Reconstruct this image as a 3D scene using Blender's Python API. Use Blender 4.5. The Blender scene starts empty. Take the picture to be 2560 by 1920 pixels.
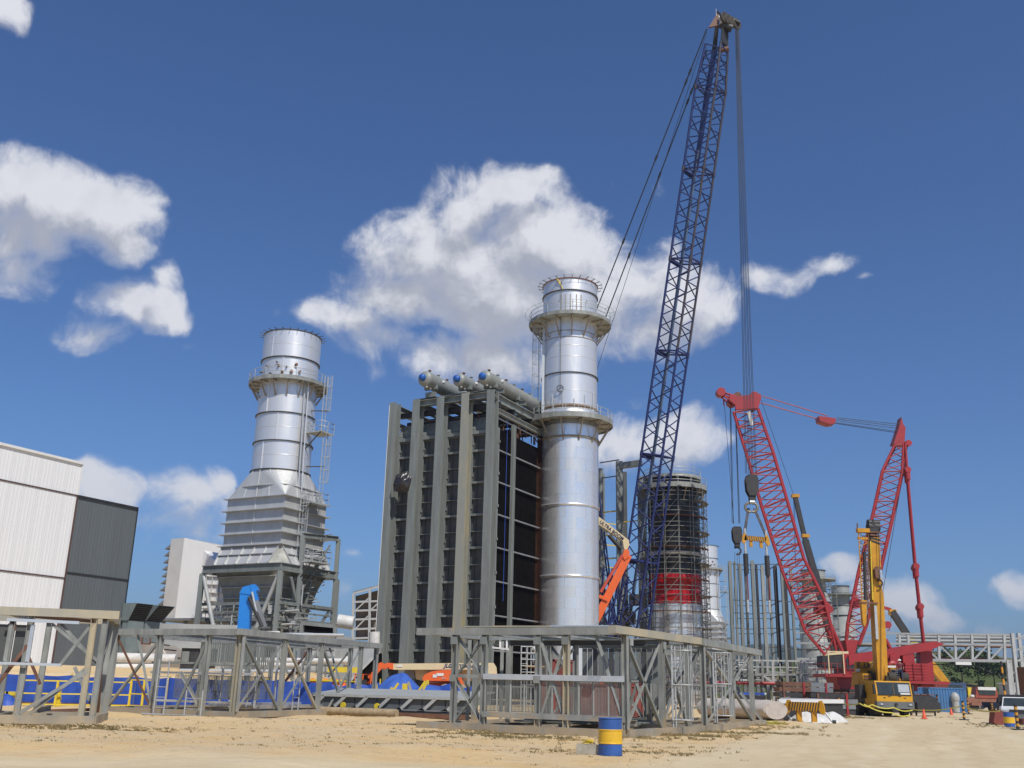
import bpy, bmesh, math, random
from mathutils import Vector as V, Matrix, noise as MN
R=math.radians; PI=math.pi
rnd=random.Random(7)
sc=bpy.context.scene; col=sc.collection
# ---------------------------------------------------------------- camera
FPX=2470.; PITCH=R(17.0); ROLL=R(1.38); EYE=1.65
cd=bpy.data.cameras.new('camera'); cam=bpy.data.objects.new('camera',cd); col.objects.link(cam)
cd.sensor_width=36; cd.lens=FPX/2560*36; cd.clip_end=12000; cd.clip_start=.1
_c,_s=math.cos(ROLL),math.sin(ROLL)
_U0=V((0,-math.sin(PITCH),math.cos(PITCH))); _F0=V((0,math.cos(PITCH),math.sin(PITCH)))
_rt=V((1,0,0))*_c+_U0*_s; _up=V((1,0,0))*-_s+_U0*_c
cam.matrix_world=Matrix(((_rt.x,_up.x,-_F0.x,0),(_rt.y,_up.y,-_F0.y,0),(_rt.z,_up.z,-_F0.z,EYE),(0,0,0,1)))
sc.camera=cam
sc.render.resolution_x=1024; sc.render.resolution_y=768
sc.render.engine='CYCLES'
sc.view_settings.view_transform='Standard'; sc.view_settings.look='None'
sc.view_settings.exposure=0.0; sc.view_settings.gamma=1; sc.view_settings.use_curve_mapping=False
# survey helpers: a bearing read off the photograph (2560x1920) + a distance -> a point of the site
def ray(x,y):
    u=(x-1280)/FPX; v=(960-y)/FPX
    return _F0+_rt*u+_up*v
def at(x,y,Y):
    r=ray(x,y); t=Y/r.y; return V((r.x*t,Y,EYE+r.z*t))
def gr(x,y,z=0.):
    r=ray(x,y); t=(z-EYE)/r.z; return V((r.x*t,r.y*t,z))
# ---------------------------------------------------------------- light
SUN_AZ=R(26); SUN_EL=R(50)           # sun stands behind the camera, to the right
sund=V((math.sin(SUN_AZ)*math.cos(SUN_EL),-math.cos(SUN_AZ)*math.cos(SUN_EL),math.sin(SUN_EL)))
ld=bpy.data.lights.new('sun','SUN'); ld.energy=4.2; ld.angle=R(.53); ld.color=(1,.95,.87)
sun=bpy.data.objects.new('sun',ld); col.objects.link(sun); sun.rotation_euler=sund.to_track_quat('Z','Y').to_euler()
w=bpy.data.worlds.new('World'); sc.world=w; w.use_nodes=True; wt=w.node_tree
for n in list(wt.nodes): wt.nodes.remove(n)
def N(t,typ,**k):
    n=t.nodes.new(typ)
    for a,b in k.items(): setattr(n,a,b)
    return n
def L(t,a,b): t.links.new(a,b)
def math_(t,op,a,b=None,c=None,clamp=False):
    n=N(t,'ShaderNodeMath',operation=op,use_clamp=clamp)
    for i,x in enumerate((a,b,c)):
        if x is None: continue
        if isinstance(x,(int,float)): n.inputs[i].default_value=x
        else: L(t,x,n.inputs[i])
    return n.outputs[0]
def mixc(t,f,a,b,bt='MIX'):
    n=N(t,'ShaderNodeMix',data_type='RGBA',blend_type=bt)
    for s,x in ((n.inputs[0],f),(n.inputs[6],a),(n.inputs[7],b)):
        if isinstance(x,(int,float)): s.default_value=x
        elif isinstance(x,tuple): s.default_value=x if len(x)==4 else (*x,1)
        else: L(t,x,s)
    return n.outputs[2]
def mrange(t,v,a,b,c=0.,d=1.,interp='LINEAR'):
    n=N(t,'ShaderNodeMapRange',interpolation_type=interp)
    L(t,v,n.inputs[0]); 
    for i,x in zip((1,2,3,4),(a,b,c,d)): n.inputs[i].default_value=x
    return n.outputs[0]
# cloud blobs: photo x, y, half width, half height (pixels of 2560) , strength
CL=[(20,470,120,75,1),(120,500,140,85,1.05),(230,520,140,85,1.05),(330,520,95,75,1),(20,600,130,95,1),(120,600,90,90,.8),(290,600,90,60,.85),(60,660,110,62,1.0),
 (395,710,38,50,.95),(330,775,120,60,1.05),(390,770,60,60,.95),(220,820,90,45,.85),(440,800,45,30,.6),(20,30,60,55,.8),
 (1050,560,110,75,1),(1180,520,130,85,1.05),(1290,470,110,55,.85),(1180,450,60,40,.8),(1350,445,60,30,.65),(1130,640,220,110,1.1),(1320,620,190,120,1.1),(1260,740,260,110,1.15),(1030,760,180,75,1.05),
 (880,810,110,50,.95),(960,860,130,50,.8),(1100,900,130,60,.9),(1250,890,180,60,.9),(1420,640,140,90,1),(1490,760,160,110,1.05),(1600,720,110,80,.95),(1640,620,70,35,.55),(1500,560,70,40,.5),
 (1700,760,130,90,1),(1780,760,80,75,.9),(1640,830,100,60,.85),(1620,460,60,35,.45),(1530,455,40,25,.4),
 (930,920,55,30,.4),(1570,1110,120,60,.9),(1700,1100,100,60,.85),(1470,1100,90,50,.8),(1580,1020,80,30,.35),
 (1930,690,70,35,.7),(1990,700,50,35,.65),(2060,670,75,32,.7),(2160,700,35,20,.35),
 (735,540,50,25,.32),(710,790,35,35,.22),(500,870,60,25,.25),(540,1090,45,22,.25),
 (250,1220,90,60,.85),(300,1230,60,60,.75),(470,1240,100,60,.75),(520,1210,50,50,.75),(400,1310,110,60,.7),(520,1300,70,50,.55),(480,1330,60,50,.6),
 (2240,1500,90,60,.95),(2290,1530,70,45,.85),(2120,1440,50,35,.7),(2340,1550,60,35,.5),(2200,1560,120,40,.6),(2540,1470,60,45,.8),(2450,1560,40,25,.7),(2480,1580,50,25,.5),
 (2180,570,80,20,.2),(890,1400,60,30,.3),(860,1480,40,40,.35)]
def azel(x,y):
    d=ray(x,y).normalized(); return math.atan2(d.x,d.y),math.asin(d.z)
grp=bpy.data.node_groups.new('cloud_density','ShaderNodeTree')
grp.interface.new_socket('dir',in_out='INPUT',socket_type='NodeSocketVector')
grp.interface.new_socket('off',in_out='INPUT',socket_type='NodeSocketVector')
grp.interface.new_socket('density',in_out='OUTPUT',socket_type='NodeSocketFloat')
gi=N(grp,'NodeGroupInput'); go=N(grp,'NodeGroupOutput')
sep=N(grp,'ShaderNodeSeparateXYZ'); L(grp,gi.outputs[0],sep.inputs[0])
az=math_(grp,'ARCTAN2',sep.outputs[0],sep.outputs[1]); el=math_(grp,'ARCSINE',sep.outputs[2])
cmb=N(grp,'ShaderNodeCombineXYZ'); L(grp,az,cmb.inputs[0]); L(grp,el,cmb.inputs[1])
ad=N(grp,'ShaderNodeVectorMath',operation='ADD'); L(grp,cmb.outputs[0],ad.inputs[0]); L(grp,gi.outputs[1],ad.inputs[1])
# warp
nw=N(grp,'ShaderNodeTexNoise',noise_dimensions='2D'); nw.inputs['Scale'].default_value=9; nw.inputs['Detail'].default_value=3
L(grp,ad.outputs[0],nw.inputs['Vector'])
ws=N(grp,'ShaderNodeVectorMath',operation='MULTIPLY_ADD'); L(grp,nw.outputs['Color'],ws.inputs[0]); ws.inputs[1].default_value=(.06,.045,0); ws.inputs[2].default_value=(-.03,-.0225,0)
wv=N(grp,'ShaderNodeVectorMath',operation='ADD'); L(grp,ad.outputs[0],wv.inputs[0]); L(grp,ws.outputs[0],wv.inputs[1])
acc=None
for (x,y,rx,ry,s) in CL:
    a,e=azel(x,y); a2,_=azel(x+rx,y); _,e2=azel(x,y-ry)
    ra=abs(a2-a)*1.7; re=abs(e2-e)*1.75
    m=N(grp,'ShaderNodeMapping'); m.inputs['Scale'].default_value=(1/ra,1/re,1); m.inputs['Location'].default_value=(-a/ra,-e/re,0)
    L(grp,wv.outputs[0],m.inputs[0]); g=N(grp,'ShaderNodeTexGradient',gradient_type='SPHERICAL'); L(grp,m.outputs[0],g.inputs[0])
    q=math_(grp,'MULTIPLY',g.outputs['Fac'],float(s))
    acc=q if acc is None else math_(grp,'SMOOTH_MAX',acc,q,.12)
# the same kind of cumulus goes on round the rest of the sky
nb=N(grp,'ShaderNodeTexNoise'); nb.inputs['Scale'].default_value=3.2; nb.inputs['Detail'].default_value=3; L(grp,gi.outputs[0],nb.inputs['Vector'])
far=mrange(grp,nb.outputs['Fac'],.56,.80,0,1.0)
outm=math_(grp,'MAXIMUM',mrange(grp,math_(grp,'ABSOLUTE',az),.52,.62),mrange(grp,el,.72,.85))
acc=math_(grp,'MAXIMUM',acc,math_(grp,'MULTIPLY',far,outm))
nd=N(grp,'ShaderNodeTexNoise',noise_dimensions='2D'); nd.inputs['Scale'].default_value=13; nd.inputs['Detail'].default_value=7; nd.inputs['Roughness'].default_value=.62
L(grp,wv.outputs[0],nd.inputs['Vector'])
dd=math_(grp,'ADD',acc,math_(grp,'MULTIPLY',math_(grp,'SUBTRACT',nd.outputs['Fac'],.5),1.55))
L(grp,math_(grp,'MULTIPLY',dd,mrange(grp,acc,0.02,.30)),go.inputs[0])
geo=N(wt,'ShaderNodeTexCoord')
def dens(off):
    g=N(wt,'ShaderNodeGroup'); g.node_tree=grp; L(wt,geo.outputs['Generated'],g.inputs[0]); g.inputs[1].default_value=off; return g.outputs[0]
d0=dens((0,0,0)); d1=dens((.012,.034,0))
sky=N(wt,'ShaderNodeTexSky',sky_type='NISHITA'); sky.sun_disc=False; sky.sun_elevation=SUN_EL; sky.sun_rotation=PI-SUN_AZ
sky.altitude=0; sky.air_density=1.0; sky.dust_density=.35; sky.ozone_density=3.0
SKYK=.085
hs=N(wt,'ShaderNodeHueSaturation'); hs.inputs['Saturation'].default_value=1.0; L(wt,mixc(wt,1.0,sky.outputs[0],(.60,.84,1.19),'MULTIPLY'),hs.inputs['Color'])
sh=mrange(wt,math_(wt,'SUBTRACT',math_(wt,'MULTIPLY',d1,1.25),d0),-.50,.42,0,1,'SMOOTHSTEP')
fn=N(wt,'ShaderNodeTexNoise'); fn.inputs['Scale'].default_value=24; fn.inputs['Detail'].default_value=6; fn.inputs['Roughness'].default_value=.62; L(wt,geo.outputs['Generated'],fn.inputs['Vector'])
sh=math_(wt,'ADD',sh,math_(wt,'MULTIPLY',math_(wt,'SUBTRACT',fn.outputs['Fac'],.5),.9),clamp=True)
a1=mrange(wt,d0,.14,.72,0,.97,'SMOOTHSTEP'); a2=mrange(wt,d0,.12,.98,0,.96,'SMOOTHSTEP')
alpha=math_(wt,'ADD',math_(wt,'MULTIPLY',a1,math_(wt,'SUBTRACT',1.,sh)),math_(wt,'MULTIPLY',a2,sh))
sh2=math_(wt,'MULTIPLY',sh,mrange(wt,d0,.3,.8,.35,1.))
ck=1/SKYK
cc=mixc(wt,sh2,(.80*ck,.81*ck,.86*ck),(.44*ck,.46*ck,.53*ck))
skc=mixc(wt,alpha,hs.outputs[0],cc)
bg=N(wt,'ShaderNodeBackground'); bg.inputs['Strength'].default_value=SKYK; L(wt,skc,bg.inputs['Color'])
wo=N(wt,'ShaderNodeOutputWorld'); L(wt,bg.outputs[0],wo.inputs[0])
w.cycles.sampling_method='MANUAL'; w.cycles.sample_map_resolution=256

# ---------------------------------------------------------------- materials
_mats={}
def mat(name,c,rough=.6,metal=0.,var=.12,c2=None,sc_=(1,1,1),nscale=1.5,amt=.5,bump=0.,bscale=8.,rust=0.,rustc=(.22,.12,.06),lo=.35,hi=.7,spec=.5,detail=5,dust=0.):
    if name in _mats: return _mats[name]
    m=bpy.data.materials.new(name); m.use_nodes=True; t=m.node_tree; b=t.nodes['Principled BSDF']
    b.inputs['Roughness'].default_value=rough; b.inputs['Metallic'].default_value=metal; b.inputs['Specular IOR Level'].default_value=spec
    g=N(t,'ShaderNodeNewGeometry'); mp=N(t,'ShaderNodeMapping'); mp.inputs['Scale'].default_value=sc_; L(t,g.outputs['Position'],mp.inputs[0])
    n=N(t,'ShaderNodeTexNoise'); n.inputs['Scale'].default_value=nscale; n.inputs['Detail'].default_value=detail; n.inputs['Roughness'].default_value=.6; L(t,mp.outputs[0],n.inputs['Vector'])
    c2=c2 or tuple(x*(1-var*2) for x in c)
    f=mrange(t,n.outputs['Fac'],lo,hi,0,1)
    cc=mixc(t,f,c,c2)
    if rust>0:
        n2=N(t,'ShaderNodeTexNoise'); n2.inputs['Scale'].default_value=nscale*2.3; n2.inputs['Detail'].default_value=7; n2.inputs['Roughness'].default_value=.65; L(t,mp.outputs[0],n2.inputs['Vector'])
        f2=mrange(t,n2.outputs['Fac'],.72-rust*.3,.80-rust*.2,0,.85); cc=mixc(t,f2,cc,rustc)
    if dust>0:
        sz=N(t,'ShaderNodeSeparateXYZ'); L(t,g.outputs['Position'],sz.inputs[0]); n4=N(t,'ShaderNodeTexNoise'); n4.inputs['Scale'].default_value=1.7; n4.inputs['Detail'].default_value=6; L(t,g.outputs['Position'],n4.inputs['Vector'])
        hgt=math_(t,'ADD',mrange(t,sz.outputs[2],0,1.1,.30,-.12),n4.outputs['Fac']); cc=mixc(t,mrange(t,hgt,.52,.72,0,dust),cc,(.42,.32,.19))
        n5=N(t,'ShaderNodeTexNoise'); n5.inputs['Scale'].default_value=.55; n5.inputs['Detail'].default_value=2; L(t,g.outputs['Position'],n5.inputs['Vector']); cc=mixc(t,mrange(t,n5.outputs['Fac'],.42,.60,0,.45),cc,(.17,.18,.165))
    L(t,cc,b.inputs['Base Color'])
    rr=mrange(t,n.outputs['Fac'],.3,.7,max(0,rough-.08),min(1,rough+.1)); L(t,rr,b.inputs['Roughness'])
    if bump>0:
        n3=N(t,'ShaderNodeTexNoise'); n3.inputs['Scale'].default_value=bscale; n3.inputs['Detail'].default_value=4; L(t,g.outputs['Position'],n3.inputs['Vector'])
        bp=N(t,'ShaderNodeBump'); bp.inputs['Strength'].default_value=bump; bp.inputs['Distance'].default_value=.05; L(t,n3.outputs['Fac'],bp.inputs['Height']); L(t,bp.outputs[0],b.inputs['Normal'])
    _mats[name]=m; return m
# ---------------------------------------------------------------- mesh builder
class MB:
    def __init__(s,M=None): s.v=[]; s.f=[]; s.sm=[]; s.M=M or Matrix.Identity(4); s.mi=[]; s.cur=0
    def add(s,vs,fs,smooth=False):
        o=len(s.v); s.v+= [s.M@V(p) for p in vs]; s.f+=[[i+o for i in f] for f in fs]; s.sm+=[smooth]*len(fs); s.mi+=[s.cur]*len(fs); return s
    def box(s,c,d,rot=None):
        x,y,z=d[0]/2,d[1]/2,d[2]/2
        vs=[V((a*x,b*y,e*z)) for e in(-1,1) for b in(-1,1) for a in(-1,1)]
        if rot is not None: vs=[rot@p for p in vs]
        c=V(c)
        return s.add([p+c for p in vs],[(0,2,3,1),(4,5,7,6),(0,1,5,4),(2,6,7,3),(0,4,6,2),(1,3,7,5)])
    def frame(s,p0,p1,up=None):
        p0,p1=V(p0),V(p1); d=(p1-p0); Ln=d.length; d=d/Ln if Ln>1e-9 else V((0,0,1))
        up=V(up) if up is not None else (V((0,0,1)) if abs(d.z)<.9 else V((0,1,0)))
        x=up.cross(d); 
        if x.length<1e-6: x=V((1,0,0)).cross(d)
        x.normalize(); y=d.cross(x); return p0,p1,d,x,y
    def beam(s,p0,p1,w,h,up=None):
        p0,p1,d,x,y=s.frame(p0,p1,up); x=x*w/2; y=y*h/2
        vs=[p0-x-y,p0+x-y,p0+x+y,p0-x+y,p1-x-y,p1+x-y,p1+x+y,p1-x+y]
        return s.add(vs,[(0,3,2,1),(4,5,6,7),(0,1,5,4),(1,2,6,5),(2,3,7,6),(3,0,4,7)])
    def prof(s,p0,p1,pts,up=None,smooth=False):
        p0,p1,d,x,y=s.frame(p0,p1,up); n=len(pts)
        vs=[p0+x*a+y*b for a,b in pts]+[p1+x*a+y*b for a,b in pts]
        fs=[(i,(i+1)%n,n+(i+1)%n,n+i) for i in range(n)]
        s.add(vs,fs,smooth); s.add(vs,[tuple(range(n))[::-1],tuple(range(n,2*n))]); return s
    def ibeam(s,p0,p1,w,h,tf=.03,tw=.02,up=None):
        a=w/2;b=h/2;t=tw/2;c=b-tf
        return s.prof(p0,p1,[(-a,-b),(a,-b),(a,-c),(t,-c),(t,c),(a,c),(a,b),(-a,b),(-a,c),(-t,c),(-t,-c),(-a,-c)],up)
    def tube(s,p0,p1,r,n=8,r2=None,cap=True):
        p0,p1,d,x,y=s.frame(p0,p1); r2=r if r2 is None else r2
        cs=[(math.cos(2*PI*i/n),math.sin(2*PI*i/n)) for i in range(n)]
        vs=[p0+x*a*r+y*b*r for a,b in cs]+[p1+x*a*r2+y*b*r2 for a,b in cs]
        s.add(vs,[(i,(i+1)%n,n+(i+1)%n,n+i) for i in range(n)],True)
        if cap: s.add(vs,[tuple(range(n))[::-1],tuple(range(n,2*n))])
        return s
    def path(s,pts,r,n=6,closed=False):
        pts=[V(p) for p in pts]; m=len(pts); vs=[]; px_=None
        for i,p in enumerate(pts):
            a=pts[i-1] if (i>0 or closed) else p; b=pts[(i+1)%m] if (i<m-1 or closed) else p
            d=(b-a).normalized()
            if px_ is None: up=V((0,0,1)) if abs(d.z)<.9 else V((0,1,0)); x=up.cross(d).normalized()
            else: x=(px_-d*px_.dot(d)).normalized()
            px_=x; y=d.cross(x)
            vs+=[p+x*math.cos(2*PI*k/n)*r+y*math.sin(2*PI*k/n)*r for k in range(n)]
        fs=[]
        for i in range(m if closed else m-1):
            j=(i+1)%m
            fs+=[(i*n+k,i*n+(k+1)%n,j*n+(k+1)%n,j*n+k) for k in range(n)]
        s.add(vs,fs,True)
        if not closed: s.add(vs,[tuple(range(n))[::-1],tuple(range((m-1)*n,m*n))])
        return s
    def lathe(s,c,pr,n=48,a0=0.,a1=2*PI,smooth=True,closed=False):
        c=V(c); full=abs(a1-a0-2*PI)<1e-6; k=n if full else n+1
        vs=[c+V((math.cos(a0+(a1-a0)*i/n)*r,math.sin(a0+(a1-a0)*i/n)*r,z)) for (r,z) in pr for i in range(k)]
        fs=[]
        m=len(pr)
        for j in range(m if closed else m-1):
            j2=(j+1)%m
            for i in range(n):
                i2=(i+1)%k; fs.append((j*k+i,j*k+i2,j2*k+i2,j2*k+i))
        return s.add(vs,fs,smooth)
    def quad(s,*p): return s.add(p,[tuple(range(len(p)))])
    def prism(s,pts,ext,):
        ext=V(ext); n=len(pts); pts=[V(p) for p in pts]
        return s.add(pts+[p+ext for p in pts],[tuple(range(n))[::-1],tuple(range(n,2*n))]+[(i,(i+1)%n,n+(i+1)%n,n+i) for i in range(n)])
    def sphere(s,c,r,n=12,m=8,sx=1,sy=1,sz=1):
        c=V(c); vs=[];fs=[]
        for j in range(m+1):
            t=PI*j/m
            for i in range(n): vs.append(c+V((math.sin(t)*math.cos(2*PI*i/n)*r*sx,math.sin(t)*math.sin(2*PI*i/n)*r*sy,math.cos(t)*r*sz)))
        for j in range(m):
            for i in range(n): fs.append((j*n+i,(j+1)*n+i,(j+1)*n+(i+1)%n,j*n+(i+1)%n))
        return s.add(vs,fs,True)
    def build(s,name,m,parent=None,label=None):
        me=bpy.data.meshes.new(name)
        inv=parent.matrix_basis.inverted() if (parent is not None and parent.get('_w')) else None
        if parent is not None and not parent.get('_w'):   # parent is a part: share its root's frame
            inv=parent.parent.matrix_basis.inverted() if parent.parent is not None else parent.matrix_basis.inverted()
        vs=[inv@p for p in s.v] if inv is not None else s.v
        me.from_pydata([tuple(p) for p in vs],[],s.f)
        for i,p in enumerate(me.polygons): p.use_smooth=s.sm[i]; p.material_index=s.mi[i]
        for q in (m if isinstance(m,(list,tuple)) else [m]): me.materials.append(q)
        bm=bmesh.new(); bm.from_mesh(me); bmesh.ops.recalc_face_normals(bm,faces=bm.faces); bm.to_mesh(me); bm.free()
        o=bpy.data.objects.new(name,me); col.objects.link(o)
        if parent is not None: o.parent=parent
        if label: o['label']=label
        return o
def thing(name,label,cat,loc=(0,0,0),rz=0.,group=None):
    o=bpy.data.objects.new(name,None); col.objects.link(o); o.empty_display_size=.1
    o.matrix_basis=Matrix.Translation(V(loc))@Matrix.Rotation(rz,4,'Z'); o['_w']=1
    o['label']=label; o['category']=cat
    if group: o['group']=group
    return o
def solo(o,label,cat,group=None):
    o['label']=label; o['category']=cat
    if group: o['group']=group
    return o
def struct(o): o['kind']='structure'; return o
def stuff(o): o['kind']='stuff'; return o
_unit={}
def unit(kind,m):
    k=(kind,m.name)
    if k in _unit: return _unit[k]
    b=MB()
    if kind=='tube': b.tube((0,0,0),(0,0,1),1,8)
    elif kind=='rod': b.tube((0,0,0),(0,0,1),1,5)
    elif kind=='box': b.beam((0,0,0),(0,0,1),1,1)
    elif kind=='ib': b.ibeam((0,0,0),(0,0,1),1,1,.09,.07)
    elif kind=='ch': b.prof((0,0,0),(0,0,1),[(-.5,-.5),(.5,-.5),(.5,-.4),(-.38,-.4),(-.38,.4),(.5,.4),(.5,.5),(-.5,.5)])
    elif kind=='ang': b.prof((0,0,0),(0,0,1),[(-.5,-.5),(.5,-.5),(.5,-.38),(-.38,-.38),(-.38,.5),(-.5,.5)])
    me=bpy.data.meshes.new(kind); me.from_pydata([tuple(p) for p in b.v],[],b.f)
    for i,p in enumerate(me.polygons): p.use_smooth=b.sm[i]
    bm=bmesh.new(); bm.from_mesh(me); bmesh.ops.recalc_face_normals(bm,faces=bm.faces); bm.to_mesh(me); bm.free()
    me.materials.append(m); _unit[k]=me; return me
def bar(parent,name,p0,p1,w,h,m,kind='box',up=None):
    """one straight member from p0 to p1 as an object of its own, sharing its mesh with alike members"""
    p0,p1,d,x,y=MB().frame(p0,p1,up); Ln=(p1-p0).length
    o=bpy.data.objects.new(name,unit(kind,m)); col.objects.link(o)
    M=Matrix(((x.x*w,y.x*h,d.x*Ln,p0.x),(x.y*w,y.y*h,d.y*Ln,p0.y),(x.z*w,y.z*h,d.z*Ln,p0.z),(0,0,0,1)))
    if parent is not None:
        root=parent if parent.get('_w') else parent.parent
        o.parent=parent
        M=(root.matrix_basis.inverted() if root is not None else Matrix.Identity(4))@M
    o.matrix_basis=M
    return o
def dup(root,loc,rz=None,label=None,group=None):
    def cp(o,par):
        c=o.copy(); col.objects.link(c)
        if par is not None: c.parent=par
        for ch in kids.get(o.name,[]): cp(ch,c)
        return c
    kids={}
    for o in list(col.objects):
        if o.parent is not None: kids.setdefault(o.parent.name,[]).append(o)
    r=cp(root,None)
    ml,q,_=root.matrix_basis.decompose()
    r.matrix_basis=Matrix.Translation(V(loc))@(Matrix.Rotation(rz,4,'Z') if rz is not None else q.to_matrix().to_4x4())
    if label: r['label']=label
    if group: r['group']=group
    return r
def text(parent,name,s,size,M,m,ext=.004,bold=0.,shear=0.):
    cu=bpy.data.curves.new(name,'FONT'); cu.body=s; cu.size=size; cu.extrude=ext; cu.offset=bold; cu.shear=shear; cu.align_x='LEFT'; cu.resolution_u=3
    t=bpy.data.objects.new('tmp',cu); me=bpy.data.meshes.new_from_object(t); bpy.data.objects.remove(t)
    me.materials.clear(); me.materials.append(m)
    o=bpy.data.objects.new(name,me); col.objects.link(o)
    if parent is not None:
        root=parent if parent.get('_w') else parent.parent
        o.parent=parent; M=(root.matrix_basis.inverted() if root is not None else Matrix.Identity(4))@M
    o.matrix_basis=M; return o
def textM(p,right,upv):
    r=V(right).normalized(); n=r.cross(V(upv)).normalized(); u=n.cross(r)
    return Matrix(((r.x,u.x,n.x,p[0]),(r.y,u.y,n.y,p[1]),(r.z,u.z,n.z,p[2]),(0,0,0,1)))
def lerp(a,b,t): return V(a)*(1-t)+V(b)*t
GA=V((.473,.881,0)).normalized(); GB=V((.881,-.473,0)).normalized(); UP=V((0,0,1))

M_steel=mat('grey_green_steel',(.215,.237,.225),.55,.0,c2=(.155,.165,.155),sc_=(1,1,.12),nscale=2.2,rust=.15,rustc=(.42,.36,.22),bump=.1)
M_steelstain=mat('stained_steel',(.27,.275,.24),.6,0,c2=(.40,.34,.20),sc_=(1,1,.25),nscale=.5,rust=.15,lo=.45,hi=.6,rustc=(.40,.30,.15))
M_casing=mat('casing_steel',(.085,.09,.088),.6,.0,c2=(.06,.064,.064),nscale=1.2,bump=.15)  # panels share the columns' grey paint; their shadow is put into this darker colour
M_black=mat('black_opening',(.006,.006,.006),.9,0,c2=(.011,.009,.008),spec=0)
M_rustdark=mat('dark_rust',(.045,.018,.009),.8,0,c2=(.02,.01,.006),nscale=2,spec=.1)
M_galv=mat('galvanised_steel',(.35,.362,.34),.55,.1,c2=(.21,.22,.205),sc_=(1,1,.35),nscale=2.6,rust=.22,rustc=(.34,.25,.14),bump=.12,bscale=5,dust=.75)
M_galvtan=mat('stained_galvanised_steel',(.34,.325,.26),.6,.1,c2=(.46,.39,.26),sc_=(1,1,.4),nscale=.9,lo=.42,hi=.62,rust=.2,rustc=(.36,.25,.12))
M_shiny=mat('bright_aluminium',(.82,.83,.84),.3,.8,c2=(.7,.71,.72),nscale=3)
M_rail=mat('galvanised_tube',(.55,.57,.57),.45,.4,c2=(.42,.44,.44),nscale=4)
M_white=mat('white_paint',(.72,.72,.70),.5,0,c2=(.64,.64,.62))
M_yel=mat('yellow_paint',(.74,.55,.03),.5,0,c2=(.60,.45,.04),nscale=3)
M_craneyel=mat('crane_yellow',(.60,.29,.012),.45,0,c2=(.42,.20,.012),nscale=1.4,rust=.12,rustc=(.10,.07,.04))
M_red=mat('crane_red',(.36,.03,.032),.45,0,c2=(.27,.022,.028),nscale=1.0)
M_orange=mat('orange_paint',(.80,.14,.025),.45,0,c2=(.68,.12,.03),nscale=2)
M_cream=mat('cream_paint',(.68,.56,.34),.5,0,c2=(.60,.50,.30),nscale=2)
M_navy=mat('navy_paint',(.018,.032,.15),.5,.0,c2=(.012,.02,.09),nscale=1.5)
M_navyrust=mat('weathered_navy_paint',(.07,.055,.055),.6,.0,c2=(.025,.03,.075),nscale=.7)
M_rope=mat('wire_rope',(.06,.065,.08),.5,.4)
M_dark=mat('dark_machine_paint',(.025,.025,.028),.55,0,c2=(.045,.042,.04),nscale=3)
M_rubber=mat('tyre_rubber',(.03,.028,.026),.85,0,c2=(.07,.06,.045),nscale=4)
M_blue=mat('blue_tarp',(.024,.085,.42),.55,0,c2=(.016,.055,.28),nscale=1.6,bump=.6,bscale=3)
M_glass=mat('cab_glass',(.03,.04,.045),.08,0,c2=(.05,.06,.06))
M_brown=mat('brown_paint',(.12,.055,.035),.7,0,c2=(.2,.1,.06),nscale=2)
M_grey=mat('grey_paint',(.22,.23,.24),.55,0,c2=(.16,.165,.17))
M_lgrey=mat('light_grey_paint',(.42,.43,.42),.5,0,c2=(.34,.35,.34))
M_wood=mat('timber',(.40,.29,.16),.8,0,c2=(.28,.19,.10),sc_=(1,1,8),nscale=2)
M_plastwhite=mat('white_sheet',(.66,.65,.62),.5,0,c2=(.5,.48,.44),nscale=2,bump=.5,bscale=5)
M_conc=mat('concrete',(.40,.37,.30),.85,0,c2=(.28,.26,.21),nscale=5,bump=.4,bscale=20)
M_skin=mat('skin',(.30,.16,.10),.6,0)
# ================================================================ ground
def sstep(a,b,x):
    t=max(0,min(1,(x-a)/(b-a))); return t*t*(3-2*t)
def gz(x,y):
    z=0.
    if y<230 and abs(x)<130:
        k=sstep(6,16,y)*(1-sstep(90,200,y))
        road=sstep(-3,3,(x-7.5)-(y-34)*.42+ (24-y)*1.2 )   # the bare track on the right stays smooth
        z+=k*(1-.75*road)*(.13*MN.noise(V((x*.28,y*.28,0)))+.05*MN.noise(V((x*.9,y*.9,3)))+.022*MN.noise(V((x*2.6,y*2.6,7))))
        # low bank along the near track
        yb=24.5+ .18*(x+2)+ .9*math.sin(x*.31)
        z+=(1-road)*.20*sstep(1.5,-3.,x)*math.exp(-((y-yb-2.)/2.2)**2)
    pad=sstep(60.4,62.5,y)*sstep(-12,-17,x)
    z+=pad*(1.75+.65*sstep(62,82,y))
    return z
def grg(x,y):
    p=gr(x,y)
    for _ in range(4): p=gr(x,y,gz(p.x,p.y))
    return p
def axis(a,b,fine,lo,hi,grow=1.16):
    xs=[]; x=a
    while x<b: xs.append(x); x+=fine
    xs.append(b); s=fine; x=b
    while x<hi: s*=grow; x+=s; xs.append(x)
    s=fine; x=a; l=[]
    while x>lo: s*=grow; x-=s; l.append(x)
    return l[::-1]+xs
gx=axis(-34,44,.34,-4500,4500); gy=axis(16,64,.24,-400,5200,1.12)
gv=[(x,y,gz(x,y)) for y in gy for x in gx]; nx=len(gx)
gf=[(j*nx+i,j*nx+i+1,(j+1)*nx+i+1,(j+1)*nx+i) for j in range(len(gy)-1) for i in range(nx-1)]
me=bpy.data.meshes.new('ground'); me.from_pydata(gv,[],gf)
for p in me.polygons: p.use_smooth=True
g_o=bpy.data.objects.new('ground',me); col.objects.link(g_o); struct(g_o); 
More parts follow.
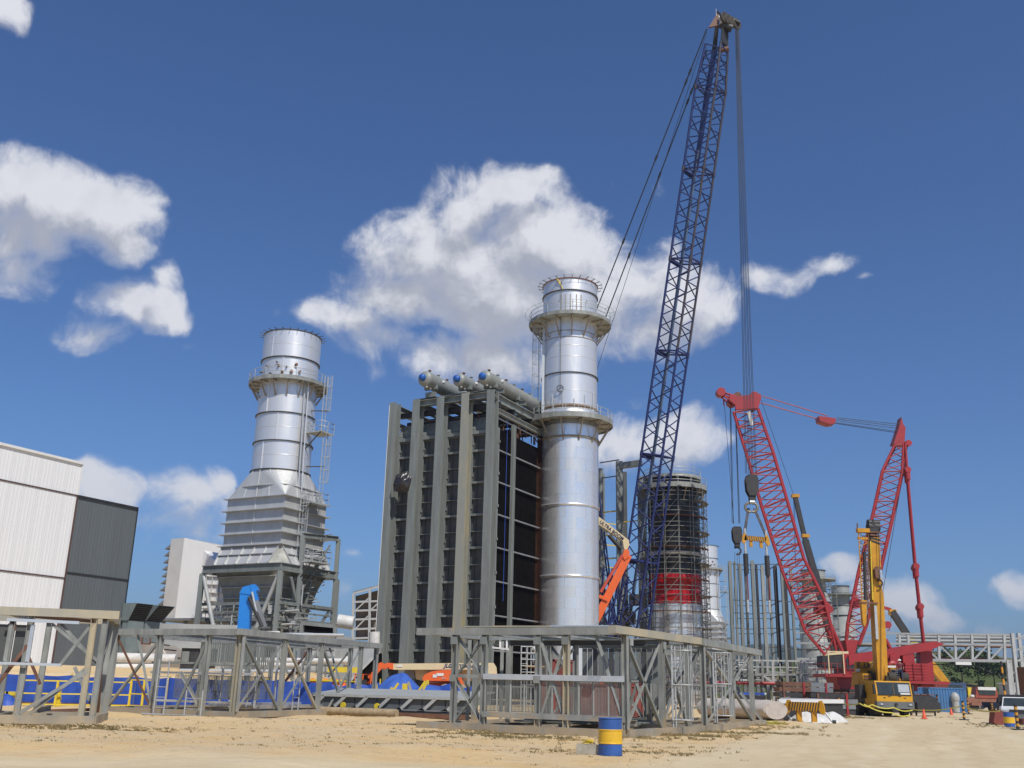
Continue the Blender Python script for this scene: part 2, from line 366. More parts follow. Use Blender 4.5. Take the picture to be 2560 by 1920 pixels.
def ground_mat():
    m=bpy.data.materials.new('sandy_ground'); m.use_nodes=True; t=m.node_tree; b=t.nodes['Principled BSDF']; b.inputs['Roughness'].default_value=.95; b.inputs['Specular IOR Level'].default_value=.15
    g=N(t,'ShaderNodeNewGeometry')
    def nz(scale,det=6,ro=.6,sc_=(1,1,1)):
        mp=N(t,'ShaderNodeMapping'); mp.inputs['Scale'].default_value=sc_; L(t,g.outputs['Position'],mp.inputs[0])
        n=N(t,'ShaderNodeTexNoise'); n.inputs['Scale'].default_value=scale; n.inputs['Detail'].default_value=det; n.inputs['Roughness'].default_value=ro; L(t,mp.outputs[0],n.inputs['Vector']); return n.outputs['Fac']
    base=mixc(t,mrange(t,nz(.22,7,.62,(1,1.6,1)),.38,.62),(.72,.52,.265),(.67,.52,.32))
    base=mixc(t,mrange(t,nz(.9,8,.7,(.6,1.8,1)),.50,.68,0,.75),base,(.66,.42,.18))
    base=mixc(t,mrange(t,nz(3.1,8,.7,(.6,1.6,1)),.56,.70,0,.6),base,(.36,.26,.15))
    base=mixc(t,mrange(t,nz(14,5,.7),.60,.72,0,.65),base,(.72,.64,.50))
    # the compacted track: paler and greyer
    sp=N(t,'ShaderNodeSeparateXYZ'); L(t,g.outputs['Position'],sp.inputs[0])
    wob=math_(t,'MULTIPLY',math_(t,'SUBTRACT',nz(.35,6,.6),.5),5.5)
    # near edge:  y < 24.3 + .18 (x+2)
    e1=math_(t,'SUBTRACT',math_(t,'ADD',math_(t,'MULTIPLY',sp.outputs[0],.05),23.0),sp.outputs[1])
    # right side: x > 7.5 + .42 (y-34)
    e2=math_(t,'SUBTRACT',sp.outputs[0],math_(t,'ADD',math_(t,'MULTIPLY',sp.outputs[1],.40),-6.6))
    e=math_(t,'ADD',math_(t,'MAXIMUM',e1,e2),math_(t,'MULTIPLY',wob,.45))
    tr=mrange(t,e,-.7,1.1,0,1,'SMOOTHSTEP')
    trc=mixc(t,mrange(t,nz(1.2,8,.7,(.35,1.6,1)),.35,.65),(.63,.52,.335),(.57,.46,.285))
    trc=mixc(t,mrange(t,nz(.16,5,.6,(.35,1.6,1)),.45,.62,0,.7),trc,(.62,.51,.33))
    # ruts running with the track
    cx=N(t,'ShaderNodeCombineXYZ'); L(t,math_(t,'ADD',e,math_(t,'MULTIPLY',wob,.12)),cx.inputs[0]); L(t,math_(t,'MULTIPLY',sp.outputs[1],.02),cx.inputs[1])
    rn=N(t,'ShaderNodeTexNoise'); rn.inputs['Scale'].default_value=1.5; rn.inputs['Detail'].default_value=5; L(t,cx.outputs[0],rn.inputs['Vector'])
    trc=mixc(t,mrange(t,rn.outputs['Fac'],.50,.66,0,.55),trc,(.50,.385,.225))
    trc=mixc(t,mrange(t,rn.outputs['Fac'],.30,.44,.5,0),trc,(.69,.59,.42))
    c=mixc(t,tr,base,trc); L(t,c,b.inputs['Base Color'])
    h=math_(t,'ADD',math_(t,'MULTIPLY',nz(5.,8,.7),1.),math_(t,'MULTIPLY',nz(28,4,.6),.25))
    h=math_(t,'MULTIPLY',h,mrange(t,tr,0,1,1.,.35))
    bp=N(t,'ShaderNodeBump'); bp.inputs['Strength'].default_value=.7; bp.inputs['Distance'].default_value=.16; L(t,h,bp.inputs['Height']); L(t,bp.outputs[0],b.inputs['Normal'])
    return m
me.materials.append(ground_mat())
# stones and dry weeds
def scatter_pts(n,fn):
    out=[]
    while len(out)<n:
        p=fn()
        if p: out.append(p)
    return out
def bank_pt():
    x=rnd.uniform(-20,16); y=rnd.uniform(23,44)
    if x>(y*.40-6.6)+.6: return None
    if y<23.6+.05*x: return None
    return x,y
b=MB()
for x,y in scatter_pts(5200,bank_pt):
    if MN.noise(V((x*.35,y*.5,2)))<-.05+rnd.uniform(-.4,.3): continue
    r=rnd.choice((.010,.014,.02,.028)) if rnd.random()<.985 else .05
    z=gz(x,y); vs=[V((x+r*rnd.uniform(.6,1.4)*a,y+r*rnd.uniform(.6,1.4)*c,z+r*rnd.uniform(.5,1.1)*e)) for a,c,e in((1,0,0),(-1,0,0),(0,1,0),(0,-1,0),(0,0,1),(0,0,-1))]
    b.add(vs,[(0,2,4),(2,1,4),(1,3,4),(3,0,4),(2,0,5),(1,2,5),(3,1,5),(0,3,5)])
o=b.build('gravel',mat('pale_stone',(.46,.38,.26),.9,0,c2=(.28,.20,.11),nscale=9)); stuff(o); solo(o,'small pale stones scattered over the sandy bank','gravel')
M_weed=mat('dry_weed',(.30,.22,.10),.9,0,c2=(.15,.125,.055),nscale=.6,lo=.4,hi=.6)
def tuft(b,x,y,h,n,spread,z=None):
    z=gz(x,y) if z is None else z
    for k in range(n):
        a=rnd.uniform(0,2*PI); r=rnd.uniform(0,spread); px_,py_=x+math.cos(a)*r,y+math.sin(a)*r
        hh=h*rnd.uniform(.4,1.1); l=rnd.uniform(-1.8,1.8)*hh; m=rnd.uniform(-1.8,1.8)*hh; wd=rnd.uniform(.006,.016)
        b.add([(px_-wd,py_,z-.01),(px_+wd,py_,z-.01),(px_+l*.4+wd*.8,py_+m*.4,z+hh*.65),(px_+l,py_+m,z+hh)],[(0,1,2),(0,2,3)])
b=MB()
def wd(x,y,n,h=.10,s=.35):
    for i in range(int(n*2.6)):
        xx,yy=x+rnd.gauss(0,1)*s*2.8,y+rnd.gauss(0,1)*s*1.1; tuft(b,xx,yy,h*rnd.uniform(.25,.9),8,.13)
for px_,py_,n,h in ((100,1815,26,.14),(200,1822,22,.16),(300,1826,20,.10),(420,1822,14,.08),(1000,1812,18,.07),(1110,1828,26,.1),(1200,1836,40,.11),(1290,1842,36,.1),(1370,1846,30,.1),(1130,1845,20,.06),(1420,1872,14,.08),
   (1600,1846,34,.13),(1660,1840,40,.14),(1720,1838,44,.15),(1790,1832,44,.15),(1850,1824,40,.13),(1900,1818,36,.14),(1930,1836,26,.12),(1640,1880,18,.08),(1580,1892,14,.08),(1480,1885,12,.1),(1700,1870,10,.08),
   (640,1800,12,.06),(860,1790,14,.07),(930,1792,18,.07),(1060,1880,8,.05),(2400,1796,14,.1),(2100,1794,24,.18),(2130,1795,18,.15),(2540,1822,20,.16),(2480,1812,16,.15),(1960,1805,20,.12)):
    p=gr(px_,py_); wd(p.x,p.y,n,h,.45)
for x,y in scatter_pts(900,bank_pt):
    if MN.noise(V((x*.3,y*.4,9)))>-.05: tuft(b,x,y,rnd.uniform(.02,.05),5,.10)
o=b.build('dry_weeds',M_weed); stuff(o); solo(o,'tufts of dry brown weeds along the sandy bank and beams','weeds')
# ================================================================ far hills and green hillside
def ridge(name,Y0,depth,x0,x1,hf,m,nx_=160,ny_=26,base=-3.):
    vs=[];fs=[]
    for j in range(ny_+1):
        v=j/ny_
        for i in range(nx_+1):
            x=x0+(x1-x0)*i/nx_; y=Y0+depth*v
            prof=math.sin(min(1,v*1.25)*PI/2)**1.0
            h=hf(x)*prof*(1+.22*MN.noise(V((x/depth*3.1,v*4,Y0*.01)))+.1*MN.noise(V((x/depth*9,v*11,Y0*.02))))
            vs.append((x,y,base+h*1.0))
    n=nx_+1
    for j in range(ny_):
        for i in range(nx_): fs.append((j*n+i,j*n+i+1,(j+1)*n+i+1,(j+1)*n+i))
    me=bpy.data.meshes.new(name); me.from_pydata(vs,[],fs)
    for p in me.polygons: p.use_smooth=True
    me.materials.append(m); o=bpy.data.objects.new(name,me); col.objects.link(o); struct(o); return o
M_hill=mat('far_forest',(.035,.06,.035),.95,0,c2=(.06,.075,.04),nscale=.02,lo=.4,hi=.6,spec=.1)
M_hill2=mat('hillside_scrub',(.085,.11,.035),.95,0,c2=(.20,.16,.085),nscale=.06,lo=.48,hi=.62,spec=.1,bump=1.,bscale=.6,detail=9)
def hf1(x):
    k=x/2400
    return (70+60*math.exp(-((k-.30)/.12)**2)+28*math.exp(-((k-.52)/.10)**2)+18*math.sin(k*17)+10*math.sin(k*41+1))*(1.0+.25*MN.noise(V((x*.004,0,0))))
ridge('hills',2400,900,-4200,4200,hf1,M_hill,260,20)
def hf2(x):
    k=(x-60)/60
    return 8.0+5.5*sstep(55,110,x)+1.6*math.sin(x*.05)+1.0*math.sin(x*.13)
ridge('hillside',255,120,28,420,hf2,M_hill2,200,34,base=-.6)
M_leaf=mat('shrub_leaf',(.075,.105,.025),.8,0,c2=(.035,.055,.015),nscale=.25,lo=.35,hi=.65,spec=.2)
M_leaf2=mat('dark_leaf',(.035,.055,.02),.8,0,c2=(.02,.03,.012),nscale=.25,spec=.2)
M_bark=mat('bark',(.10,.08,.06),.9,0)
def crown(b,c,r,n,leaf=.35,sz=.8):
    c=V(c)
    cl=[(c+V((rnd.gauss(0,.42)*r,rnd.gauss(0,.42)*r,rnd.gauss(0,.32)*r*sz)),r*rnd.uniform(.28,.5)) for _ in range(9)]
    for k in range(n):
        q,rr=rnd.choice(cl); d=V((rnd.gauss(0,1),rnd.gauss(0,1),rnd.gauss(0,.8))).normalized()*rr*rnd.uniform(.6,1.05)
        p=q+d; a=V((rnd.uniform(-1,1),rnd.uniform(-1,1),rnd.uniform(-1,1))).normalized(); e=a.cross(d).normalized() if a.cross(d).length>1e-4 else UP
        f=leaf*rnd.uniform(.6,1.3); b.add([p-a*f,p+e*f*.7,p+a*f,p-e*f*.7],[(0,1,2,3)])
def hz2(x,y):
    v=(y-255)/120; return -.6+hf2(x)*math.sin(min(1,v*1.25)*PI/2)
b=MB()
for k in range(520):
    x=rnd.uniform(40,300); y=rnd.uniform(258,300)
    if MN.noise(V((x*.05,y*.05,1)))<-.12: continue
    crown(b,(x,y,hz2(x,y)+.3),rnd.uniform(.7,1.9),46,.38,.7)
o=b.build('scrub',M_leaf); stuff(o); solo(o,'green scrub covering the hillside beyond the pipe bridge','scrub')
def tree(x,y,h,r,label,m=M_leaf2,z0=None):
    z0=hz2(x,y) if z0 is None else z0
    t=thing('tree',label,'tree',(x,y,z0),group='trees on the hillside behind the pipe bridge')
    b=MB(); b.tube((x,y,z0-.5),(x+.2,y,z0+h*.6),.22*h/8,6,.1*h/8)
    for k in range(4):
        a=rnd.uniform(0,6.28); b.tube((x+.1,y,z0+h*.4),(x+math.cos(a)*r*.6,y+math.sin(a)*r*.6,z0+h*.75),.08*h/8,5,.03)
    b.build('trunk',M_bark,t)
    b=MB(); crown(b,(x,y,z0+h*.7),r,620,.36); b.build('crown',m,t)
tree(*[ (at(2310,1660,300)).x,300],9,5.5,'dark rounded tree behind the red counterweight, first from the left')
tree(at(2400,1650,285).x,285,8,5,'dark spreading tree under the middle of the white pipe bridge')
tree(at(2440,1655,280).x,280,8.5,6,'broad dark tree just left of the white hillside panel gap')
tree(at(2480,1662,276).x,276,8,5,'dark tree just left of the pipe bridge legs')
tree(at(2552,1640,270).x,270,10,6,'tall dark tree behind the right-hand truss tower')
tree(at(1885,1640,300).x,300,10,5,'dark green tree seen between the bare grey columns',z0=-1)
tree(at(1915,1645,296).x,296,8,5,'smaller green tree right of the one seen between the bare grey columns',z0=-1)
tree(at(1833,1648,300).x,300,9,5,'green tree seen left of the bare grey columns',z0=-1)
# ================================================================ warehouse (far left)
Wd=-GA; Wn=GB; E0=V((-31.44,85,2.4))+Wd*.8
wh=thing('warehouse','large warehouse with white cladding on the left and dark grey cladding on the right','warehouse',E0)
M_clw=mat('white_cladding',(.76,.765,.755),.5,.0,c2=(.72,.725,.72),sc_=(1,1,.05),nscale=1.1,lo=.3,hi=.7)
M_cld=mat('dark_cladding',(.122,.138,.144),.5,0,c2=(.098,.111,.117),sc_=(1,1,.05),nscale=1.0,lo=.3,hi=.7)
M_trimd=mat('dark_trim',(.03,.032,.036),.5,0); M_trimbr=mat('brown_trim',(.10,.055,.045),.6,0)
def ribbed(root,name,t0,t1,z0,z1,m,off=0.):
    """one sheet of trapezoidal cladding on the wall plane"""
    b=MB(); pitch=.3; pts=[]; t=t0
    while t<t1-1e-6:
        e=min(t+pitch,t1); pts+=[(t,0),(t+(e-t)*.55,0),(t+(e-t)*.68,.008),(t+(e-t)*.88,.008)]; t=e
    pts.append((t1,0))
    vs=[];fs=[]
    for a,d in pts:
        p=E0+Wd*a+Wn*(d+off); vs+=[V((p.x,p.y,z0)),V((p.x,p.y,z1))]
    for i in range(len(pts)-1): fs.append((2*i,2*i+2,2*i+3,2*i+1))
    b.add(vs,fs); return b.build(name,m,root)
T1=6.1
zc=[(2.2,9.35),(9.45,15.4)]
for (a,c) in zc:
    t=0.
    while t<T1-.01: e=min(t+1.27,T1); ribbed(wh,'grey_cladding_panel',t,e-.01,a,c,M_cld); t=e
for (a,c) in ((2.2,8.9),(9.0,15.45),(15.55,18.05)):
    t=T1+.12
    while t<44: e=min(t+1.2 if t<22 else t+6,44.2); ribbed(wh,'white_cladding_panel',t,e-.012,a,c,M_clw); t=e
def wp(t,z,o=0.): p=E0+Wd*t+Wn*o; return V((p.x,p.y,z))
b=MB(); 
b.prism([wp(0,0,-.06),wp(44.2,0,-.06),wp(44.2,17.95,-.06),wp(T1+.1,17.95,-.06),wp(T1+.1,15.3,-.06),wp(0,15.3,-.06)],-Wn*24)
b.build('wall_core',M_grey,wh)
b=MB(); b.beam(wp(0,15.47,.03),wp(T1,15.47,.03),.22,.16); b.build('dark_parapet_flashing',M_trimd,wh)
b=MB(); b.beam(wp(T1+.02,18.12,.04),wp(44.2,18.12,.04),.24,.2); b.build('parapet_flashing',M_white,wh)
for z in (8.95,15.5): 
    b=MB(); b.beam(wp(T1+.06,z,.035),wp(44.2,z,.035),.08,.09); b.build('joint_strip',M_trimbr,wh)
b=MB(); b.beam(wp(-.0,9.4,.035),wp(T1,9.4,.035),.08,.12); b.build('joint_strip',M_trimd,wh)
b=MB(); b.beam(wp(T1+.06,2.3,.03),wp(T1+.06,15.5,.03),.1,.1,up=Wn); b.build('corner_trim',M_trimbr,wh)
b=MB(); b.beam(wp(-.03,2.3,0),wp(-.03,15.4,0),.08,.12,up=Wn); b.build('corner_trim',M_trimd,wh)
b=MB(); b.beam(wp(T1+.06,15.55,.03),wp(T1+.06,18.05,.03),.1,.1,up=Wn); b.build('corner_trim',M_white,wh)
b=MB(); b.beam(wp(0,2.25,.1),wp(44,2.25,.1),.3,.35); b.build('plinth',M_conc,wh)
# intake hoods standing beside the dark wall
def hood(px0,px1,y0,y1,Y,label):
    a=at(px0,y0,Y); c=at(px1,y0,Y); z1=at(px0,y1,Y).z; wd_=(c-a).length
    t=thing('intake_hood',label,'duct hood',(a.x,a.y,z1),group='galvanised intake hoods beside the warehouse')
    r=GB; f=-GA; o=V((a.x,a.y,0)); za=a.z; H=za-z1
    # side outline slants forward: wide top, narrow throat
    b=MB()
    def P(u,v,z): q=o+r*u+f*v; return V((q.x,q.y,z))
    D=1.9
    for u in (0,D):
        pass
    k=wd_*1.02
    prof=[(0,z1),(k*.52,z1),(k,za),(0,za)]
    for v in (0,-1.8): b.prism([P(u,v,z) for u,z in prof],-f*.03)
    b.prism([P(0,0,za),P(k,0,za),P(k,-1.8,za),P(0,-1.8,za)],V((0,0,.04)))
    b.prism([P(0,0,z1),P(0,0,za),P(0,-1.8,za),P(0,-1.8,z1)],-r*.03)
    b.build('casing',mat('duct_zinc',(.26,.31,.31),.45,.3,c2=(.20,.24,.245),nscale=1.5),t)
    for i in range(9):
        q=i/9; u=k*.52+(k*.48)*q; z=z1+(za-z1)*q
        bb=MB(); bb.prism([P(u+.02,-.04,z+.03),P(u+.02,-1.76,z+.03),P(u-.12,-1.76,z-.06),P(u-.12,-.04,z-.06)],V((.0,0,.03))); bb.build('louvre_blade',M_trimd,t)
    b=MB(); b.prism([P(k*.40,-.03,z1),P(k*.40,-1.77,z1),P(k*.86,-1.77,za-.03),P(k*.86,-.03,za-.03)],r*.02); b.build('throat',M_black,t)
    b=MB(); b.prism([P(.05,-.1,z1-3.5),P(k*.5,-.1,z1-3.5),P(k*.5,-1.7,z1-3.5),P(.05,-1.7,z1-3.5)],V((0,0,3.5))); b.build('duct_riser',mat('duct_zinc',(.3,.3,.3)),t)
hood(309,354,1509,1551,84,'dark louvred intake hood touching the dark warehouse wall, left of two')
hood(338,418,1515,1553,88,'wider louvred intake hood, right of two beside the dark warehouse wall')
# ================================================================ air inlet filter house
def gpt(o,u,v,z): q=o+GB*u+GA*v; return V((q.x,q.y,z))
f0=V((at(460,1348,118).x,118,0)); zt,zb=17.6,8.3
fh=thing('filter_house','tall white air inlet filter house with grey weather hoods up its left side','filter house',(f0.x,f0.y,0))
M_fw=mat('filter_white',(.82,.81,.775),.55,0,c2=(.78,.77,.74),nscale=.5)
M_fg=mat('filter_white_shaded',(.60,.59,.555),.55,0,c2=(.52,.51,.49),nscale=.6)  # darker copy of the white: the left face's weaker light put into colour
b=MB(); b.prism([gpt(f0,0,0,zb),gpt(f0,0,0,zt),gpt(f0,-2.1,0,zt),gpt(f0,-2.1,0,zb)],GA*12); b.build('filter_casing',M_fg,fh)
b=MB(); b.prism([gpt(f0,.01,.0,zb),gpt(f0,.01,12,zb),gpt(f0,.01,12,zt-1.2),gpt(f0,.01,9,zt-.3),gpt(f0,.01,0,zt+.02)],GB*.08); b.build('white_side_panel',M_fw,fh)
for i in range(11):
    z=zt-.55-i*.82; b=MB(); p=f0
    b.prism([gpt(f0,-2.1,.1,z),gpt(f0,-3.1,.1,z-.62),gpt(f0,-3.1,.1,z-.66),gpt(f0,-2.1,.1,z-.5)],GA*11.6); b.build('weather_hood',M_grey,fh)
b=MB(); b.prism([gpt(f0,-3.1,-.3,zb-.3),gpt(f0,6,-.3,zb-.3),gpt(f0,6,12,zb-.3),gpt(f0,-3.1,12,zb-.3)],V((0,0,.28))); b.build('floor_deck',M_grey,fh)
for u in (-2,1.5,5):
    for v in (.3,6,11): bar(fh,'support_column',gpt(f0,u,v,1.5),gpt(f0,u,v,zb-.3),.35,.35,M_grey,'ib')
# white stiffened transition duct seen behind the support frame
dz=[(at(500,y,112).z) for y in (1425,1545)]
fd=thing('inlet_duct','cream ribbed inlet duct behind the legs of the stack frame','duct',(at(540,1500,112).x,112,2))
d0_=V((at(512,1500,110).x,110,0)); 
b=MB(); b.prism([gpt(d0_,0,0,dz[1]),gpt(d0_,6.5,0,dz[1]-.3),gpt(d0_,6.5,0,dz[0]-.5),gpt(d0_,0,0,dz[0])],GA*5); b.build('duct_casing',M_fw,fd)
b=MB(); b.prism([gpt(d0_,-3,2,dz[0]-1),gpt(d0_,0,2,dz[0]-1),gpt(d0_,0,2,zt-4),gpt(d0_,-3,2,zt-2)],GA*5); b.build('duct_casing',M_fw,fd)
for i in range(7):
    z=dz[1]+(dz[0]-dz[1])*i/6; bar(fd,'rib',gpt(d0_,0,-.08,z),gpt(d0_,6.5,-.08,z-.35),.2,.08,M_fg)
for i in range(8):
    u=6.5*i/7; bar(fd,'rib',gpt(d0_,u,-.06,dz[1]),gpt(d0_,u,-.06,dz[0]-.2),.08,.2,M_fg)
# ================================================================ stacks
M_stk=mat('aluminium_paint',(.81,.80,.785),.36,.58,c2=(.70,.695,.685),sc_=(1,1,.18),nscale=1.2,lo=.3,hi=.75)
M_stkbox=mat('aluminium_paint_matt',(.56,.565,.555),.45,.3,c2=(.46,.465,.455),sc_=(1,1,.5),nscale=1.1,rust=.08,rustc=(.3,.25,.18))
M_clad=mat('aluminium_cladding',(.85,.84,.825),.29,.69,c2=(.76,.755,.745),sc_=(1,1,.35),nscale=1.0,lo=.3,hi=.75)
M_clads=[M_clad,mat('aluminium_cladding_dull',(.82,.815,.80),.315,.67,c2=(.74,.735,.72),sc_=(1,1,.3),nscale=1.2),mat('aluminium_cladding_bright',(.87,.86,.845),.275,.71,c2=(.79,.785,.775),sc_=(1,1,.3),nscale=.9),mat('aluminium_cladding_stained',(.81,.80,.775),.315,.66,c2=(.71,.70,.67),sc_=(1,1,.2),nscale=1.5)]
r_cl=random.Random(21)
M_hop=mat('hopper_steel',(.34,.34,.30),.6,.1,c2=(.24,.24,.215),nscale=1.3,rust=.2,rustc=(.30,.27,.18))
M_seam=mat('dark_seam',(.10,.095,.09),.6,.4)
M_stain=mat('stained_seam',(.34,.29,.22),.6,.2)
M_deck=mat('galvanised_grating',(.42,.45,.43),.5,.2,c2=(.33,.35,.335))
def stack_shell(root,c,r,z0,z1,name='shell_ring',m=None,n=72):
    b=MB(); b.lathe((c.x,c.y,0),[(r,z0),(r,z1)],n); return b.build(name,m or M_stk,root)
def flange(root,c,r,z,m=None,w=.14,h=.09,name='ring_flange'):
    b=MB(); b.lathe((c.x,c.y,z),[(r+.0,-h/2),(r+w,-h/2),(r+w,h/2),(r+.0,h/2)],72); return b.build(name,m or M_seam,root)
def ring_platform(root,c,ri,ro,z,nside,a0=0.,a1=2*PI,rail=1.1,brk=1.9,toe=.3,nbr=None,step=1.0,deckm=None):
    full=a1-a0>6.28
    seg=nside
    b=MB(); b.lathe((c.x,c.y,z),[(ri,0),(ro,0),(ro,-.06),(ri,-.06)],seg,a0,a1,False); b.build('deck',deckm or M_deck,root)
    b=MB(); b.lathe((c.x,c.y,z),[(ro,-toe*.6),(ro+.04,-toe*.6),(ro+.04,toe*.7),(ro,toe*.7)],seg,a0,a1,False); b.build('toe_plate',M_galv,root)
    b=MB()
    for h in (rail,rail*.55):
        pts=[V((c.x+math.cos(a0+(a1-a0)*i/seg)*(ro-.02),c.y+math.sin(a0+(a1-a0)*i/seg)*(ro-.02),z+h)) for i in range(seg if full else seg+1)]
        b.path(pts,.035,5,closed=full)
    k=seg
    for i in range(k if full else k+1):
        a=a0+(a1-a0)*i/k; p=V((c.x+math.cos(a)*(ro-.02),c.y+math.sin(a)*(ro-.02),z)); b.tube(p,p+V((0,0,rail)),.035,5)
    b.build('railing',M_rail,root)
    nb_=nbr or seg
    for i in range(nb_):
        a=a0+(a1-a0)*(i+.5)/nb_; d=V((math.cos(a),math.sin(a),0)); p=V((c.x,c.y,z))
        bar(root,'bracket_strut',p+d*(ro-.15)+V((0,0,-.15)),p+d*(ri+.05)+V((0,0,-brk)),.12,.12,M_stain)
        bar(root,'bracket_arm',p+d*(ri),p+d*(ro-.05),.1,.16,M_stain).location.z-=.14
def caged_ladder(root,p0,h,outd,name='caged_ladder',cage=True,z_c=2.2,m=None,w=.5):
    """p0 foot point, outd the direction away from the wall"""
    outd=V(outd).normalized(); s=UP.cross(outd).normalized(); b=MB(); p0=V(p0)
    for k in(-1,1): b.tube(p0+s*k*w/2,p0+s*k*w/2+UP*h,.035,5)
    n=int(h/.45)
    for i in range(n): b.tube(p0+s*-w/2+UP*(.3+i*.45),p0+s*w/2+UP*(.3+i*.45),.018,4)
    if cage:
        nh=int((h-z_c)/1.3)
        for i in range(nh+1):
            z=z_c+i*1.3
            b.path([p0+UP*z+s*(math.cos(t)*w*.72)+outd*(math.sin(t)*.75) for t in [PI*q/6 for q in range(7)]],.025,4)
        for q in (0,1,2,3,4,5,6):
            t=PI*q/6; f=p0+s*(math.cos(t)*w*.72)+outd*(math.sin(t)*.75)
            b.tube(f+UP*z_c,f+UP*h,.02,4)
    return b.build(name,m or M_rail,root)
# ---- left bypass stack
LS=V((-23.58,100,0))
ls=thing('bypass_stack','silver bypass stack on a tapered ribbed box over a steel frame, left of the tower','stack',(LS.x,LS.y,2))
def lp(u,v,z): return gpt(LS,u,v,z)
RL=2.95
zr=[21.9,24.85,27.8,31.3,33.75,36.7]
for i in range(5):
    stack_shell(ls,LS,RL+(.0 if i<3 else (.0 if i==3 else .05)),zr[i],zr[i+1])
for i,z in enumerate(zr): flange(ls,LS,RL,z,w=.14 if i<5 else .12)
for i,z in enumerate((23.4,26.3,29.6,32.6,35.2)): flange(ls,LS,RL+(.05 if i==4 else 0),z,M_stk,w=.012,h=.05,name='plate_weld')
b=MB(); b.lathe((LS.x,LS.y,0),[(RL-.06,36.7),(RL-.06,30)],48); b.build('inner_lining',M_dark,ls)
for i in range(5):
    a=R(-118+ (i%2)*26); d=V((math.cos(a),math.sin(a),0)); b=MB(); b.box(LS+d*(RL+.02)+UP*((zr[i]+zr[i+1])/2),(.10,.10,zr[i+1]-zr[i]-.1)); b.build('vertical_seam_strip',M_stk,ls)
for i in range(26):
    a=2*PI*i/26; d=V((math.cos(a),math.sin(a),0)); b=MB(); b.beam(LS+d*(RL)+UP*36.75,LS+d*(RL+.55)+UP*36.78,.06,.06); b.build('rim_spike',M_seam,ls)
ring_platform(ls,LS,RL,RL+1.15,31.25,16,brk=1.7)
for a_,z_,s_ in ((-150,32.4,.25),(-128,32.8,.2),(-116,31.9,.2),(-100,32.7,.3),(-92,32.0,.35),(-84,32.6,.2),(-74,32.1,.4),(-66,32.9,.35),(-104,33.1,.15),(-58,32.2,.3)):
    a=R(a_); d=V((math.cos(a),math.sin(a),0)); b=MB(); b.tube(LS+d*RL+UP*z_,LS+d*(RL+.25)+UP*z_,s_*.45,10); b.build('port_nozzle',M_brown if s_>.28 else M_seam,ls)
# transition cone facets then ribbed box
bx,by=3.7,3.2
zb_top=19.0
def box_ring(z,ex=0.,n=1): return [lp(bx+ex,-by-ex,z),lp(bx+ex,by+ex,z),lp(-bx-ex,by+ex,z),lp(-bx-ex,-by-ex,z)]
M_facet=mat('sunlit_facet',(.66,.66,.63),.5,.1)  # paler copy of the box paint; sun on the facets put into the colour
nn=48
# one lofted transition, circle to rectangle, split in 4 plates and 4 corner facets
def circ(a,z=21.9): d=V((math.cos(a),math.sin(a),0)); return LS+d*RL+UP*z
cor=box_ring(zb_top+.0); 
angc=[math.atan2((p-LS).y,(p-LS).x) for p in cor]
for k in range(4):
    p,q=cor[k],cor[(k+1)%4]; a,bb_=angc[k],angc[(k+1)%4]
    while bb_<a: bb_+=2*PI
    m_=8; h=(bb_-a)/2; lo_,hi_=a+.30,bb_-.30
    arc=[circ(lo_+(hi_-lo_)*i/m_) for i in range(m_+1)]
    b=MB(); b.add(arc+[p,q],[tuple([m_+1]+list(range(0,m_+1))+[m_+2])[::-1]] if False else [(m_+1,i,i+1) for i in range(m_//2)]+[(m_+1,m_//2,m_+2)]+[(m_+2,i,i+1) for i in range(m_//2,m_)]); b.build('transition_plate',M_stkbox,ls)
    b=MB(); arc=[circ(a-.30+.6*i/6) for i in range(7)]; b.add(arc+[p],[(7,i,i+1) for i in range(6)]); b.build('corner_facet',M_facet,ls)
# ledge half way up the transition
mid=[]
for k in range(4):
    a,bb_=angc[k],angc[(k+1)%4]
    while bb_<a: bb_+=2*PI
    for i in range(9):
        t=i/9; q=lerp(cor[k],cor[(k+1)%4],t); ang_=a+(bb_-a)*t; c_=circ(ang_); m_=lerp(q,c_,.42); mid.append(m_)
b=MB(); nm=len(mid); cz=V((LS.x,LS.y,0))
out=[m_+(V((m_.x,m_.y,0))-cz).normalized()*.22 for m_ in mid]; inn=[m_-(V((m_.x,m_.y,0))-cz).normalized()*.25 for m_ in mid]; dz_=V((0,0,-.08))
b.add(out+inn+[p+dz_ for p in out]+[p+dz_ for p in inn],[(j,(j+1)%nm,nm+(j+1)%nm,nm+j) for j in range(nm)]+[(2*nm+j,2*nm+(j+1)%nm,(j+1)%nm,j) for j in range(nm)]+[(2*nm+j,3*nm+j,3*nm+(j+1)%nm,2*nm+(j+1)%nm) for j in range(nm)]); b.build('stiffener_ledge',M_stkbox,ls)
for k in (3,0):
    a,bb_=angc[k],angc[(k+1)%4]
    while bb_<a: bb_+=2*PI
    for t in (.28,.5,.72):
        q=lerp(cor[k],cor[(k+1)%4],t); c_=circ(a+(bb_-a)*t); o3=(V((c_.x,c_.y,0))-cz).normalized()*.05; bar(ls,'vertical_rib',q+o3,c_+o3,.09,.09,M_stkbox)
for z,ex in ((20.4,-1.0),(19.0,.35)):
    b=MB(); ring=box_ring(z,ex if ex>0 else 0)
    if ex>0:
        inner=box_ring(z,-.2); b.add(ring+inner+[p+V((0,0,-.07)) for p in ring]+[p+V((0,0,-.07)) for p in inner],[(i,(i+1)%4,4+(i+1)%4,4+i) for i in range(4)]+[(8+i,8+(i+1)%4,(i+1)%4,i) for i in range(4)]+[(8+i,12+i,12+(i+1)%4,8+(i+1)%4) for i in range(4)]); b.build('stiffener_ledge',M_stkbox,ls)
zl=[19.0,17.75,16.55,15.4,14.25]
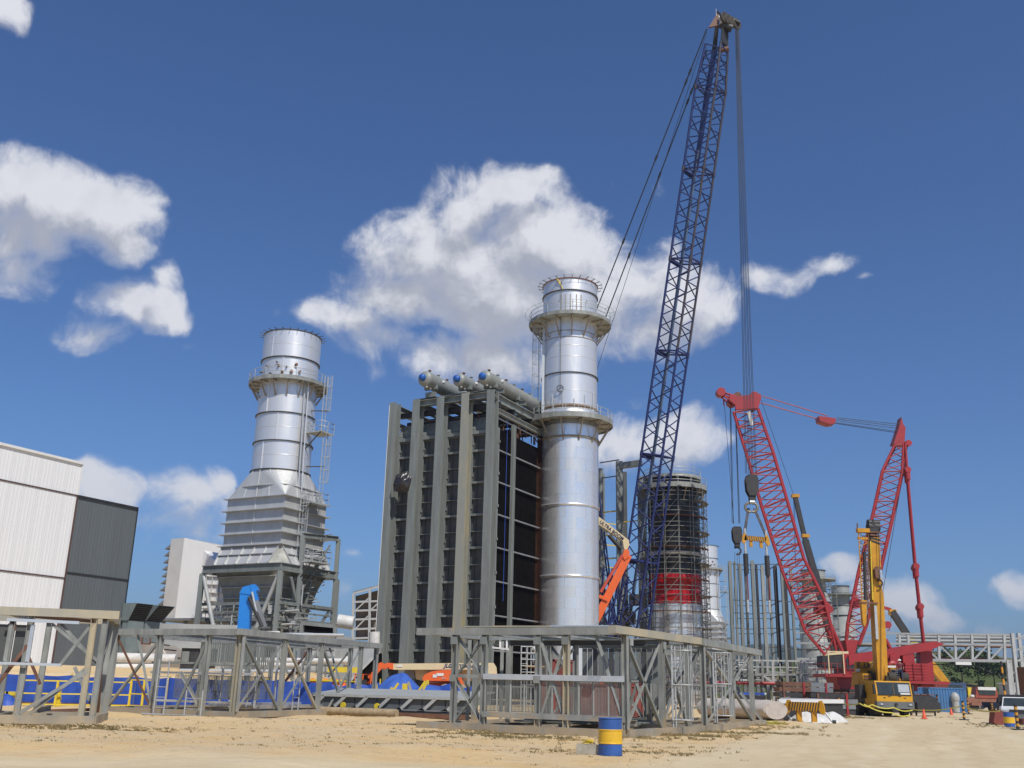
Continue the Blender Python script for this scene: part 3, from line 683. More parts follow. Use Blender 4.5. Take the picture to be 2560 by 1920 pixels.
for i in range(4):
    z1,z0=zl[i],zl[i+1]; r0,r1=box_ring(z0),box_ring(z1)
    for k in range(4):
        b=MB(); k2=(k+1)%4
        b.add([r0[k],r0[k2],r1[k2],r1[k]],[(0,1,2,3)]); b.build('casing_panel',M_stkbox,ls)
    for t in (.5,):
        for k in (3,0):
            k2=(k+1)%4; p=lerp(r0[k],r0[k2],t); q=lerp(r1[k],r1[k2],t); bar(ls,'vertical_rib',p,q,.09,.12,M_stkbox)
    if i>0 or True:
        ring=box_ring(z0,.42); inner=box_ring(z0,-.05); b=MB(); dz_=V((0,0,-.07))
        b.add(ring+inner+[p+dz_ for p in ring]+[p+dz_ for p in inner],[(j,(j+1)%4,4+(j+1)%4,4+j) for j in range(4)]+[(8+j,8+(j+1)%4,(j+1)%4,j) for j in range(4)]+[(8+j,12+j,12+(j+1)%4,8+(j+1)%4) for j in range(4)]); b.build('stiffener_ledge',M_stkbox,ls)
# flared skirt with chamfered corners
r0=box_ring(14.25); r1=box_ring(12.3,1.2)
for k in range(4):
    k2=(k+1)%4; e=(r0[k2]-r0[k]).normalized()
    a_,b_,c_,d_=r0[k],r0[k2],r1[k2]-e*1.5,r1[k]+e*1.5
    b=MB(); b.add([a_,b_,c_,d_],[(0,1,2,3)]); b.build('flare_panel',M_stkbox,ls)
    e2=(r0[(k+2)%4]-r0[k2]).normalized(); b=MB(); b.add([r0[k2],r1[k2]-e*1.5,r1[k2]+e2*1.5],[(0,1,2)]); b.build('corner_facet',M_hop,ls)
    nrm=e.cross(UP).normalized()*1.0
    for j,t in enumerate((.5,)):
        p=lerp(lerp(a_,b_,0),lerp(d_,c_,0),t); q=lerp(lerp(a_,b_,1),lerp(d_,c_,1),t); bar(ls,'flare_rib',p+nrm*.08,q+nrm*.08,.26,.07,M_stkbox)
    for i in range(6):
        t=i/5; bar(ls,'flare_rib',lerp(a_,b_,t)+nrm*.04,lerp(d_,c_,t)+nrm*.04,.07,.22,M_stkbox,up=nrm)
# support frame
fx,fy=4.95,4.3; zf=12.25
def fp(u,v,z): return lp(u,v,z)
for (p,q) in (((-fx,-fy),(fx,-fy)),((fx,-fy),(fx,fy)),((fx,fy),(-fx,fy)),((-fx,fy),(-fx,-fy))):
    bar(ls,'ring_beam',fp(*p,zf-.35),fp(*q,zf-.35),.35,.75,M_steel,'ib')
cols_=[(-fx,-fy),(fx,-fy),(fx,fy),(-fx,fy)]
for (u,v) in cols_: bar(ls,'support_column',fp(u,v,1.),fp(u,v,zf-.75),.45,.45,M_steel,'ib')
bar(ls,'support_column',fp(fx,-fy+2.8,1.),fp(fx,-fy+2.8,15.2),.4,.4,M_steel,'ib'); bar(ls,'support_column',fp(fx,-fy+8.3,1.),fp(fx,-fy+8.3,15.6),.4,.4,M_steel,'ib')
bar(ls,'ring_beam',fp(fx,-fy+2.8,15.2),fp(fx,-fy+8.3,15.6),.3,.5,M_steel,'ib')
bar(ls,'frame_beam',fp(fx,-fy+2.8,8.5),fp(fx,-fy+8.3,8.5),.3,.4,M_steel,'ib'); bar(ls,'frame_beam',fp(fx,-fy,8.8),fp(fx,-fy+2.8,8.8),.3,.35,M_steel,'ib')
bar(ls,'frame_brace',fp(fx,-fy+2.8,3.),fp(fx,-fy+8.3,9),.22,.22,M_steel); bar(ls,'frame_brace',fp(fx,-fy+2.8,9.5),fp(fx,-fy+7,14.8),.14,.14,M_steel); bar(ls,'frame_brace',fp(fx,-fy+8.3,3.),fp(fx,-fy+3.2,8.4),.22,.22,M_steel)
for (p,q) in (((-fx+.2,zf-1.),(-1.2,2.6)),((fx-.2,zf-1.),(1.2,3.0))):
    b=MB(); b.tube(fp(p[0],-fy,p[1]),fp(q[0],-fy,q[1]),.2,10); b.build('tube_brace',M_lgrey,ls)
for (p,q) in (((-fx+.2,zf-1.),(-3.4,3.)),((fx-.4,zf-1.2),(3.2,4.))):
    b=MB(); b.tube(fp(p[0],-fy+5,p[1]),fp(q[0],-fy+5,q[1]),.17,8); b.build('tube_brace',M_steel,ls)
for v in (-fy+1.5,):
    b=MB(); b.tube(fp(fx,v,zf-1.2),fp(fx,v+3.4,4),.17,8); b.build('tube_brace',M_steel,ls)
# hopper below the ring beam
hz_=[(12.2,4.3,3.6,0),(11.2,3.9,3.3,1),(10.2,3.5,3.0,1),(9.2,3.3,2.8,1),(8.3,3.1,2.6,1),(7.5,2.9,2.5,1),(6.0,2.7,2.4,1),(3.2,2.7,2.4,0)]
for i in range(len(hz_)-1):
    z1,u1,v1,_=hz_[i]; z0,u0,v0,_=hz_[i+1]
    A_=[lp(u1,-v1,z1),lp(u1,v1,z1),lp(-u1,v1,z1),lp(-u1,-v1,z1)]; B_=[lp(u0,-v0,z0),lp(u0,v0,z0),lp(-u0,v0,z0),lp(-u0,-v0,z0)]
    for k in range(4):
        b=MB(); k2=(k+1)%4; b.add([A_[k],A_[k2],B_[k2],B_[k]],[(0,1,2,3)]); b.build('hopper_panel',M_hop,ls)
        if k in(3,0) and i>0: bar(ls,'hopper_rib',A_[k],A_[k2],.5,.09,M_stkbox)
# plant clutter under the hopper: joined, too small to pick apart
b=MB(); r_=random.Random(3)
for i in range(90):
    u=r_.uniform(-fx,fx+1); v=r_.uniform(-fy,-1); z=r_.uniform(5.6,8.6); k=r_.random()
    if k<.35: b.beam(lp(u,v,z),lp(u+r_.uniform(.8,3),v,z),.1,.14)
    elif k<.6: b.tube(lp(u,v,z),lp(u,v,z+r_.uniform(.5,2)),.07,6)
    elif k<.85: b.tube(lp(u,v,z),lp(u+r_.uniform(.4,2),v+.3,z+.1),r_.uniform(.05,.16),8)
    else: b.box(lp(u,v,z),(r_.uniform(.3,.9),.5,r_.uniform(.3,.9)))
o=b.build('pipework',M_lgrey,ls); stuff(o)
b=MB()
for i in range(5):
    z=5.6+i*.75; b.beam(lp(-fx,-fy+.4,z),lp(fx+.6,-fy+.4,z),.12,.16 if i%2 else .28); b.beam(lp(fx+.1,-fy,z),lp(fx+.1,-fy+8,z),.12,.16 if i%2 else .28)
for i in range(15): b.beam(lp(-fx+i*.7,-fy+.3,7.2),lp(-fx+i*.7,-fy+.3,8.2),.05,.05)
for z in (7.7,8.2): b.beam(lp(-fx,-fy+.3,z),lp(fx,-fy+.3,z),.05,.05)
stuff(b.build('walkway_beams',M_steel,ls))
# ladders and landings on the right
caged_ladder(ls,lp(4.0,-.9,3),16.5,GB); caged_ladder(ls,lp(4.55,1.1,18.7),7.3,GB,cage=True); caged_ladder(ls,lp(4.3,.9,26.2),6,GB)
def landing(u0,u1,v0,v1,z):
    b=MB(); b.prism([lp(u0,v0,z),lp(u1,v0,z),lp(u1,v1,z),lp(u0,v1,z)],V((0,0,.12))); b.build('landing_deck',M_deck,ls)
    b=MB(); c4=[lp(u0,v0,z),lp(u1,v0,z),lp(u1,v1,z),lp(u0,v1,z)]
    for h in (.55,1.1): b.path([p+UP*(h+.1) for p in c4],.03,4,True)
    for i in range(4):
        for t in (0,.5): p=lerp(c4[i],c4[(i+1)%4],t); b.tube(p,p+UP*1.2,.03,4)
    b.build('railing',M_rail,ls)
    bar(ls,'landing_brace',lp(u1-.1,v0,z),lp(u0-.2,v0,z-1.8),.1,.1,M_seam)
landing(3.0,4.9,.0,2.0,26.0); landing(3.6,5.2,-.9,1.6,18.5); landing(5.0,6.4,-1.6,1.2,12.6)
bar(ls,'ladder_post',lp(3.7,-1.1,11),lp(3.0,-.9,31.2),.12,.12,M_rail); bar(ls,'ladder_post',lp(3.95,-.9,11),lp(3.3,-.7,31.2),.09,.09,M_stk)
for z in (22.6,28.5): bar(ls,'ladder_tie',lp(2.6,.4,z),lp(4.6,1.2,z),.1,.1,M_seam)
b=MB()
for i in range(26):
    z=9+i*.27; u=r_.uniform(3.5,6); b.tube(lp(u,-1+r_.uniform(0,3),z),lp(u+r_.uniform(.3,1.4),.5,z+.05),.05,5)
stuff(b.build('small_pipes',M_lgrey,ls))
# ---- main stack
CS=V((6.1,100,0)); RC=2.9
ms=thing('exhaust_stack','tallest silver exhaust stack with two ring platforms, right of the grey tower','stack',(CS.x,CS.y,0))
zr=[28.0,32.8,39.0,41.95,43.3]
for i in range(4): stack_shell(ms,CS,RC+(.04 if i==3 else 0),zr[i],zr[i+1])
for z,m_ in ((32.8,M_seam),(41.95,M_seam),(43.3,M_red)): flange(ms,CS,RC,z,m_ if m_ is not M_red else mat('primer_rim',(.22,.10,.09)),w=.13)
for z in (29.2,37.4,36.7): flange(ms,CS,RC,z,M_stain,w=.05,h=.06,name='weld_band')
for z in (30.9,34.6,35.8,40.4): flange(ms,CS,RC,z,M_stk,w=.012,h=.05,name='plate_weld')
b=MB(); b.lathe((CS.x,CS.y,0),[(RC-.06,43.3),(RC-.06,38)],48); b.build('inner_lining',M_dark,ms)
for i in range(24):
    a=2*PI*i/24; d=V((math.cos(a),math.sin(a),0)); b=MB(); b.beam(CS+d*(RC)+UP*43.32,CS+d*(RC+.62)+UP*43.42,.05,.07); b.build('rim_spike',M_seam,ms)
b=MB(); b.path([CS+V((math.cos(2*PI*i/40)*(RC+.55),math.sin(2*PI*i/40)*(RC+.55),43.45)) for i in range(40)],.02,4,True); b.build('rim_rail',M_rail,ms)
for a_ in (-112,-103,-93,-80,-70): 
    a=R(a_); d=V((math.cos(a),math.sin(a),0)); b=MB(); b.box(CS+d*(RC+.01)+UP*40.55,(.09,.09,1.8)); b.build('stain_strip',M_stain,ms)
b=MB(); p=CS+V((math.cos(R(-118)),math.sin(R(-118)),0))*(RC+.12); b.beam(p+UP*43.2+V((-.15,0,0)),p+UP*41.9+V((.55,0,0)),.28,.08); b.build('yellow_sling',M_yel,ms)
ring_platform(ms,CS,RC,RC+1.5,38.9,20,brk=2.0,nbr=14)
ring_platform(ms,CS,RC+.1,RC+1.62,27.9,22,brk=2.3,nbr=12,toe=.4)
b=MB(); b.path([CS+V((math.cos(2*PI*i/40)*(RC+1.95),math.sin(2*PI*i/40)*(RC+1.95),40.1)) for i in range(40)],.02,4,True); b.build('outer_rail',M_rail,ms)
for i in range(20):
    a=2*PI*i/20; d=V((math.cos(a),math.sin(a),0)); bar(ms,'rail_spike',CS+d*(RC+1.45)+UP*39.95,CS+d*(RC+2.0)+UP*40.12,.05,.05,M_rail)
for i in range(16):
    a=2*PI*i/16+.1; d=V((math.cos(a),math.sin(a),0)); bar(ms,'stub_rod',CS+d*(RC+.12)+UP*28.7,CS+d*(RC+.12)+UP*(30.0+.5*((i*7)%3)),.05,.05,M_rail)
b=MB(); b.lathe((CS.x,CS.y,0),[(RC+.05,28.0),(RC+.42,28.1),(RC+.42,28.7),(RC+.02,29.1)],60); b.build('insulation_collar',M_clad,ms)
b=MB(); b.lathe((CS.x,CS.y,0),[(RC+.03,29.1),(RC+.14,29.15),(RC+.14,29.35),(RC+.03,29.4)],60); b.build('rusty_band',mat('rusty_flange',(.30,.22,.14),.7,0,c2=(.14,.09,.06),nscale=5),ms)
p=CS+V((math.cos(R(-112)),math.sin(R(-112)),0))*(RC+.16)
b=MB(); b.path([p+UP*31+V((math.cos(t)*.32,0,math.sin(t)*.36)) for t in [2*PI*q/14 for q in range(14)]],.05,5,True); b.tube(p+UP*29.8,p+UP*43,.025,4); b.build('hanging_cable',M_seam,ms)
# insulated lower part: one sheet course above another, each lapping the one below
zc_=[z for z in (1.0,2.1,3.2,4.3,5.45,6.6,7.75,8.9,10.0,11.0,12.0,13.15,14.3,15.45,16.6,17.75,18.95,20.1,21.3,22.5,23.7,24.9,26.1,27.3)]
for i in range(len(zc_)-1):
    z0,z1=zc_[i],zc_[i+1]; ns=9; off=(i%2)*.35
    for k in range(ns):
        a0=2*PI*k/ns+off; a1=2*PI*(k+1)/ns+off-.003
        rr=RC+.13+rnd.uniform(-.003,.003)
        b=MB(); b.lathe((CS.x,CS.y,0),[(rr,z0+.05),(rr,z1)],9,a0,a1); b.lathe((CS.x,CS.y,0),[(rr-.01,z0),(rr+.008,z0+.0),(rr+.008,z0+.05),(rr,z0+.05)],9,a0,a1,False); b.build('cladding_sheet',r_cl.choice((M_clads[0],M_clads[0],M_clads[1],M_clads[2],M_clads[3],M_clads[0])),ms)
b=MB(); b.lathe((CS.x,CS.y,0),[(RC+.08,1.0),(RC+.08,27.3),(RC+.03,28.0)],60); b.build('insulated_core',mat('aluminium_lap',(.45,.46,.48),.4,.8),ms)
for z in (12.05,19.05,26.0): 
    b=MB(); b.lathe((CS.x,CS.y,0),[(RC+.13,z-.12),(RC+.24,z-.10),(RC+.24,z+.10),(RC+.13,z+.12)],72); b.build('cladding_band',M_clad if z<20 else M_stain,ms)
b=MB(); b.lathe((CS.x,CS.y,0),[(RC+.3,0),(RC+.3,1.0),(RC+.1,1.0)],48); b.build('base_ring',M_conc,ms)
a=R(192); d=V((math.cos(a),math.sin(a),0)); caged_ladder(ms,CS+d*(RC+.45)+UP*28.2,10.4,d,w=.55)
bar(ms,'cable_tray',CS+V((math.cos(R(205)),math.sin(R(205)),0))*(RC+.25)+UP*28.2,CS+V((math.cos(R(205)),math.sin(R(205)),0))*(RC+.25)+UP*39,.25,.12,M_rail)
# ================================================================ heat recovery tower (grey steel box with five buttress columns)
C5=V((-1.65,89.64,0))
def hp(u,w_,z): q=C5-GB*u+GA*w_; return V((q.x,q.y,z))
ht=thing('boiler_tower','tall dark grey boiler casing behind five heavy steel columns','boiler tower',C5)
M_colA=M_steel
ZT=28.5
for i in range(5):
    u=2.8*i; m_=M_steelstain if i in(1,4) and False else M_steel
    bar(ht,'column',hp(u+.4,.45,0),hp(u+.4,.45,ZT),.82,.9,M_steelstain if i==1 else M_steel,'ib',up=GA)
    if i<5:
        # fishplates and beam seats up the column
        for k in range(8):
            z=2.3+k*3.05; bar(ht,'seat_bracket',hp(u-.10,.95,z),hp(u-.10,1.12,z),.16,.26,M_steel)
rows=[1.2,3.05]+[4.6+1.53*k for k in range(14)]
rows=[z for z in rows if z<25.0]+[25.2]
for i in range(4):
    u0=2.8*i+.4+.05; u1=u0+2.7
    for k in range(len(rows)-1):
        b=MB(); z0,z1=rows[k],rows[k+1]
        b.prism([hp(u0,1.3,z0+.02),hp(u1,1.3,z0+.02),hp(u1,1.3,z1-.02),hp(u0,1.3,z1-.02)],GA*.06); b.build('casing_panel',M_casing,ht)
        if k>0:
            th=(k%2==0)
            if th: bar(ht,'stiffener_beam',hp(u0,1.12,z0),hp(u1,1.12,z0),.3,.2,M_steel)
            else: bar(ht,'stiffener',hp(u0,1.2,z0),hp(u1,1.2,z0),.2,.07,M_steel)
    for du in (.9,1.85): bar(ht,'vertical_rib',hp(u0+du,1.24,1.2),hp(u0+du,1.24,25.0),.05,.1,M_casing)
    b=MB(); b.prism([hp(u0,1.15,24.7),hp(u1,1.15,24.7),hp(u1,1.75,26.4),hp(u0,1.75,26.4)],GA*.06); b.build('roof_slope_plate',M_lgrey if False else M_steel,ht)
    bar(ht,'eaves_beam',hp(u0,1.1,24.72),hp(u1,1.1,24.72),.4,.3,M_steel)
# cream strip beside each column (edge plate catching the sun)
for i in range(5):
    u=2.8*i; bar(ht,'edge_plate',hp(u-.02,1.05,1.),hp(u-.02,1.05,25.),.1,.22,M_steel,up=GA)
# interior: dark tube bundle, seen through the open right-hand side
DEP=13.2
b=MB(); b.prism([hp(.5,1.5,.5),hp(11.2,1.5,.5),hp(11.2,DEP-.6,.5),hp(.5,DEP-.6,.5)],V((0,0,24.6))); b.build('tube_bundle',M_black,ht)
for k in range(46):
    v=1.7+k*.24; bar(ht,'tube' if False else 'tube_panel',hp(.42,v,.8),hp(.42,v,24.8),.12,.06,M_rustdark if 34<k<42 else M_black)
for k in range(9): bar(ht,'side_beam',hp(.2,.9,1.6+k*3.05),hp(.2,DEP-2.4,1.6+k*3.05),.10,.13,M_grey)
bar(ht,'side_post',hp(.05,4.2,.5),hp(.05,4.2,26.0),.32,.45,M_steel,'ib',up=GA)
bar(ht,'side_post',hp(.3,DEP-2.6,.5),hp(.3,DEP-2.6,26.5),.5,.5,M_rustdark,'ib',up=GA)
bar(ht,'rear_column',hp(.2,DEP-1.3,0),hp(.2,DEP-1.3,ZT-2),.8,1.3,M_casing,'box',up=GA)
for u in (0,2.8,5.6,8.4,11.2): bar(ht,'roof_beam',hp(u+.4,.95,ZT-.55),hp(u+.4,DEP,ZT-.55),.5,.8,M_steel,'ib')
for z,h in ((ZT-.35,.6),): bar(ht,'cap_beam',hp(-.0,.5,z),hp(8.9,.5,z),.5,h,M_steel,'ib')
bar(ht,'roof_beam',hp(.1,.9,ZT-1.9),hp(.1,DEP,ZT-1.9),.4,.5,M_galv,'ib'); bar(ht,'roof_beam',hp(11.5,.9,ZT-2.2),hp(11.5,DEP,ZT-2.2),.4,.5,M_galv,'ib')
for v in (1.6,6.2,10.9): bar(ht,'drum_beam',hp(-.2,v,ZT+.28),hp(10.1,v,ZT+.28),.3,.5,M_steel,'ib')
for v in (1.2,4.2,8,12): bar(ht,'cross_beam',hp(0,v,ZT-1.2),hp(11.4,v,ZT-1.2),.4,.5,M_dark,'ib')
b=MB(); r_=random.Random(5)
for i in range(110):
    u=r_.uniform(.6,11); v=r_.uniform(1.4,11); b.tube(hp(u,v,25.6),hp(u,v,26.4+r_.uniform(0,.6)),.06,6)
stuff(b.build('roof_nozzles',M_brown,ht))
b=MB()
for i in range(5):
    b.tube(hp(1,2+i*2,26.5),hp(11,2+i*2,26.6),.22,8)
stuff(b.build('header_pipes',M_dark,ht))
b=MB(); p=hp(11.9,-.1,0); b.tube(p+UP*28.2,p+UP*5,.03,5); b.build('white_rope',M_white,ht)
b=MB(); p=hp(-.25,2.3,0); b.tube(p+UP*26,p+UP*9,.028,5); b.build('blue_rope',M_blue,ht)
# black plastic sheet hanging on the left column
M_bsheet=mat('black_sheet',(.02,.018,.018),.28,0,c2=(.035,.03,.03),nscale=2)
ps=[(1020,1178),(1036,1190),(1026,1236),(1010,1232),(984,1228),(983,1212),(990,1188),(1000,1181)]

from mathutils.geometry import tessellate_polygon
b=MB(); cx_,cy_=1006,1206; n=len(ps); K=7; rows=[]
for j in range(1,K+1):
    for i in range(n*4):
        a0=ps[i//4]; a1=ps[(i//4+1)%n]; f=(i%4)/4; x=a0[0]*(1-f)+a1[0]*f; y=a0[1]*(1-f)+a1[1]*f; t=j/K
        X=cx_+(x-cx_)*t; Y_=cy_+(y-cy_)*t
        p=at(X,Y_,94.1); p.y+= -.5*(1-t*t)+.35*MN.noise(V((X*.09+Y_*.02,Y_*.025,3)))+.12*MN.noise(V((X*.3,Y_*.08,5))); rows.append(p)
m4=n*4; q=at(cx_,cy_,93.6)
b.add([q]+rows,[(0,1+i,1+(i+1)%m4) for i in range(m4)]+[(1+j*m4+i,1+(j+1)*m4+i,1+(j+1)*m4+(i+1)%m4,1+j*m4+(i+1)%m4) for j in range(K-1) for i in range(m4)],True)
pts=[];n=0; o=b.build('plastic_sheet',M_bsheet); solo(o,'crumpled black plastic sheet tied to the leftmost tower column','plastic sheet')
# steam drums resting on the roof
def drum(px_,py_,Y,r,Ln,label,dark=False):
    c=at(px_,py_,Y); t=thing('steam_drum',label,'steam drum',(c.x,c.y,c.z-r),group='steam drums on the tower roof')
    q=GA.to_track_quat('Z','Y').to_matrix().to_4x4(); M=Matrix.Translation(c)@q
    b=MB(M); pr=[(0.01,-.0)]+[(r*math.sin(a),.62*r*(1-math.cos(a))) for a in [PI/2*k/7 for k in range(1,8)]]
    pr+= [(r,Ln-.62*r)]+[(r*math.cos(a),Ln-.62*r+.62*r*math.sin(a)) for a in [PI/2*k/7 for k in range(1,8)]]
    b.lathe((0,0,0),pr,28); b.build('vessel',M_drum,t)
    b=MB(M); b.lathe((0,0,0),[(.02,-.36),(.28,-.34),(.36,-.12),(.34,.12)],12); b.build('blue_end_cap',M_bluecap,t)
    for s in (1.6,Ln*.5,Ln-1.6):
        b=MB(); p=c+GA*s; b.beam(p-UP*(r*.7)-GB*.7,p-UP*(r*.7)+GB*.7,.35,.5); b.beam(p-UP*(r+.55)-GB*.55,p-UP*(r+.55)+GB*.55,.3,.5); b.build('saddle',M_steel,t)
    for k in range(6):
        p=c+GA*(1.2+k*(Ln-2)/6); b=MB(); b.tube(p+UP*(r-.05),p+UP*(r+.28),.09,8); b.tube(p+UP*(r+.24),p+UP*(r+.3),.17,8); b.build('nozzle',M_drum if k%2 else M_brown,t)
    b=MB(); p=c+GA*2.6-GB*-(r*.0)+GB*(r*.93)+UP*.2; b.box(p,(.28,.28,.22)); b.build('name_label',M_white,t)
    for s in (.5,1.2): b=MB(); p=c+GA*s-UP*(r+.02)+GB*.2; b.sphere(p,.12,8,6); b.build('drain_cap',M_white,t)
M_drum=mat('drum_grey',(.27,.285,.265),.5,.1,c2=(.23,.24,.225),nscale=1)
M_bluecap=mat('blue_cap',(.015,.10,.38),.4,0,bump=1.,bscale=8,c2=(.015,.10,.42),nscale=4)
drum(1057,944,93.0,.80,12.,'largest steam drum with a blue end cap, leftmost of the three on the tower roof')
drum(1143,947,91.4,.66,11.,'slimmest steam drum with a blue end cap, middle of the three on the tower roof')
drum(1207,941,89.9,.72,12.5,'long steam drum with a blue end cap, rightmost of the three beside the tall stack')
# ================================================================ steel frame modules in the foreground
def module(name,label,P0,PL,PR,hz,lposts,rposts,wid=.0,cm=M_galv,base=0.,cs=.34,top_ext=(0,0,0,0),dn_ext=(0,0,0,0),lbr=(),rbr=(),back=True,rm=None,grp='steel truss modules lying along the sandy bank'):
    P0,PL,PR=V(P0),V(PL),V(PR)
    for p in (P0,PL,PR): p.z=base
    t=thing(name,label,'steel frame',P0,group=grp)
    dl=(PL-P0); dr=(PR-P0); PB=P0+dl+dr
    def ch(a,c,z,e0,e1,m):
        d=(c-a).normalized(); bar(t,'chord',a-d*e0+UP*z,c+d*e1+UP*z,.30,cs,m,'box')
    zt=hz-cs/2; zb_=cs/2
    ch(P0,PL,zt,top_ext[0],top_ext[1],cm); ch(P0,PR,zt+.003,top_ext[2],top_ext[3],rm or cm)
    ch(P0,PL,zb_,dn_ext[0],dn_ext[1],cm); ch(P0,PR,zb_+.003,dn_ext[2],dn_ext[3],cm)
    if back:
        ch(PL,PB,zt,0,0,cm); ch(PR,PB,zt,0,0,cm); ch(PL,PB,zb_,0,0,cm); ch(PR,PB,zb_,0,0,cm)
    def post(p,d,m=None): bar(t,'post',p+UP*cs,p+UP*(hz-cs),.21,.21,m or cm,'ib',up=d)
    post(P0,dl.normalized())
    for k in lposts:
        post(P0+dl*k,dl.normalized(),M_galvtan if k in (lposts[0],) and len(lposts)>3 else None)
        if back: post(P0+dl*k+dr,dl.normalized())
    for k in rposts:
        post(P0+dr*k,dr.normalized())
        if back: post(P0+dr*k+dl,dr.normalized())
    def br(a,dv,list_,off):
        for (k0,z0,k1,z1,m) in list_:
            n=dv.normalized().cross(UP)
            bar(t,'brace',a+dv*k0+UP*(cs+z0*(hz-2*cs))+n*off,a+dv*k1+UP*(cs+z1*(hz-2*cs))+n*off,.12,.12,m,'ang')
    br(P0,dl,lbr,.04); br(P0,dr,rbr,-.04)
    if back:
        br(PR,dl,[(a,1-b_,c,1-d_,m) for a,b_,c,d_,m in lbr],.04)
    # top cross members
    for k in (0.33,.66):
        if back: bar(t,'cross_member',P0+dl*k+UP*(hz-.2),P0+dl*k+dr+UP*(hz-.2),.16,.2,cm,'ib')
        if back: bar(t,'cross_member',P0+dl*k+UP*(.2),P0+dl*k+dr+UP*(.2),.16,.2,cm,'ib')
    return t,dl,dr
def gusset(t,p,d,s=.34,m=None):
    s=s*.7
    n=V(d).normalized(); b=MB(); b.box((0,0,0),(s,.03,s)); o=b.build('gusset_plate',m or M_galv,None); 
    M=Matrix.Translation(V(p)-V(t.location if False else (0,0,0)))@n.to_track_quat('X','Z').to_matrix().to_4x4(); o.parent=t; o.matrix_basis=t.matrix_basis.inverted()@M
def grating(t,p0,dv,L_,z0,z1,m,n=None,name='grating_panel',off=0.,thick=.03,mesh=False):
    """upright bars between two rails; one panel"""
    p0=V(p0); d=V(dv).normalized(); b=MB(); n=n or int(L_/.11); w_=.02
    nr=d.cross(UP)*off
    for i in range(n+1):
        q=p0+nr+d*(L_*i/n); b.beam(q+UP*z0,q+UP*z1,w_,thick,up=d)
    for k in range(4 if mesh else 2):
        z=z0+(z1-z0)*k/(3 if mesh else 1); b.beam(p0+nr+UP*z,p0+nr+d*L_+UP*z,.03,.03)
    return b.build(name,m,t)
G_=M_galv; T_=M_galvtan
# --- frame C: nearest, centre right
C0=at(1565,1838,36.6); CL_=at(1068,1806,40.4); CR_=at(1756,1825,43.2)
C0.z=CL_.z=CR_.z=0
hC=3.78
tc,dl,dr=module('truss_module','nearest steel truss module with upright grating panels, behind the blue and yellow barrel',C0,CL_,CR_,hC,
  (.28,.42,.70,.86),(.44,.80),lbr=((.28,1,.42,0,G_),(.28,0,.42,1,M_steel),(.70,1,.86,.52,M_steel),(.70,.52,.86,1,G_),(.70,0,.86,.5,G_),(.70,.5,.86,0,M_steel),(.0,0,.14,1,M_steel)),
  rbr=((0,1,.44,0,M_steel),(0,0,.44,1,G_),(.44,1,.80,0,M_steel),(.44,0,.80,1,G_)),top_ext=(.0,.6,1.1,0.),dn_ext=(0,.4,0,.1),rm=M_galvtan,cs=.27)
u_l=dl.normalized(); u_r=dr.normalized(); LLc=dl.length; LRc=dr.length
# bright rails and grating in the left face
for z,a,c in ((1.98,.0,.70),(.62,.0,.70)):
    bar(tc,'rail_beam',C0+dl*a+UP*z,C0+dl*c+UP*z,.22,.2,M_shiny if z>1 else G_,'box')
M_grate=mat('grating_bars',(.23,.24,.22),.55,.3,c2=(.15,.155,.14),nscale=2)
grating(tc,C0+dl*.02,dl,LLc*.31,.75,1.86,M_grate,n=46,name='mesh_panel'); grating(tc,C0+dl*.345,dl,LLc*.345,.75,1.86,M_grate,n=48,name='mesh_panel')
for k in (.08,.15,.22,.35,.49,.56,.63): bar(tc,'panel_post',C0+dl*k+UP*.7,C0+dl*k+UP*1.9,.06,.06,G_)
# upper dark slatted panel on the back plane
bk=C0+dr*.55
for k in range(15):
    a=.03+k*.0285; b=MB(); p=bk+dl*a; q=bk+dl*(a+.026)
    b.beam(lerp(p,q,.5)+UP*2.0,lerp(p,q,.5)+UP*3.2,LLc*.024,.04,up=u_l.cross(UP)); b.build('panel_slat',M_steel if k%3 else M_casing,tc)
for z in (1.95,3.28): bar(tc,'panel_rail',bk+dl*.02+UP*z,bk+dl*.47+UP*z,.12,.14,M_steel)
bar(tc,'inner_beam',bk+dl*.0+UP*3.45,bk+dl*.95+UP*3.42,.3,.22,M_steel,'ib'); bar(tc,'inner_beam',C0+dr*.25+UP*3.3,C0+dr*.25+dl*.7+UP*3.3,.25,.2,M_casing,'ib')
bar(tc,'small_frame_bar',C0+dl*.585+UP*3.36,C0+dl*.585+UP*3.0,.07,.07,M_white); bar(tc,'small_frame_bar',C0+dl*.62+UP*3.36,C0+dl*.62+UP*3.0,.07,.07,M_white); bar(tc,'small_frame_bar',C0+dl*.575+UP*2.98,C0+dl*.66+UP*3.05,.07,.07,M_white)
# light plates laid on the top chord and on the ground
for k,l,w_ in ((.06,.22,.5),(.20,.16,.44),(.36,.3,.5),(.62,.2,.42)):
    b=MB(); b.beam(C0+dl*k+UP*(hC+.04)+dr*.02,C0+dl*(k+l)+UP*(hC+.05)+dr*.02,w_,.05); b.build('loose_plate',M_shiny if k<.3 else T_,tc)
for k,l,r_o,m_ in ((.05,.5,.25,M_galv),(.1,.62,.5,M_steel),(.2,.4,.75,M_galv)):
    bar(tc,'floor_beam',C0+dl*k+dr*r_o+UP*.45,C0+dl*(k+l)+dr*(r_o-.05)+UP*.42,.25,.22,m_,'ib')
b=MB(); b.prism([C0+dl*.05+dr*.15+UP*.36,C0+dl*.62+dr*.15+UP*.36,C0+dl*.55+dr*.55+UP*.40,C0+dl*.08+dr*.5+UP*.40],UP*.05); b.build('floor_plate',M_grate,tc)
pl=C0+dr*.52-(u_r.cross(UP))*0
caged_ladder(tc,C0+dr*.60+u_l*-.0+UP*.25,3.1,-u_l,name='ladder',cage=True,z_c=.3,m=M_rail,w=.35)
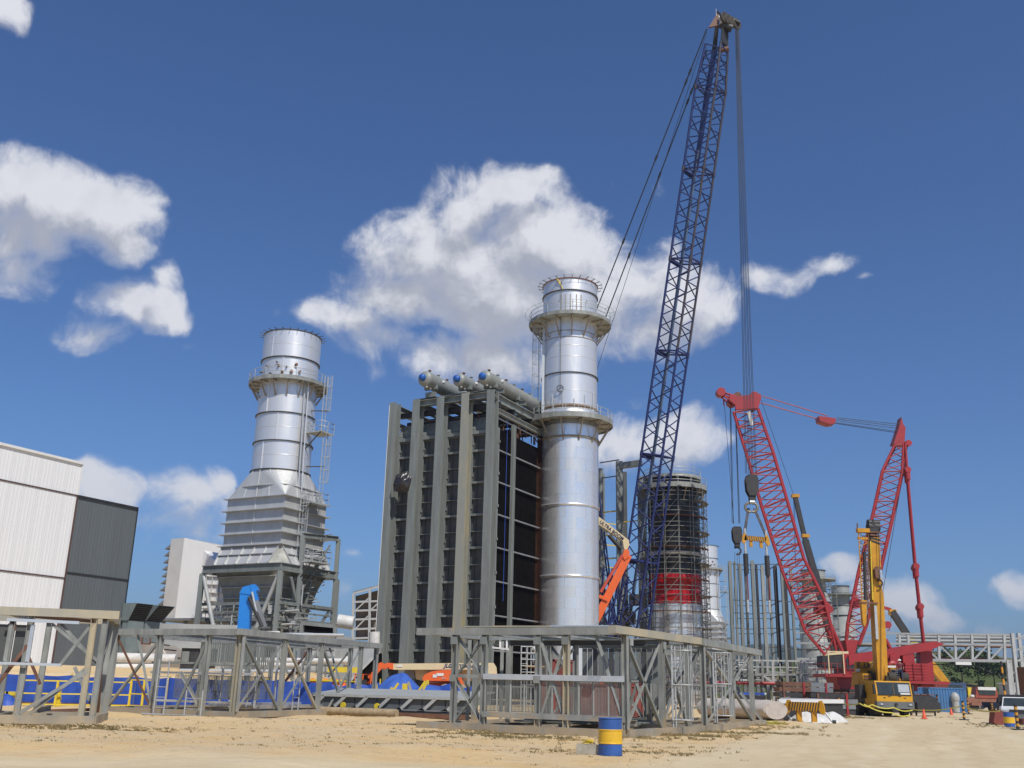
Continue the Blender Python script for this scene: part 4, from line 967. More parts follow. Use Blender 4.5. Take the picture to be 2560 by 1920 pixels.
bar(tc,'mid_rail',C0+dr*.02+UP*2.0+dl*.12,C0+dr*.44+UP*1.95+dl*.12,.1,.1,G_)
for k in (.42,.86): gusset(tc,C0+dl*k+UP*1.9-dr.normalized()*.16,dl,.36)
for k in (.42,.7,.86,.28): gusset(tc,C0+dl*k+UP*(hC-.48)-dr.normalized()*.15,dl,.4,M_steel)
for k in (0.03,.44,.8): gusset(tc,C0+dr*k+UP*(hC-.5)+dl.normalized()*-.15,dr,.38)
# cross bracing and lattice on the left end frame
bar(tc,'strut',C0+dl*.70+UP*1.98,C0+dl*.86+UP*1.98,.12,.12,G_)
for p in ((.9,.2),(.8,.35)): 
    bar(tc,'inner_post',C0+dl*p[0]+dr*p[1]+UP*.3,C0+dl*p[0]+dr*p[1]+UP*3.4,.14,.14,G_)
b=MB(); q0=grg(1305,1822); b.beam(q0+V((-.6,0,.06)),q0+V((.75,.12,.05)),.28,.04); o=b.build('metal_sheet',M_shiny); solo(o,'thin bright metal sheet lying on the ground before the nearest truss','metal sheet')
# --- frame D: right of C
D0=at(1762,1825,43.2); DR_=at(1905,1811,53.5); DL_=D0+dl*.62
D0.z=DR_.z=0
td,ddl,ddr=module('truss_module','small truss module with a big X brace, joined to the right of the nearest one',D0,DL_,DR_,3.76,(.5,),(.44,.82),cs=.28,
  rbr=((.02,1,.44,.5,G_),(.44,.5,.82,0,M_steel),(.02,0,.44,.5,G_),(.44,.5,.82,1,G_)),lbr=((0,1,.5,0,G_),(.5,0,1,1,G_)),dn_ext=(0,0,.15,.5),top_ext=(0,0,.2,.2))
gusset(td,D0+ddr*.44+UP*1.9+ddl.normalized()*-.15,ddr,.6)
caged_ladder(td,D0+ddr*.17+UP*.35,2.9,-ddl.normalized(),name='ladder',cage=True,z_c=.3,w=.35)
for z in (.9,1.9): bar(td,'mid_rail',D0+ddr*.05+UP*z+ddl*.3,D0+ddr*.9+UP*z+ddl*.3,.1,.1,G_)
# --- frame B: left centre
B0=at(588,1780,46.3); BL_=at(258,1768,49.6); BR_=at(938,1772,60.)
zB=.0
for p in (B0,BL_,BR_): p.z=0
tb,bl,br_=module('truss_module','long truss module with one tan stained corner post, left of the dark grey tower',B0,BL_,BR_,3.86,
  (.02,.245,.62,.97),(.26,.52,.84),cs=.28,
  lbr=((.245,1,.44,.0,M_steel),(.245,0,.44,.5,G_),(.62,0,.8,1,G_),(.97,1,.62,0,M_brown),(.97,0,.62,.95,G_)),
  rbr=((0,1,.26,0,M_steel),(0,0,.26,1,G_),(.26,1,.52,0,T_),(.26,0,.52,1,G_),(.52,1,.70,.15,M_steel),(.60,0,.84,1,G_)),top_ext=(0,.3,.3,.2),dn_ext=(0,.3,0,.2),base=zB)
for z,m_ in ((2.35,G_),(.62,M_shiny),(1.9,M_shiny)):
    bar(tb,'rail_beam',B0+bl*.0+br_*.08+UP*z,B0+bl*.78+br_*.08+UP*z,.1,.1,m_)
grating(tb,B0+bl*.27+br_*.3,bl,bl.length*.36,2.3,3.4,M_steel,n=20,name='slatted_panel',thick=.1)
grating(tb,B0+br_*.14+bl*.25,br_,br_.length*.27,2.2,3.3,M_steel,n=20,name='slatted_panel',thick=.1)
grating(tb,B0+bl*.03+br_*.15,bl,bl.length*.65,.75,1.8,M_grate,n=60,name='mesh_panel',mesh=True)
grating(tb,B0+br_*.05+bl*.3,br_,br_.length*.4,.75,1.8,M_grate,n=44,name='mesh_panel',mesh=True)
for k in (.15,.3,.36,.5,.58): bar(tb,'inner_post',B0+bl*k+br_*.35+UP*.3,B0+bl*k+br_*.35+UP*3.3,.1,.1,M_rail)
# bright floor plates and loose steel leaning in the module
for k,z in ((.1,.42),(.45,.45)): bar(tb,'floor_beam',B0+bl*k+br_*.2+UP*z,B0+bl*k+br_*.8+UP*z,.2,.16,M_shiny)
caged_ladder(tb,B0+bl*.50-br_.normalized()*.6+UP*.05,2.4,-br_.normalized(),name='loose_ladder',cage=False,w=.55)
caged_ladder(tb,B0+br_*.42-bl.normalized()*-.5+UP*.1,3.0,-bl.normalized(),name='loose_ladder',cage=False,w=.5)
caged_ladder(tb,B0+bl*.24-br_.normalized()*.7+UP*.05,1.1,-br_.normalized(),name='loose_ladder',cage=False,w=.85)
b=MB(); p=B0+bl*.6-br_.normalized()*.8; b.path([p+UP*.06,p-bl*.42+UP*.06,p-bl*.42-br_.normalized()*.4+UP*.06],.05,6); b.build('loose_tube',M_rail,tb)
# --- frame A: far left, runs out of the picture
A0=at(228,1810,37.2); A0.z=0; AL=V((A0.x-9.2,A0.y-2.6,0)); AR=A0+(AL-A0).cross(UP).normalized()*-4.2
if AR.y<A0.y: AR=A0-(AR-A0)
ta,al,ar=module('truss_module','truss module with tan top chord and bright rails at the far left of the picture',A0,AL,AR,3.95,
  (.04,.26,.40,.66,.9),(.5,1.0),cs=.29,lbr=((.04,.98,.14,.5,G_),(.04,.5,.22,0,G_),(.26,1,.04,.97,M_brown),(.26,0,.04,.45,G_),(.40,0,.26,.7,M_brown),(.66,1,.40,0,G_)),
  rbr=((0,0,.5,1,G_),(0,1,.5,0,M_brown)),top_ext=(.45,0,.1,.1),dn_ext=(.1,0,0,.1))
for o in ta.children:
    if o.name.startswith('chord') and o.matrix_basis.translation.z>2: o.data=unit('box',M_galvtan)
bar(ta,'rail_beam',A0+al*.09+UP*3.48-ar.normalized()*.2,A0+al*.34+UP*3.5-ar.normalized()*.2,.09,.1,M_shiny)
bar(ta,'rail_beam',A0+al*.13+UP*2.0-ar.normalized()*.2,A0+al*.60+UP*2.02-ar.normalized()*.2,.09,.09,M_shiny)
for i in range(5):
    p=A0+al*(.25+i*.075)-ar.normalized()*.1; bar(ta,'panel_slat',p+UP*2.08,p+UP*3.35,.14,.05,M_shiny if i%2==0 or i>2 else M_galv)
    b=MB(); q=A0+al*(.285+i*.075)+ar.normalized()*.2; b.beam(q+UP*2.05,q+UP*3.35,.5,.03,up=ar); b.build('dark_panel',M_casing,ta)
for k in (.2,.5): bar(ta,'floor_beam',A0+al*k+ar*.1+UP*.45,A0+al*k+ar*.9+UP*.45,.2,.2,G_,'ib')
# ================================================================ grey girder assembly lying on timber
gA=gr(772,1776); gB=gr(1168,1786); gA=V((gA.x,55.5,0)); gB=V((gB.x*1.0,52.0,0))
gA.x=at(775,1770,55.5).x; gB.x=at(1170,1770,52.).x
gd=(gB-gA); gl=gd.length; gu=gd.normalized(); gn=V((gu.y,-gu.x,0))   # towards the camera
if gn.y>0: gn=-gn
tg=thing('girder_assembly','long grey stiffened girder lying on timber between the two big truss modules','girder',gA)
def gp(u,v,z): return gA+gu*u+gn*v+UP*(z*.66 if z>.3 else z)
z0=.30
b=MB(); b.prism([gp(0,-3.4,z0+1.62),gp(gl,-3.4,z0+1.62),gp(gl,0,z0+1.18),gp(0,0,z0+1.18)],UP*.07); b.build('top_plate',mat('pale_grey_steel',(.36,.375,.36),.6,0,c2=(.30,.31,.30)),tg)
nseg=7
b=MB(); b.prism([gp(.02,-.3,.32),gp(gl-.02,-.3,.32),gp(gl-.02,-.3,z0+1.15),gp(.02,-.3,z0+1.15)],-gn*.2); b.build('inner_web',M_casing,tg)
for i in range(nseg):
    u=gl*i/nseg; U=gl/nseg
    b=MB(); b.prism([gp(u+.02,-.12,z0+.4),gp(u+U*.34,-.12,z0+.05),gp(u+U*.62,-.12,z0+.05),gp(u+U*.98,-.12,z0+.4),gp(u+U*.98,-.12,z0+1.12),gp(u+.02,-.12,z0+1.12)],-gn*.05); b.build('web_plate',mat('dark_grey_steel',(.12,.135,.14),.55,0,c2=(.10,.11,.11)),tg)
    bar(tg,'diagonal_rib',gp(u+U*.15,.0,z0+.32),gp(u+U*.62,.0,z0+1.12),.1,.16,M_lgrey)
    b=MB(); b.box((0,0,0),(U*.6,.25,.07)); 
    bar(tg,'bottom_flange',gp(u+U*.2,-.08,z0+.24),gp(u+U*.82,-.08,z0+.24),.26,.07,M_grey)
    b=MB(); b.prism([gp(u+U*.86,-.06,z0+.2),gp(u+U*1.08,-.06,z0+.2),gp(u+U*1.08,-.06,z0),gp(u+U*.9,-.06,z0)],-gn*.4); b.build('end_block',M_black,tg)
bar(tg,'lower_beam',gp(0,-.1,z0+.03),gp(gl,-.1,z0-.03),.2,.2,M_steel,'ib'); bar(tg,'upper_edge',gp(0,.02,z0+1.17),gp(gl,.02,z0+1.17),.06,.12,M_lgrey)
for k in (.22,.44): 
    b=MB(); b.tube(gp(gl*k,.05,z0+.44),gp(gl*k,-.02,z0+.44),.16,12); b.build('yellow_lifting_tag',M_yel,tg)
b=MB(); a=gp(.3,.6,.2); c=gp(gl*.62,.9,.2); b.tube(a,c,.2,12); o=b.build('rolled_matting',mat('matting',(.40,.31,.19),.9,0,c2=(.26,.19,.11),nscale=5)); solo(o,'rolled tan matting lying in front of the long grey girder','matting roll')
o=bar(None,'timber_beam',gp(.0,.2,.12),gp(gl,.2,.12),.25,.22,M_brown); solo(o,'dark timber beam under the long grey girder','timber')
# ================================================================ blue and yellow barrels
M_bblue=mat('barrel_blue',(.035,.115,.40),.45,0,c2=(.025,.08,.26),nscale=4,rust=.2,rustc=(.25,.18,.10))
M_byel=mat('barrel_yellow',(.78,.47,.02),.45,0,c2=(.66,.40,.03),nscale=4,rust=.35,rustc=(.12,.07,.03))
def barrel(p,label,a=M_bblue,bm_=M_byel):
    p=V(p); t=thing('barrel',label,'barrel',p,group='blue and yellow drums marking the track')
    r=.292; h=.88
    def ringp(z0,z1,m,nm):
        b=MB(); pr=[(r,z0)]; 
        b.lathe(p,[(r,z0),(r+.002,z0+.03),(r,(z0+z1)/2),(r+.002,z1-.03),(r,z1)],40); b.build(nm,m,t)
    ringp(0.02,.285,a,'lower_body'); ringp(.285,.595,bm_,'yellow_band' if bm_ is M_byel else 'band'); ringp(.595,.86,a,'upper_body')
    for z in (.285,.595): b=MB(); b.lathe(p,[(r,z-.018),(r+.014,z-.008),(r+.014,z+.008),(r,z+.018)],40); b.build('rolling_hoop',bm_,t)
    for z in (.012,.868): b=MB(); b.lathe(p,[(r-.012,z-.012),(r+.010,z-.012),(r+.010,z+.012),(r-.012,z+.012)],40,closed=True); b.build('rim',a,t)
    b=MB(); b.lathe(p,[(0.001,.845),(r-.01,.845)],32,smooth=False); b.build('lid',M_dark,t)
    b=MB(); b.tube(p+V((.15,.08,.84)),p+V((.15,.08,.87)),.03,10); b.build('bung',M_grey,t)
    return t
bar1=barrel(grg(1526,1888),'blue barrel with a yellow band standing nearest the camera, beside the concrete block')
b2=dup(bar1,grg(2525,1820),R(70),'blue barrel with a yellow band at the right edge, in front of the white pickup')
b3=dup(bar1,gr(1845,1785),R(140),'blue barrel with a yellow band tilted over behind the X braced truss'); b3.matrix_basis=Matrix.Translation(gr(1848,1790)+UP*.06)@Matrix.Rotation(R(-16),4,'Y')@Matrix.Rotation(R(8),4,'X')
M_bred=mat('barrel_red',(.42,.04,.04),.5,0,c2=(.5,.2,.2),nscale=3); M_bpink=mat('barrel_faded_red',(.55,.22,.22),.5,0)
b4=barrel(grg(2552,1812),'faded red and pink barrel at the right edge beside the blue one',M_bpink,M_bred)
b4['group']='drums'; del b4['group']
# concrete block with yellow tape
p=grg(1468,1885); t=thing('concrete_block','small concrete block with tangled yellow tape on top, left of the near barrel','concrete block',p,R(-6))
b=MB(t.matrix_basis); b.prism([(-.28,-.1,0),(.28,-.1,0),(.28,-.1,.22),(-.26,-.1,.235)],(0,.24,0)); b.build('block',M_conc,t)
b=MB(); r_=random.Random(9); b_=p+UP*.24; b.path([b_+V((r_.uniform(-.16,.2),r_.uniform(-.08,.1),r_.uniform(0,.12))) for _ in range(34)],.009,4); o=b.build('yellow_tape_tangle',M_yel); solo(o,'tangle of yellow tape lying on the small concrete block','tape')
# ================================================================ cranes
# unit 'tube'/'rod' meshes have radius 1, so widths passed above are radii
_obar=bar
def rodr(parent,name,p0,p1,r,m,kind='tube'): return _obar(parent,name,p0,p1,r,r,m,kind)
def lattice(root,name,C0,C1,n,rc,rl,mc,ml,faces=((0,1),(1,2),(2,3),(3,0)),strut=0,alt=True):
    for i in range(4): rodr(root,name+'_chord',C0[i],C1[i],rc,mc[i%len(mc)])
    for fi,(a,b_) in enumerate(faces):
        for i in range(n):
            t0=i/n; t1=(i+.5)/n; t2=(i+1)/n
            rodr(root,name+'_lacing',lerp(C0[a],C1[a],t0),lerp(C0[b_],C1[b_],t1),rl,ml[i%len(ml)],'rod')
            rodr(root,name+'_lacing',lerp(C0[b_],C1[b_],t1),lerp(C0[a],C1[a],t2),rl,ml[i%len(ml)],'rod')
            if strut and i%strut==0: rodr(root,name+'_strut',lerp(C0[a],C1[a],t0),lerp(C0[b_],C1[b_],t0),rl,ml[0],'rod')
def square(c,axis,side,hs,hd):
    d=V(axis).normalized(); s=(V(side)-d*V(side).dot(d)).normalized(); n=d.cross(s)
    return [c+s*hs+n*hd,c-s*hs+n*hd,c-s*hs-n*hd,c+s*hs-n*hd]
def block(root,c,w_,h,d,m,name='hook_block',side=V((1,0,0))):
    s=V(side).normalized(); f=UP.cross(s)
    b=MB(); pr=[(-.5,.28),(-.36,.5),(.36,.5),(.5,.28),(.46,-.25),(.26,-.5),(-.26,-.5),(-.46,-.25)]
    for o in (-.5,.5):
        b.prism([c+s*(x*w_)+UP*(z*h)+f*(d*o) for x,z in pr],f*(.12*d if o<0 else -.12*d))
    b.prism([c+s*(x*w_*.8)+UP*(z*h*.8)+f*(d*-.3) for x,z in pr],f*(d*.6))
    b.beam(c-UP*h*.42,c-UP*h*.72,w_*.5,d*.7); return b.build(name,m,root)
def hook(root,c,r,m,side=V((1,0,0)),dbl=False):
    s=V(side).normalized(); b=MB()
    for k in ((1,-1) if dbl else (1,)):
        pts=[c+UP*r*1.2,c+UP*r*.5]+[c+s*(k*(math.cos(t)*r*.62+ (r*.25 if dbl else 0)))-UP*(r*.5)+UP*(math.sin(t)*r*.62) for t in [PI*.75-PI*1.35*q/8 for q in range(9)]]
        b.path(pts,r*.17,6)
    return b.build('hook',m,root)
# ---- blue lattice boom crane
bt=at(1798,75,101.); bb=at(1567,1665,115.)
ax=(bt-bb).normalized(); Lb=(bt-bb).length
bc=thing('lattice_crane','tall crawler crane with a dark blue lattice boom rising behind the tall silver stack','crane',(bb.x,bb.y,0))
sv=V((.80,-.60,0)); sd=(sv-ax*sv.dot(ax)).normalized(); nd_=ax.cross(sd)
def bsec(t,hs=1.33,hd=1.33): c=bb+ax*(Lb*t); return [c+sd*hs+nd_*hd,c-sd*hs+nd_*hd,c-sd*hs-nd_*hd,c+sd*hs-nd_*hd]
joints=[(.0,1.33),(.155,1.33),(.315,1.33),(.475,1.33),(.62,1.33),(.765,1.33),(.90,1.33),(.975,1.0)]
nb=[4,4,4,4,4,4,3]
for i in range(len(joints)-1):
    (t0,h0),(t1,h1)=joints[i],joints[i+1]
    mc=[M_navy,M_navy,M_navy,M_navy] if i<3 else [M_navyrust,M_navy,M_navy,M_navyrust]
    lattice(bc,'boom',bsec(t0+.002,h0,h0),bsec(t1-.002,h1,h1),nb[i],.14,.075,mc,[M_navy],faces=((0,1),(1,2),(2,3),(3,0)))
    S=bsec(t0,h0,h0)
    for k in range(4): rodr(bc,'joint_bar',S[k],S[(k+1)%4],.10,M_navy); 
    rodr(bc,'joint_bar',S[0],S[2],.08,M_navy)
    for p in S: b=MB(); b.tube(p-ax*.28,p+ax*.28,.19,8); b.build('joint_lug',M_navyrust if i>3 else M_navy,bc)
    if i>0 and i<6: 
        b=MB(); b.prism([S[1],S[2],lerp(S[2],S[3],.9) if False else S[2]-ax*.5,S[1]-ax*.5],nd_*.05); b.build('joint_plate',M_navy,bc)
# hoist line running down inside the boom
rodr(bc,'inner_tube',bb+ax*(Lb*.02)-sd*.5,bb+ax*(Lb*.80)-sd*.45,.17,mat('pale_blue_tube',(.12,.17,.27),.5,.1))
for k in range(5): rodr(bc,'inner_rope',bb+ax*(Lb*.765)-sd*(.9-.2*k)+nd_*(.3-.1*k),bb+ax*(Lb*.965)-sd*(.5-.15*k),.06,M_navy)
# boom head
T=bsec(.975,1.0,1.0)
hc=bb+ax*(Lb*.975)
rt_=V((1,0,0))
b=MB(); b.prism([T[1]-rt_*.1,T[1]+rt_*.45,at(1800,32,101),at(1793,26,101)],V((0,.3,0))); b.prism([T[3]+rt_*.0,T[0],at(1822,40,101),at(1808,30,101)],V((0,.4,0))); b.build('head_cheek',M_dark,bc)
b=MB(); b.prism([at(1797,26,101.3),at(1772,68,100.6),at(1797,62,100.6)],V((0,.25,0))); b.build('head_cheek',M_brown,bc)
for k,(x,y) in enumerate(((1812,44),(1822,50),(1832,56),(1841,60))):
    b=MB(); c=at(x,y,100.4+.25*k); b.lathe((0,0,0),[(0.02,-.1),(.62,-.12),(.70,-.14),(.70,.14),(.62,.12),(0.02,.1)],18); 
    o=b.build('head_sheave',mat('sheave_brown',(.05,.042,.035),.6,.3,c2=(.10,.08,.05)),None); o.parent=bc; o.matrix_basis=bc.matrix_basis.inverted()@Matrix.Translation(c)@Matrix.Rotation(PI/2,4,'X')@Matrix.Rotation(R(35),4,'Y')
b=MB(); b.tube(at(1826,46,101),at(1850,58,101),.22,8); b.tube(at(1800,60,101),at(1830,72,101),.5,10); b.build('sheave_axle',M_dark,bc)
b=MB(); b.prism([at(1796,37,100.5),at(1801,42,100.5),at(1806,57,100.5),at(1800,58,100.5)],V((0,.1,0))); b.build('head_sign',M_plastwhite,bc)
rodr(bc,'antenna',at(1791,40,101),at(1790,22,101),.03,M_rail)
# head ladder / cross bars
for q in range(5): rodr(bc,'head_bar',lerp(T[1],T[0],.1+.2*q)-ax*.1,lerp(T[1],T[0],.1+.2*q)+ax*.4,.05,M_navyrust)
rodr(bc,'cross_drum',at(1796,126,101.3),at(1820,122,101.3),.32,M_brown)
# pendants to the mast hidden behind the stack
for (x0,y0,x1,y1,r_) in ((1767,72,1440,905,.075),(1768,125,1462,930,.075),(1767,80,1448,1060,.03)):
    p=at(x0,y0,101.5); q=at(x1,y1,122); rodr(bc,'pendant_line',p,q,r_,M_rope)
    if r_>.05:
        for t in (.12,.15,.37,.62): b=MB(); c=lerp(p,q,t); d=(q-p).normalized(); b.tube(c-d*.35,c+d*.35,.15,6); b.build('pendant_link',M_rope,bc)
# mast and machine body hidden partly behind the stack and trusses
mf=V((bb.x-1.5,117,4.)); mt_=at(1441,903,122.)
lattice(bc,'mast',square(mf,mt_-mf,V((0,1,0)),1.4,1.0),square(mt_,mt_-mf,V((0,1,0)),.9,.6),10,.10,.05,[M_navy],[M_navy])
Mx=Matrix.Translation((bb.x-1.,116,0))
b=MB(Mx)
for s in (-1,1): b.prism([(-5,-4.2*s-.6,.1),(5,-4.2*s-.6,.1),(5.4,-4.2*s-.6,.8),(5,-4.2*s-.6,1.5),(-5,-4.2*s-.6,1.5),(-5.4,-4.2*s-.6,.8)],(0,1.2,0))
b.build('crawler_track',M_dark,bc)
b=MB(Mx); b.box((0,0,2),(3,8,1)); b.box((-2,0,3.6),(9,3.4,2.2)); b.build('machine_house',M_navy,bc)
b=MB(Mx); b.box((-7,0,3.4),(1.6,6,3)); b.build('counterweight',M_dark,bc)
b=MB(Mx); b.box((2.4,-2.3,3.7),(2,1.1,2.2)); b.build('cab',M_navy,bc)
# dark lattice clutter round the boom foot (gantry, backstays)
for (x0,y0,x1,y1) in ((1500,1540,1560,1440),(1497,1470,1545,1600),(1520,1420,1508,1600),(1560,1440,1530,1600),(1500,1600,1590,1510)):
    p=at(x0,y0,113); q=at(x1,y1,113); lattice(bc,'gantry',square(p,q-p,V((0,1,0)),.5,.5),square(q,q-p,V((0,1,0)),.5,.5),3,.08,.05,[M_navy],[M_dark],faces=((0,1),(2,3)))
b=MB(); 
for (x,y,w_,h) in ((1570,1545,1.6,1.4),(1540,1580,2.2,1.6),(1585,1500,1.,1.2)): b.box(at(x,y,114),(w_,1.5,h))
b.build('winch_box',M_dark,bc)
# hoist ropes and main block
Ybk=101.; blk=at(1879,1214,Ybk)
for k in range(8):
    s=(k-3.5)*.17; top=at(1838+k*1.3,66,Ybk+.3*(k%2)); bot=blk+V((s,.15*(k%2)-.07,1.25)); rodr(bc,'hoist_rope',top,bot,.028,M_rope)
block(bc,blk,1.3,2.2,.9,M_dark); 
hk=at(1878,1262,Ybk); hook(bc,hk+UP*.1,.75,mat('hook_steel',(.20,.18,.14),.5,.5,c2=(.35,.3,.2)),V((1,0,0)),dbl=True)
b=MB(); b.tube(hk+V((-.25,-.45,.2)),hk+V((.25,-.45,.2)),.2,8); b.build('hook_nut',M_rail,bc)
# ---- spreader beam with its slings
spL=at(1862,1345,Ybk); spR=at(1915,1350,Ybk)
def spreader(L_,R_,label,group='yellow and black striped lifting beams',k_=1.):
    t=thing('spreader_beam',label,'lifting beam',L_,group=group); d=(R_-L_).normalized(); ln=(R_-L_).length; n=12; f=V((d.y,-d.x,0))
    for i in range(n):
        p=L_+d*(ln*i/n); u=ln/n; b=MB(); 
        b.prism([p+UP*.0,p+d*u*.5,p+d*(u*.5-.06)-UP*.5,p-d*.06-UP*.5] if False else [p+UP*.25,p+d*(u*.5)+UP*.25,p+d*(u*.5-.12)-UP*.25,p-d*.12-UP*.25],f*.22); b.build('yellow_stripe',M_craneyel,t)
        b=MB(); p=p+d*(u*.5); b.prism([p+UP*.25,p+d*(u*.5)+UP*.25,p+d*(u*.5-.12)-UP*.25,p-d*.12-UP*.25],f*.22); b.build('black_stripe',M_dark,t)
    for s,e in ((-1,L_),(1,R_)):
        b=MB(); b.prism([e+d*(s*-.12*k_)+UP*.45*k_,e+d*(s*.12*k_)+UP*.5*k_,e+d*(s*.3*k_)+UP*.1*k_,e+d*(s*.34*k_)-UP*.5*k_,e+d*(s*.1*k_)-UP*.6*k_,e-d*(s*.16*k_)-UP*.2*k_],f*.22); b.build('end_plate',M_craneyel,t)
    for q in (.28,.76):
        p=L_+d*(ln*q); b=MB(); b.beam(p-UP*.2,p-UP*.85,.28,.25); b.build('foot',M_craneyel,t)
    return t
sp=spreader(spL,spR,'yellow striped lifting beam hanging from the hook of the blue crane')
M_sling=mat('sling_fabric',(.15,.14,.14),.7,0,c2=(.07,.065,.065)); M_slingred=mat('sling_red',(.25,.05,.05),.7,0)
for s,e in ((-.3,spL),(.3,spR)):
    for o in (-.08,.08): rodr(sp,'top_sling',hk+V((s+o,0,-.35)),e+V((o,0,.5)),.07,M_sling)
    rodr(sp,'sling_shackle',e+V((0,-.1,.45)),e+V((0,-.1,.95)),.14,M_rail)
for e,yb,m_ in ((spL,1500,M_dark),(spR,1500,M_dark)):
    bb_=e+V((0,0,-(e.z-at(1880,yb,Ybk).z)))
    rodr(sp,'chain_hook',e-UP*.55,e-UP*1.6,.13,M_rail); rodr(sp,'sling_splice',e-UP*1.6,e-UP*3.6,.26,M_dark)
    for o in (-.14,-.03,.09): rodr(sp,'hanging_sling',e+V((o,0,-3.6)),bb_+V((o*1.4,.1,0)),.055,M_slingred if o>0.05 else M_sling)
    rodr(sp,'lower_shackle',bb_,bb_-UP*1.2,.12,M_rail)
p=at(1910,1510,Ybk); rodr(sp,'tag_line',p,at(1925,1640,Ybk-3),.018,M_galvtan)
# ---- red crawler crane with derrick mast
YR=108.
rc_=thing('crawler_crane','red crawler crane with lattice boom and derrick mast, right of the scaffolded stack','crane',(at(2110,1650,YR).x,YR,0))
foot=at(2090,1648,YR); 
def sec4(xl,yl,xr,yr,Y,dep):
    a=at(xl,yl,Y-dep/2); b_=at(xr,yr,Y-dep/2); c=at(xl+3,yl+1,Y+dep/2); d=at(xr+3,yr+1,Y+dep/2); return [a,b_,d,c]
S=[(sec4(1833,1030,1893,1020,YR,2.2),.115),(sec4(1868,1145,1932,1132,YR,2.2),0),(sec4(1904,1270,1965,1245,YR,2.2),0),(sec4(1952,1420,2008,1395,YR,2.2),0),(sec4(1990,1520,2060,1500,YR,2.2),0),(sec4(2012,1578,2075,1560,YR,2.2),0),(sec4(2062,1638,2092,1632,YR,2.0),0)]
nbr=[3,3,4,3,2,1]
for i in range(6): lattice(rc_,'boom',S[i][0],S[i+1][0],nbr[i],.135,.07,[M_red],[M_red],faces=((0,1),(1,2),(2,3),(3,0)),strut=1)
for x,y in ((1968,1240),(2010,1392)): pass
rodr(rc_,'foot_strut',at(2078,1565,YR-1),at(2112,1642,YR-1),.2,M_red); rodr(rc_,'foot_strut',at(2066,1570,YR+1),at(2100,1640,YR+1),.2,M_red)
b=MB()
for (pts,) in (([(1824,986),(1846,990),(1900,984),(1904,990),(1896,1020),(1840,1024),(1838,1012),(1824,1000)],),): b.prism([at(x,y,YR-1.2) for x,y in pts][::-1],V((0,.35,0))); b.prism([at(x,y,YR+1.) for x,y in pts][::-1],V((0,.35,0)))
b.build('boom_head',M_red,rc_)
b=MB(); b.prism([at(x,y,YR-1.0) for x,y in ((1884,992),(1903,988),(1903,998),(1893,1018),(1886,1012))],V((0,2.2,0))); b.build('head_bracket',M_red,rc_)
p0,p1=at(1835,994,YR),at(1801,982,YR)
for s in (-.7,.7):
    o=V((0,s,0)); rodr(rc_,'jib_arm',p0+o,p1+o*.4,.13,M_red); rodr(rc_,'jib_arm',p0+o-UP*1.0,p1+o*.4-UP*.25,.10,M_red)
    for q in range(3): rodr(rc_,'jib_lacing',lerp(p0,p1,q/3)+o,lerp(p0,p1,(q+.6)/3)+o*.6-UP*(1.-.25*q),.05,M_red,'rod')
for (x,y,r_) in ((1801,982,.5),(1829,1006,.55),(1842,992,.45),(1884,992,.5)):
    b=MB(); c=at(x,y,YR); b.tube(c-V((0,.5,0)),c+V((0,.5,0)),r_,16); b.build('head_sheave',M_red if r_>.46 else M_brown,rc_)
b=MB(); b.prism([at(1868,1030,YR-1.5),at(1876,1028,YR-1.5),at(1884,1062,YR-1.5),at(1877,1064,YR-1.5)],V((0,.1,0))); b.build('white_tarp',M_plastwhite,rc_)
# auxiliary block
ab=at(1842,1338,YR)
for (x,y,dx) in ((1825,1012,-.45),(1827,1012,-.32),(1838,1020,.28),(1839,1020,.40)):
    rodr(rc_,'aux_rope',at(x,y,YR),ab+V((dx,0,1.3)),.035,M_rope)
rodr(rc_,'whip_line',at(1810,1000,YR),at(1835,1310,YR),.025,M_rope); rodr(rc_,'whip_pendant',at(1809,1000,YR),at(1810,1014,YR),.08,M_red)
block(rc_,ab,1.05,1.8,.8,M_dark); hook(rc_,at(1843,1370,YR),.62,M_dark)
for dx in (-.25,.0,.22): rodr(rc_,'hanging_line',at(1843,1380,YR)+V((dx,0,0)),at(1844,1560,YR)+V((dx*1.8,0,0)),.022,M_rope)
# pendants to derrick
pm=at(2072,1046,YR); mtop=at(2252,1074,YR)
for s,o in ((-.6,0),(.6,9)):
    rodr(rc_,'pendant_bar',at(1903,994+o,YR)+V((0,s,0)),pm+V((-.4,s,-.1+ .25*(s<0))),.06,mat('pendant_red',(.42,.09,.08),.5,0))
b=MB(); b.prism([at(x,y,YR-.7) for x,y in ((2047,1040),(2068,1042),(2090,1046),(2088,1058),(2075,1060),(2050,1052))],V((0,1.4,0))); b.build('bridle_block',M_red,rc_)
for s,dy in ((-.5,-4),(-.2,-1),(.2,2),(.5,8),(.6,11)): rodr(rc_,'bridle_rope',at(2089,1049+dy*.5,YR)+V((0,s,0)),at(2250,1068+dy,YR)+V((0,s,0)),.035,M_rope)
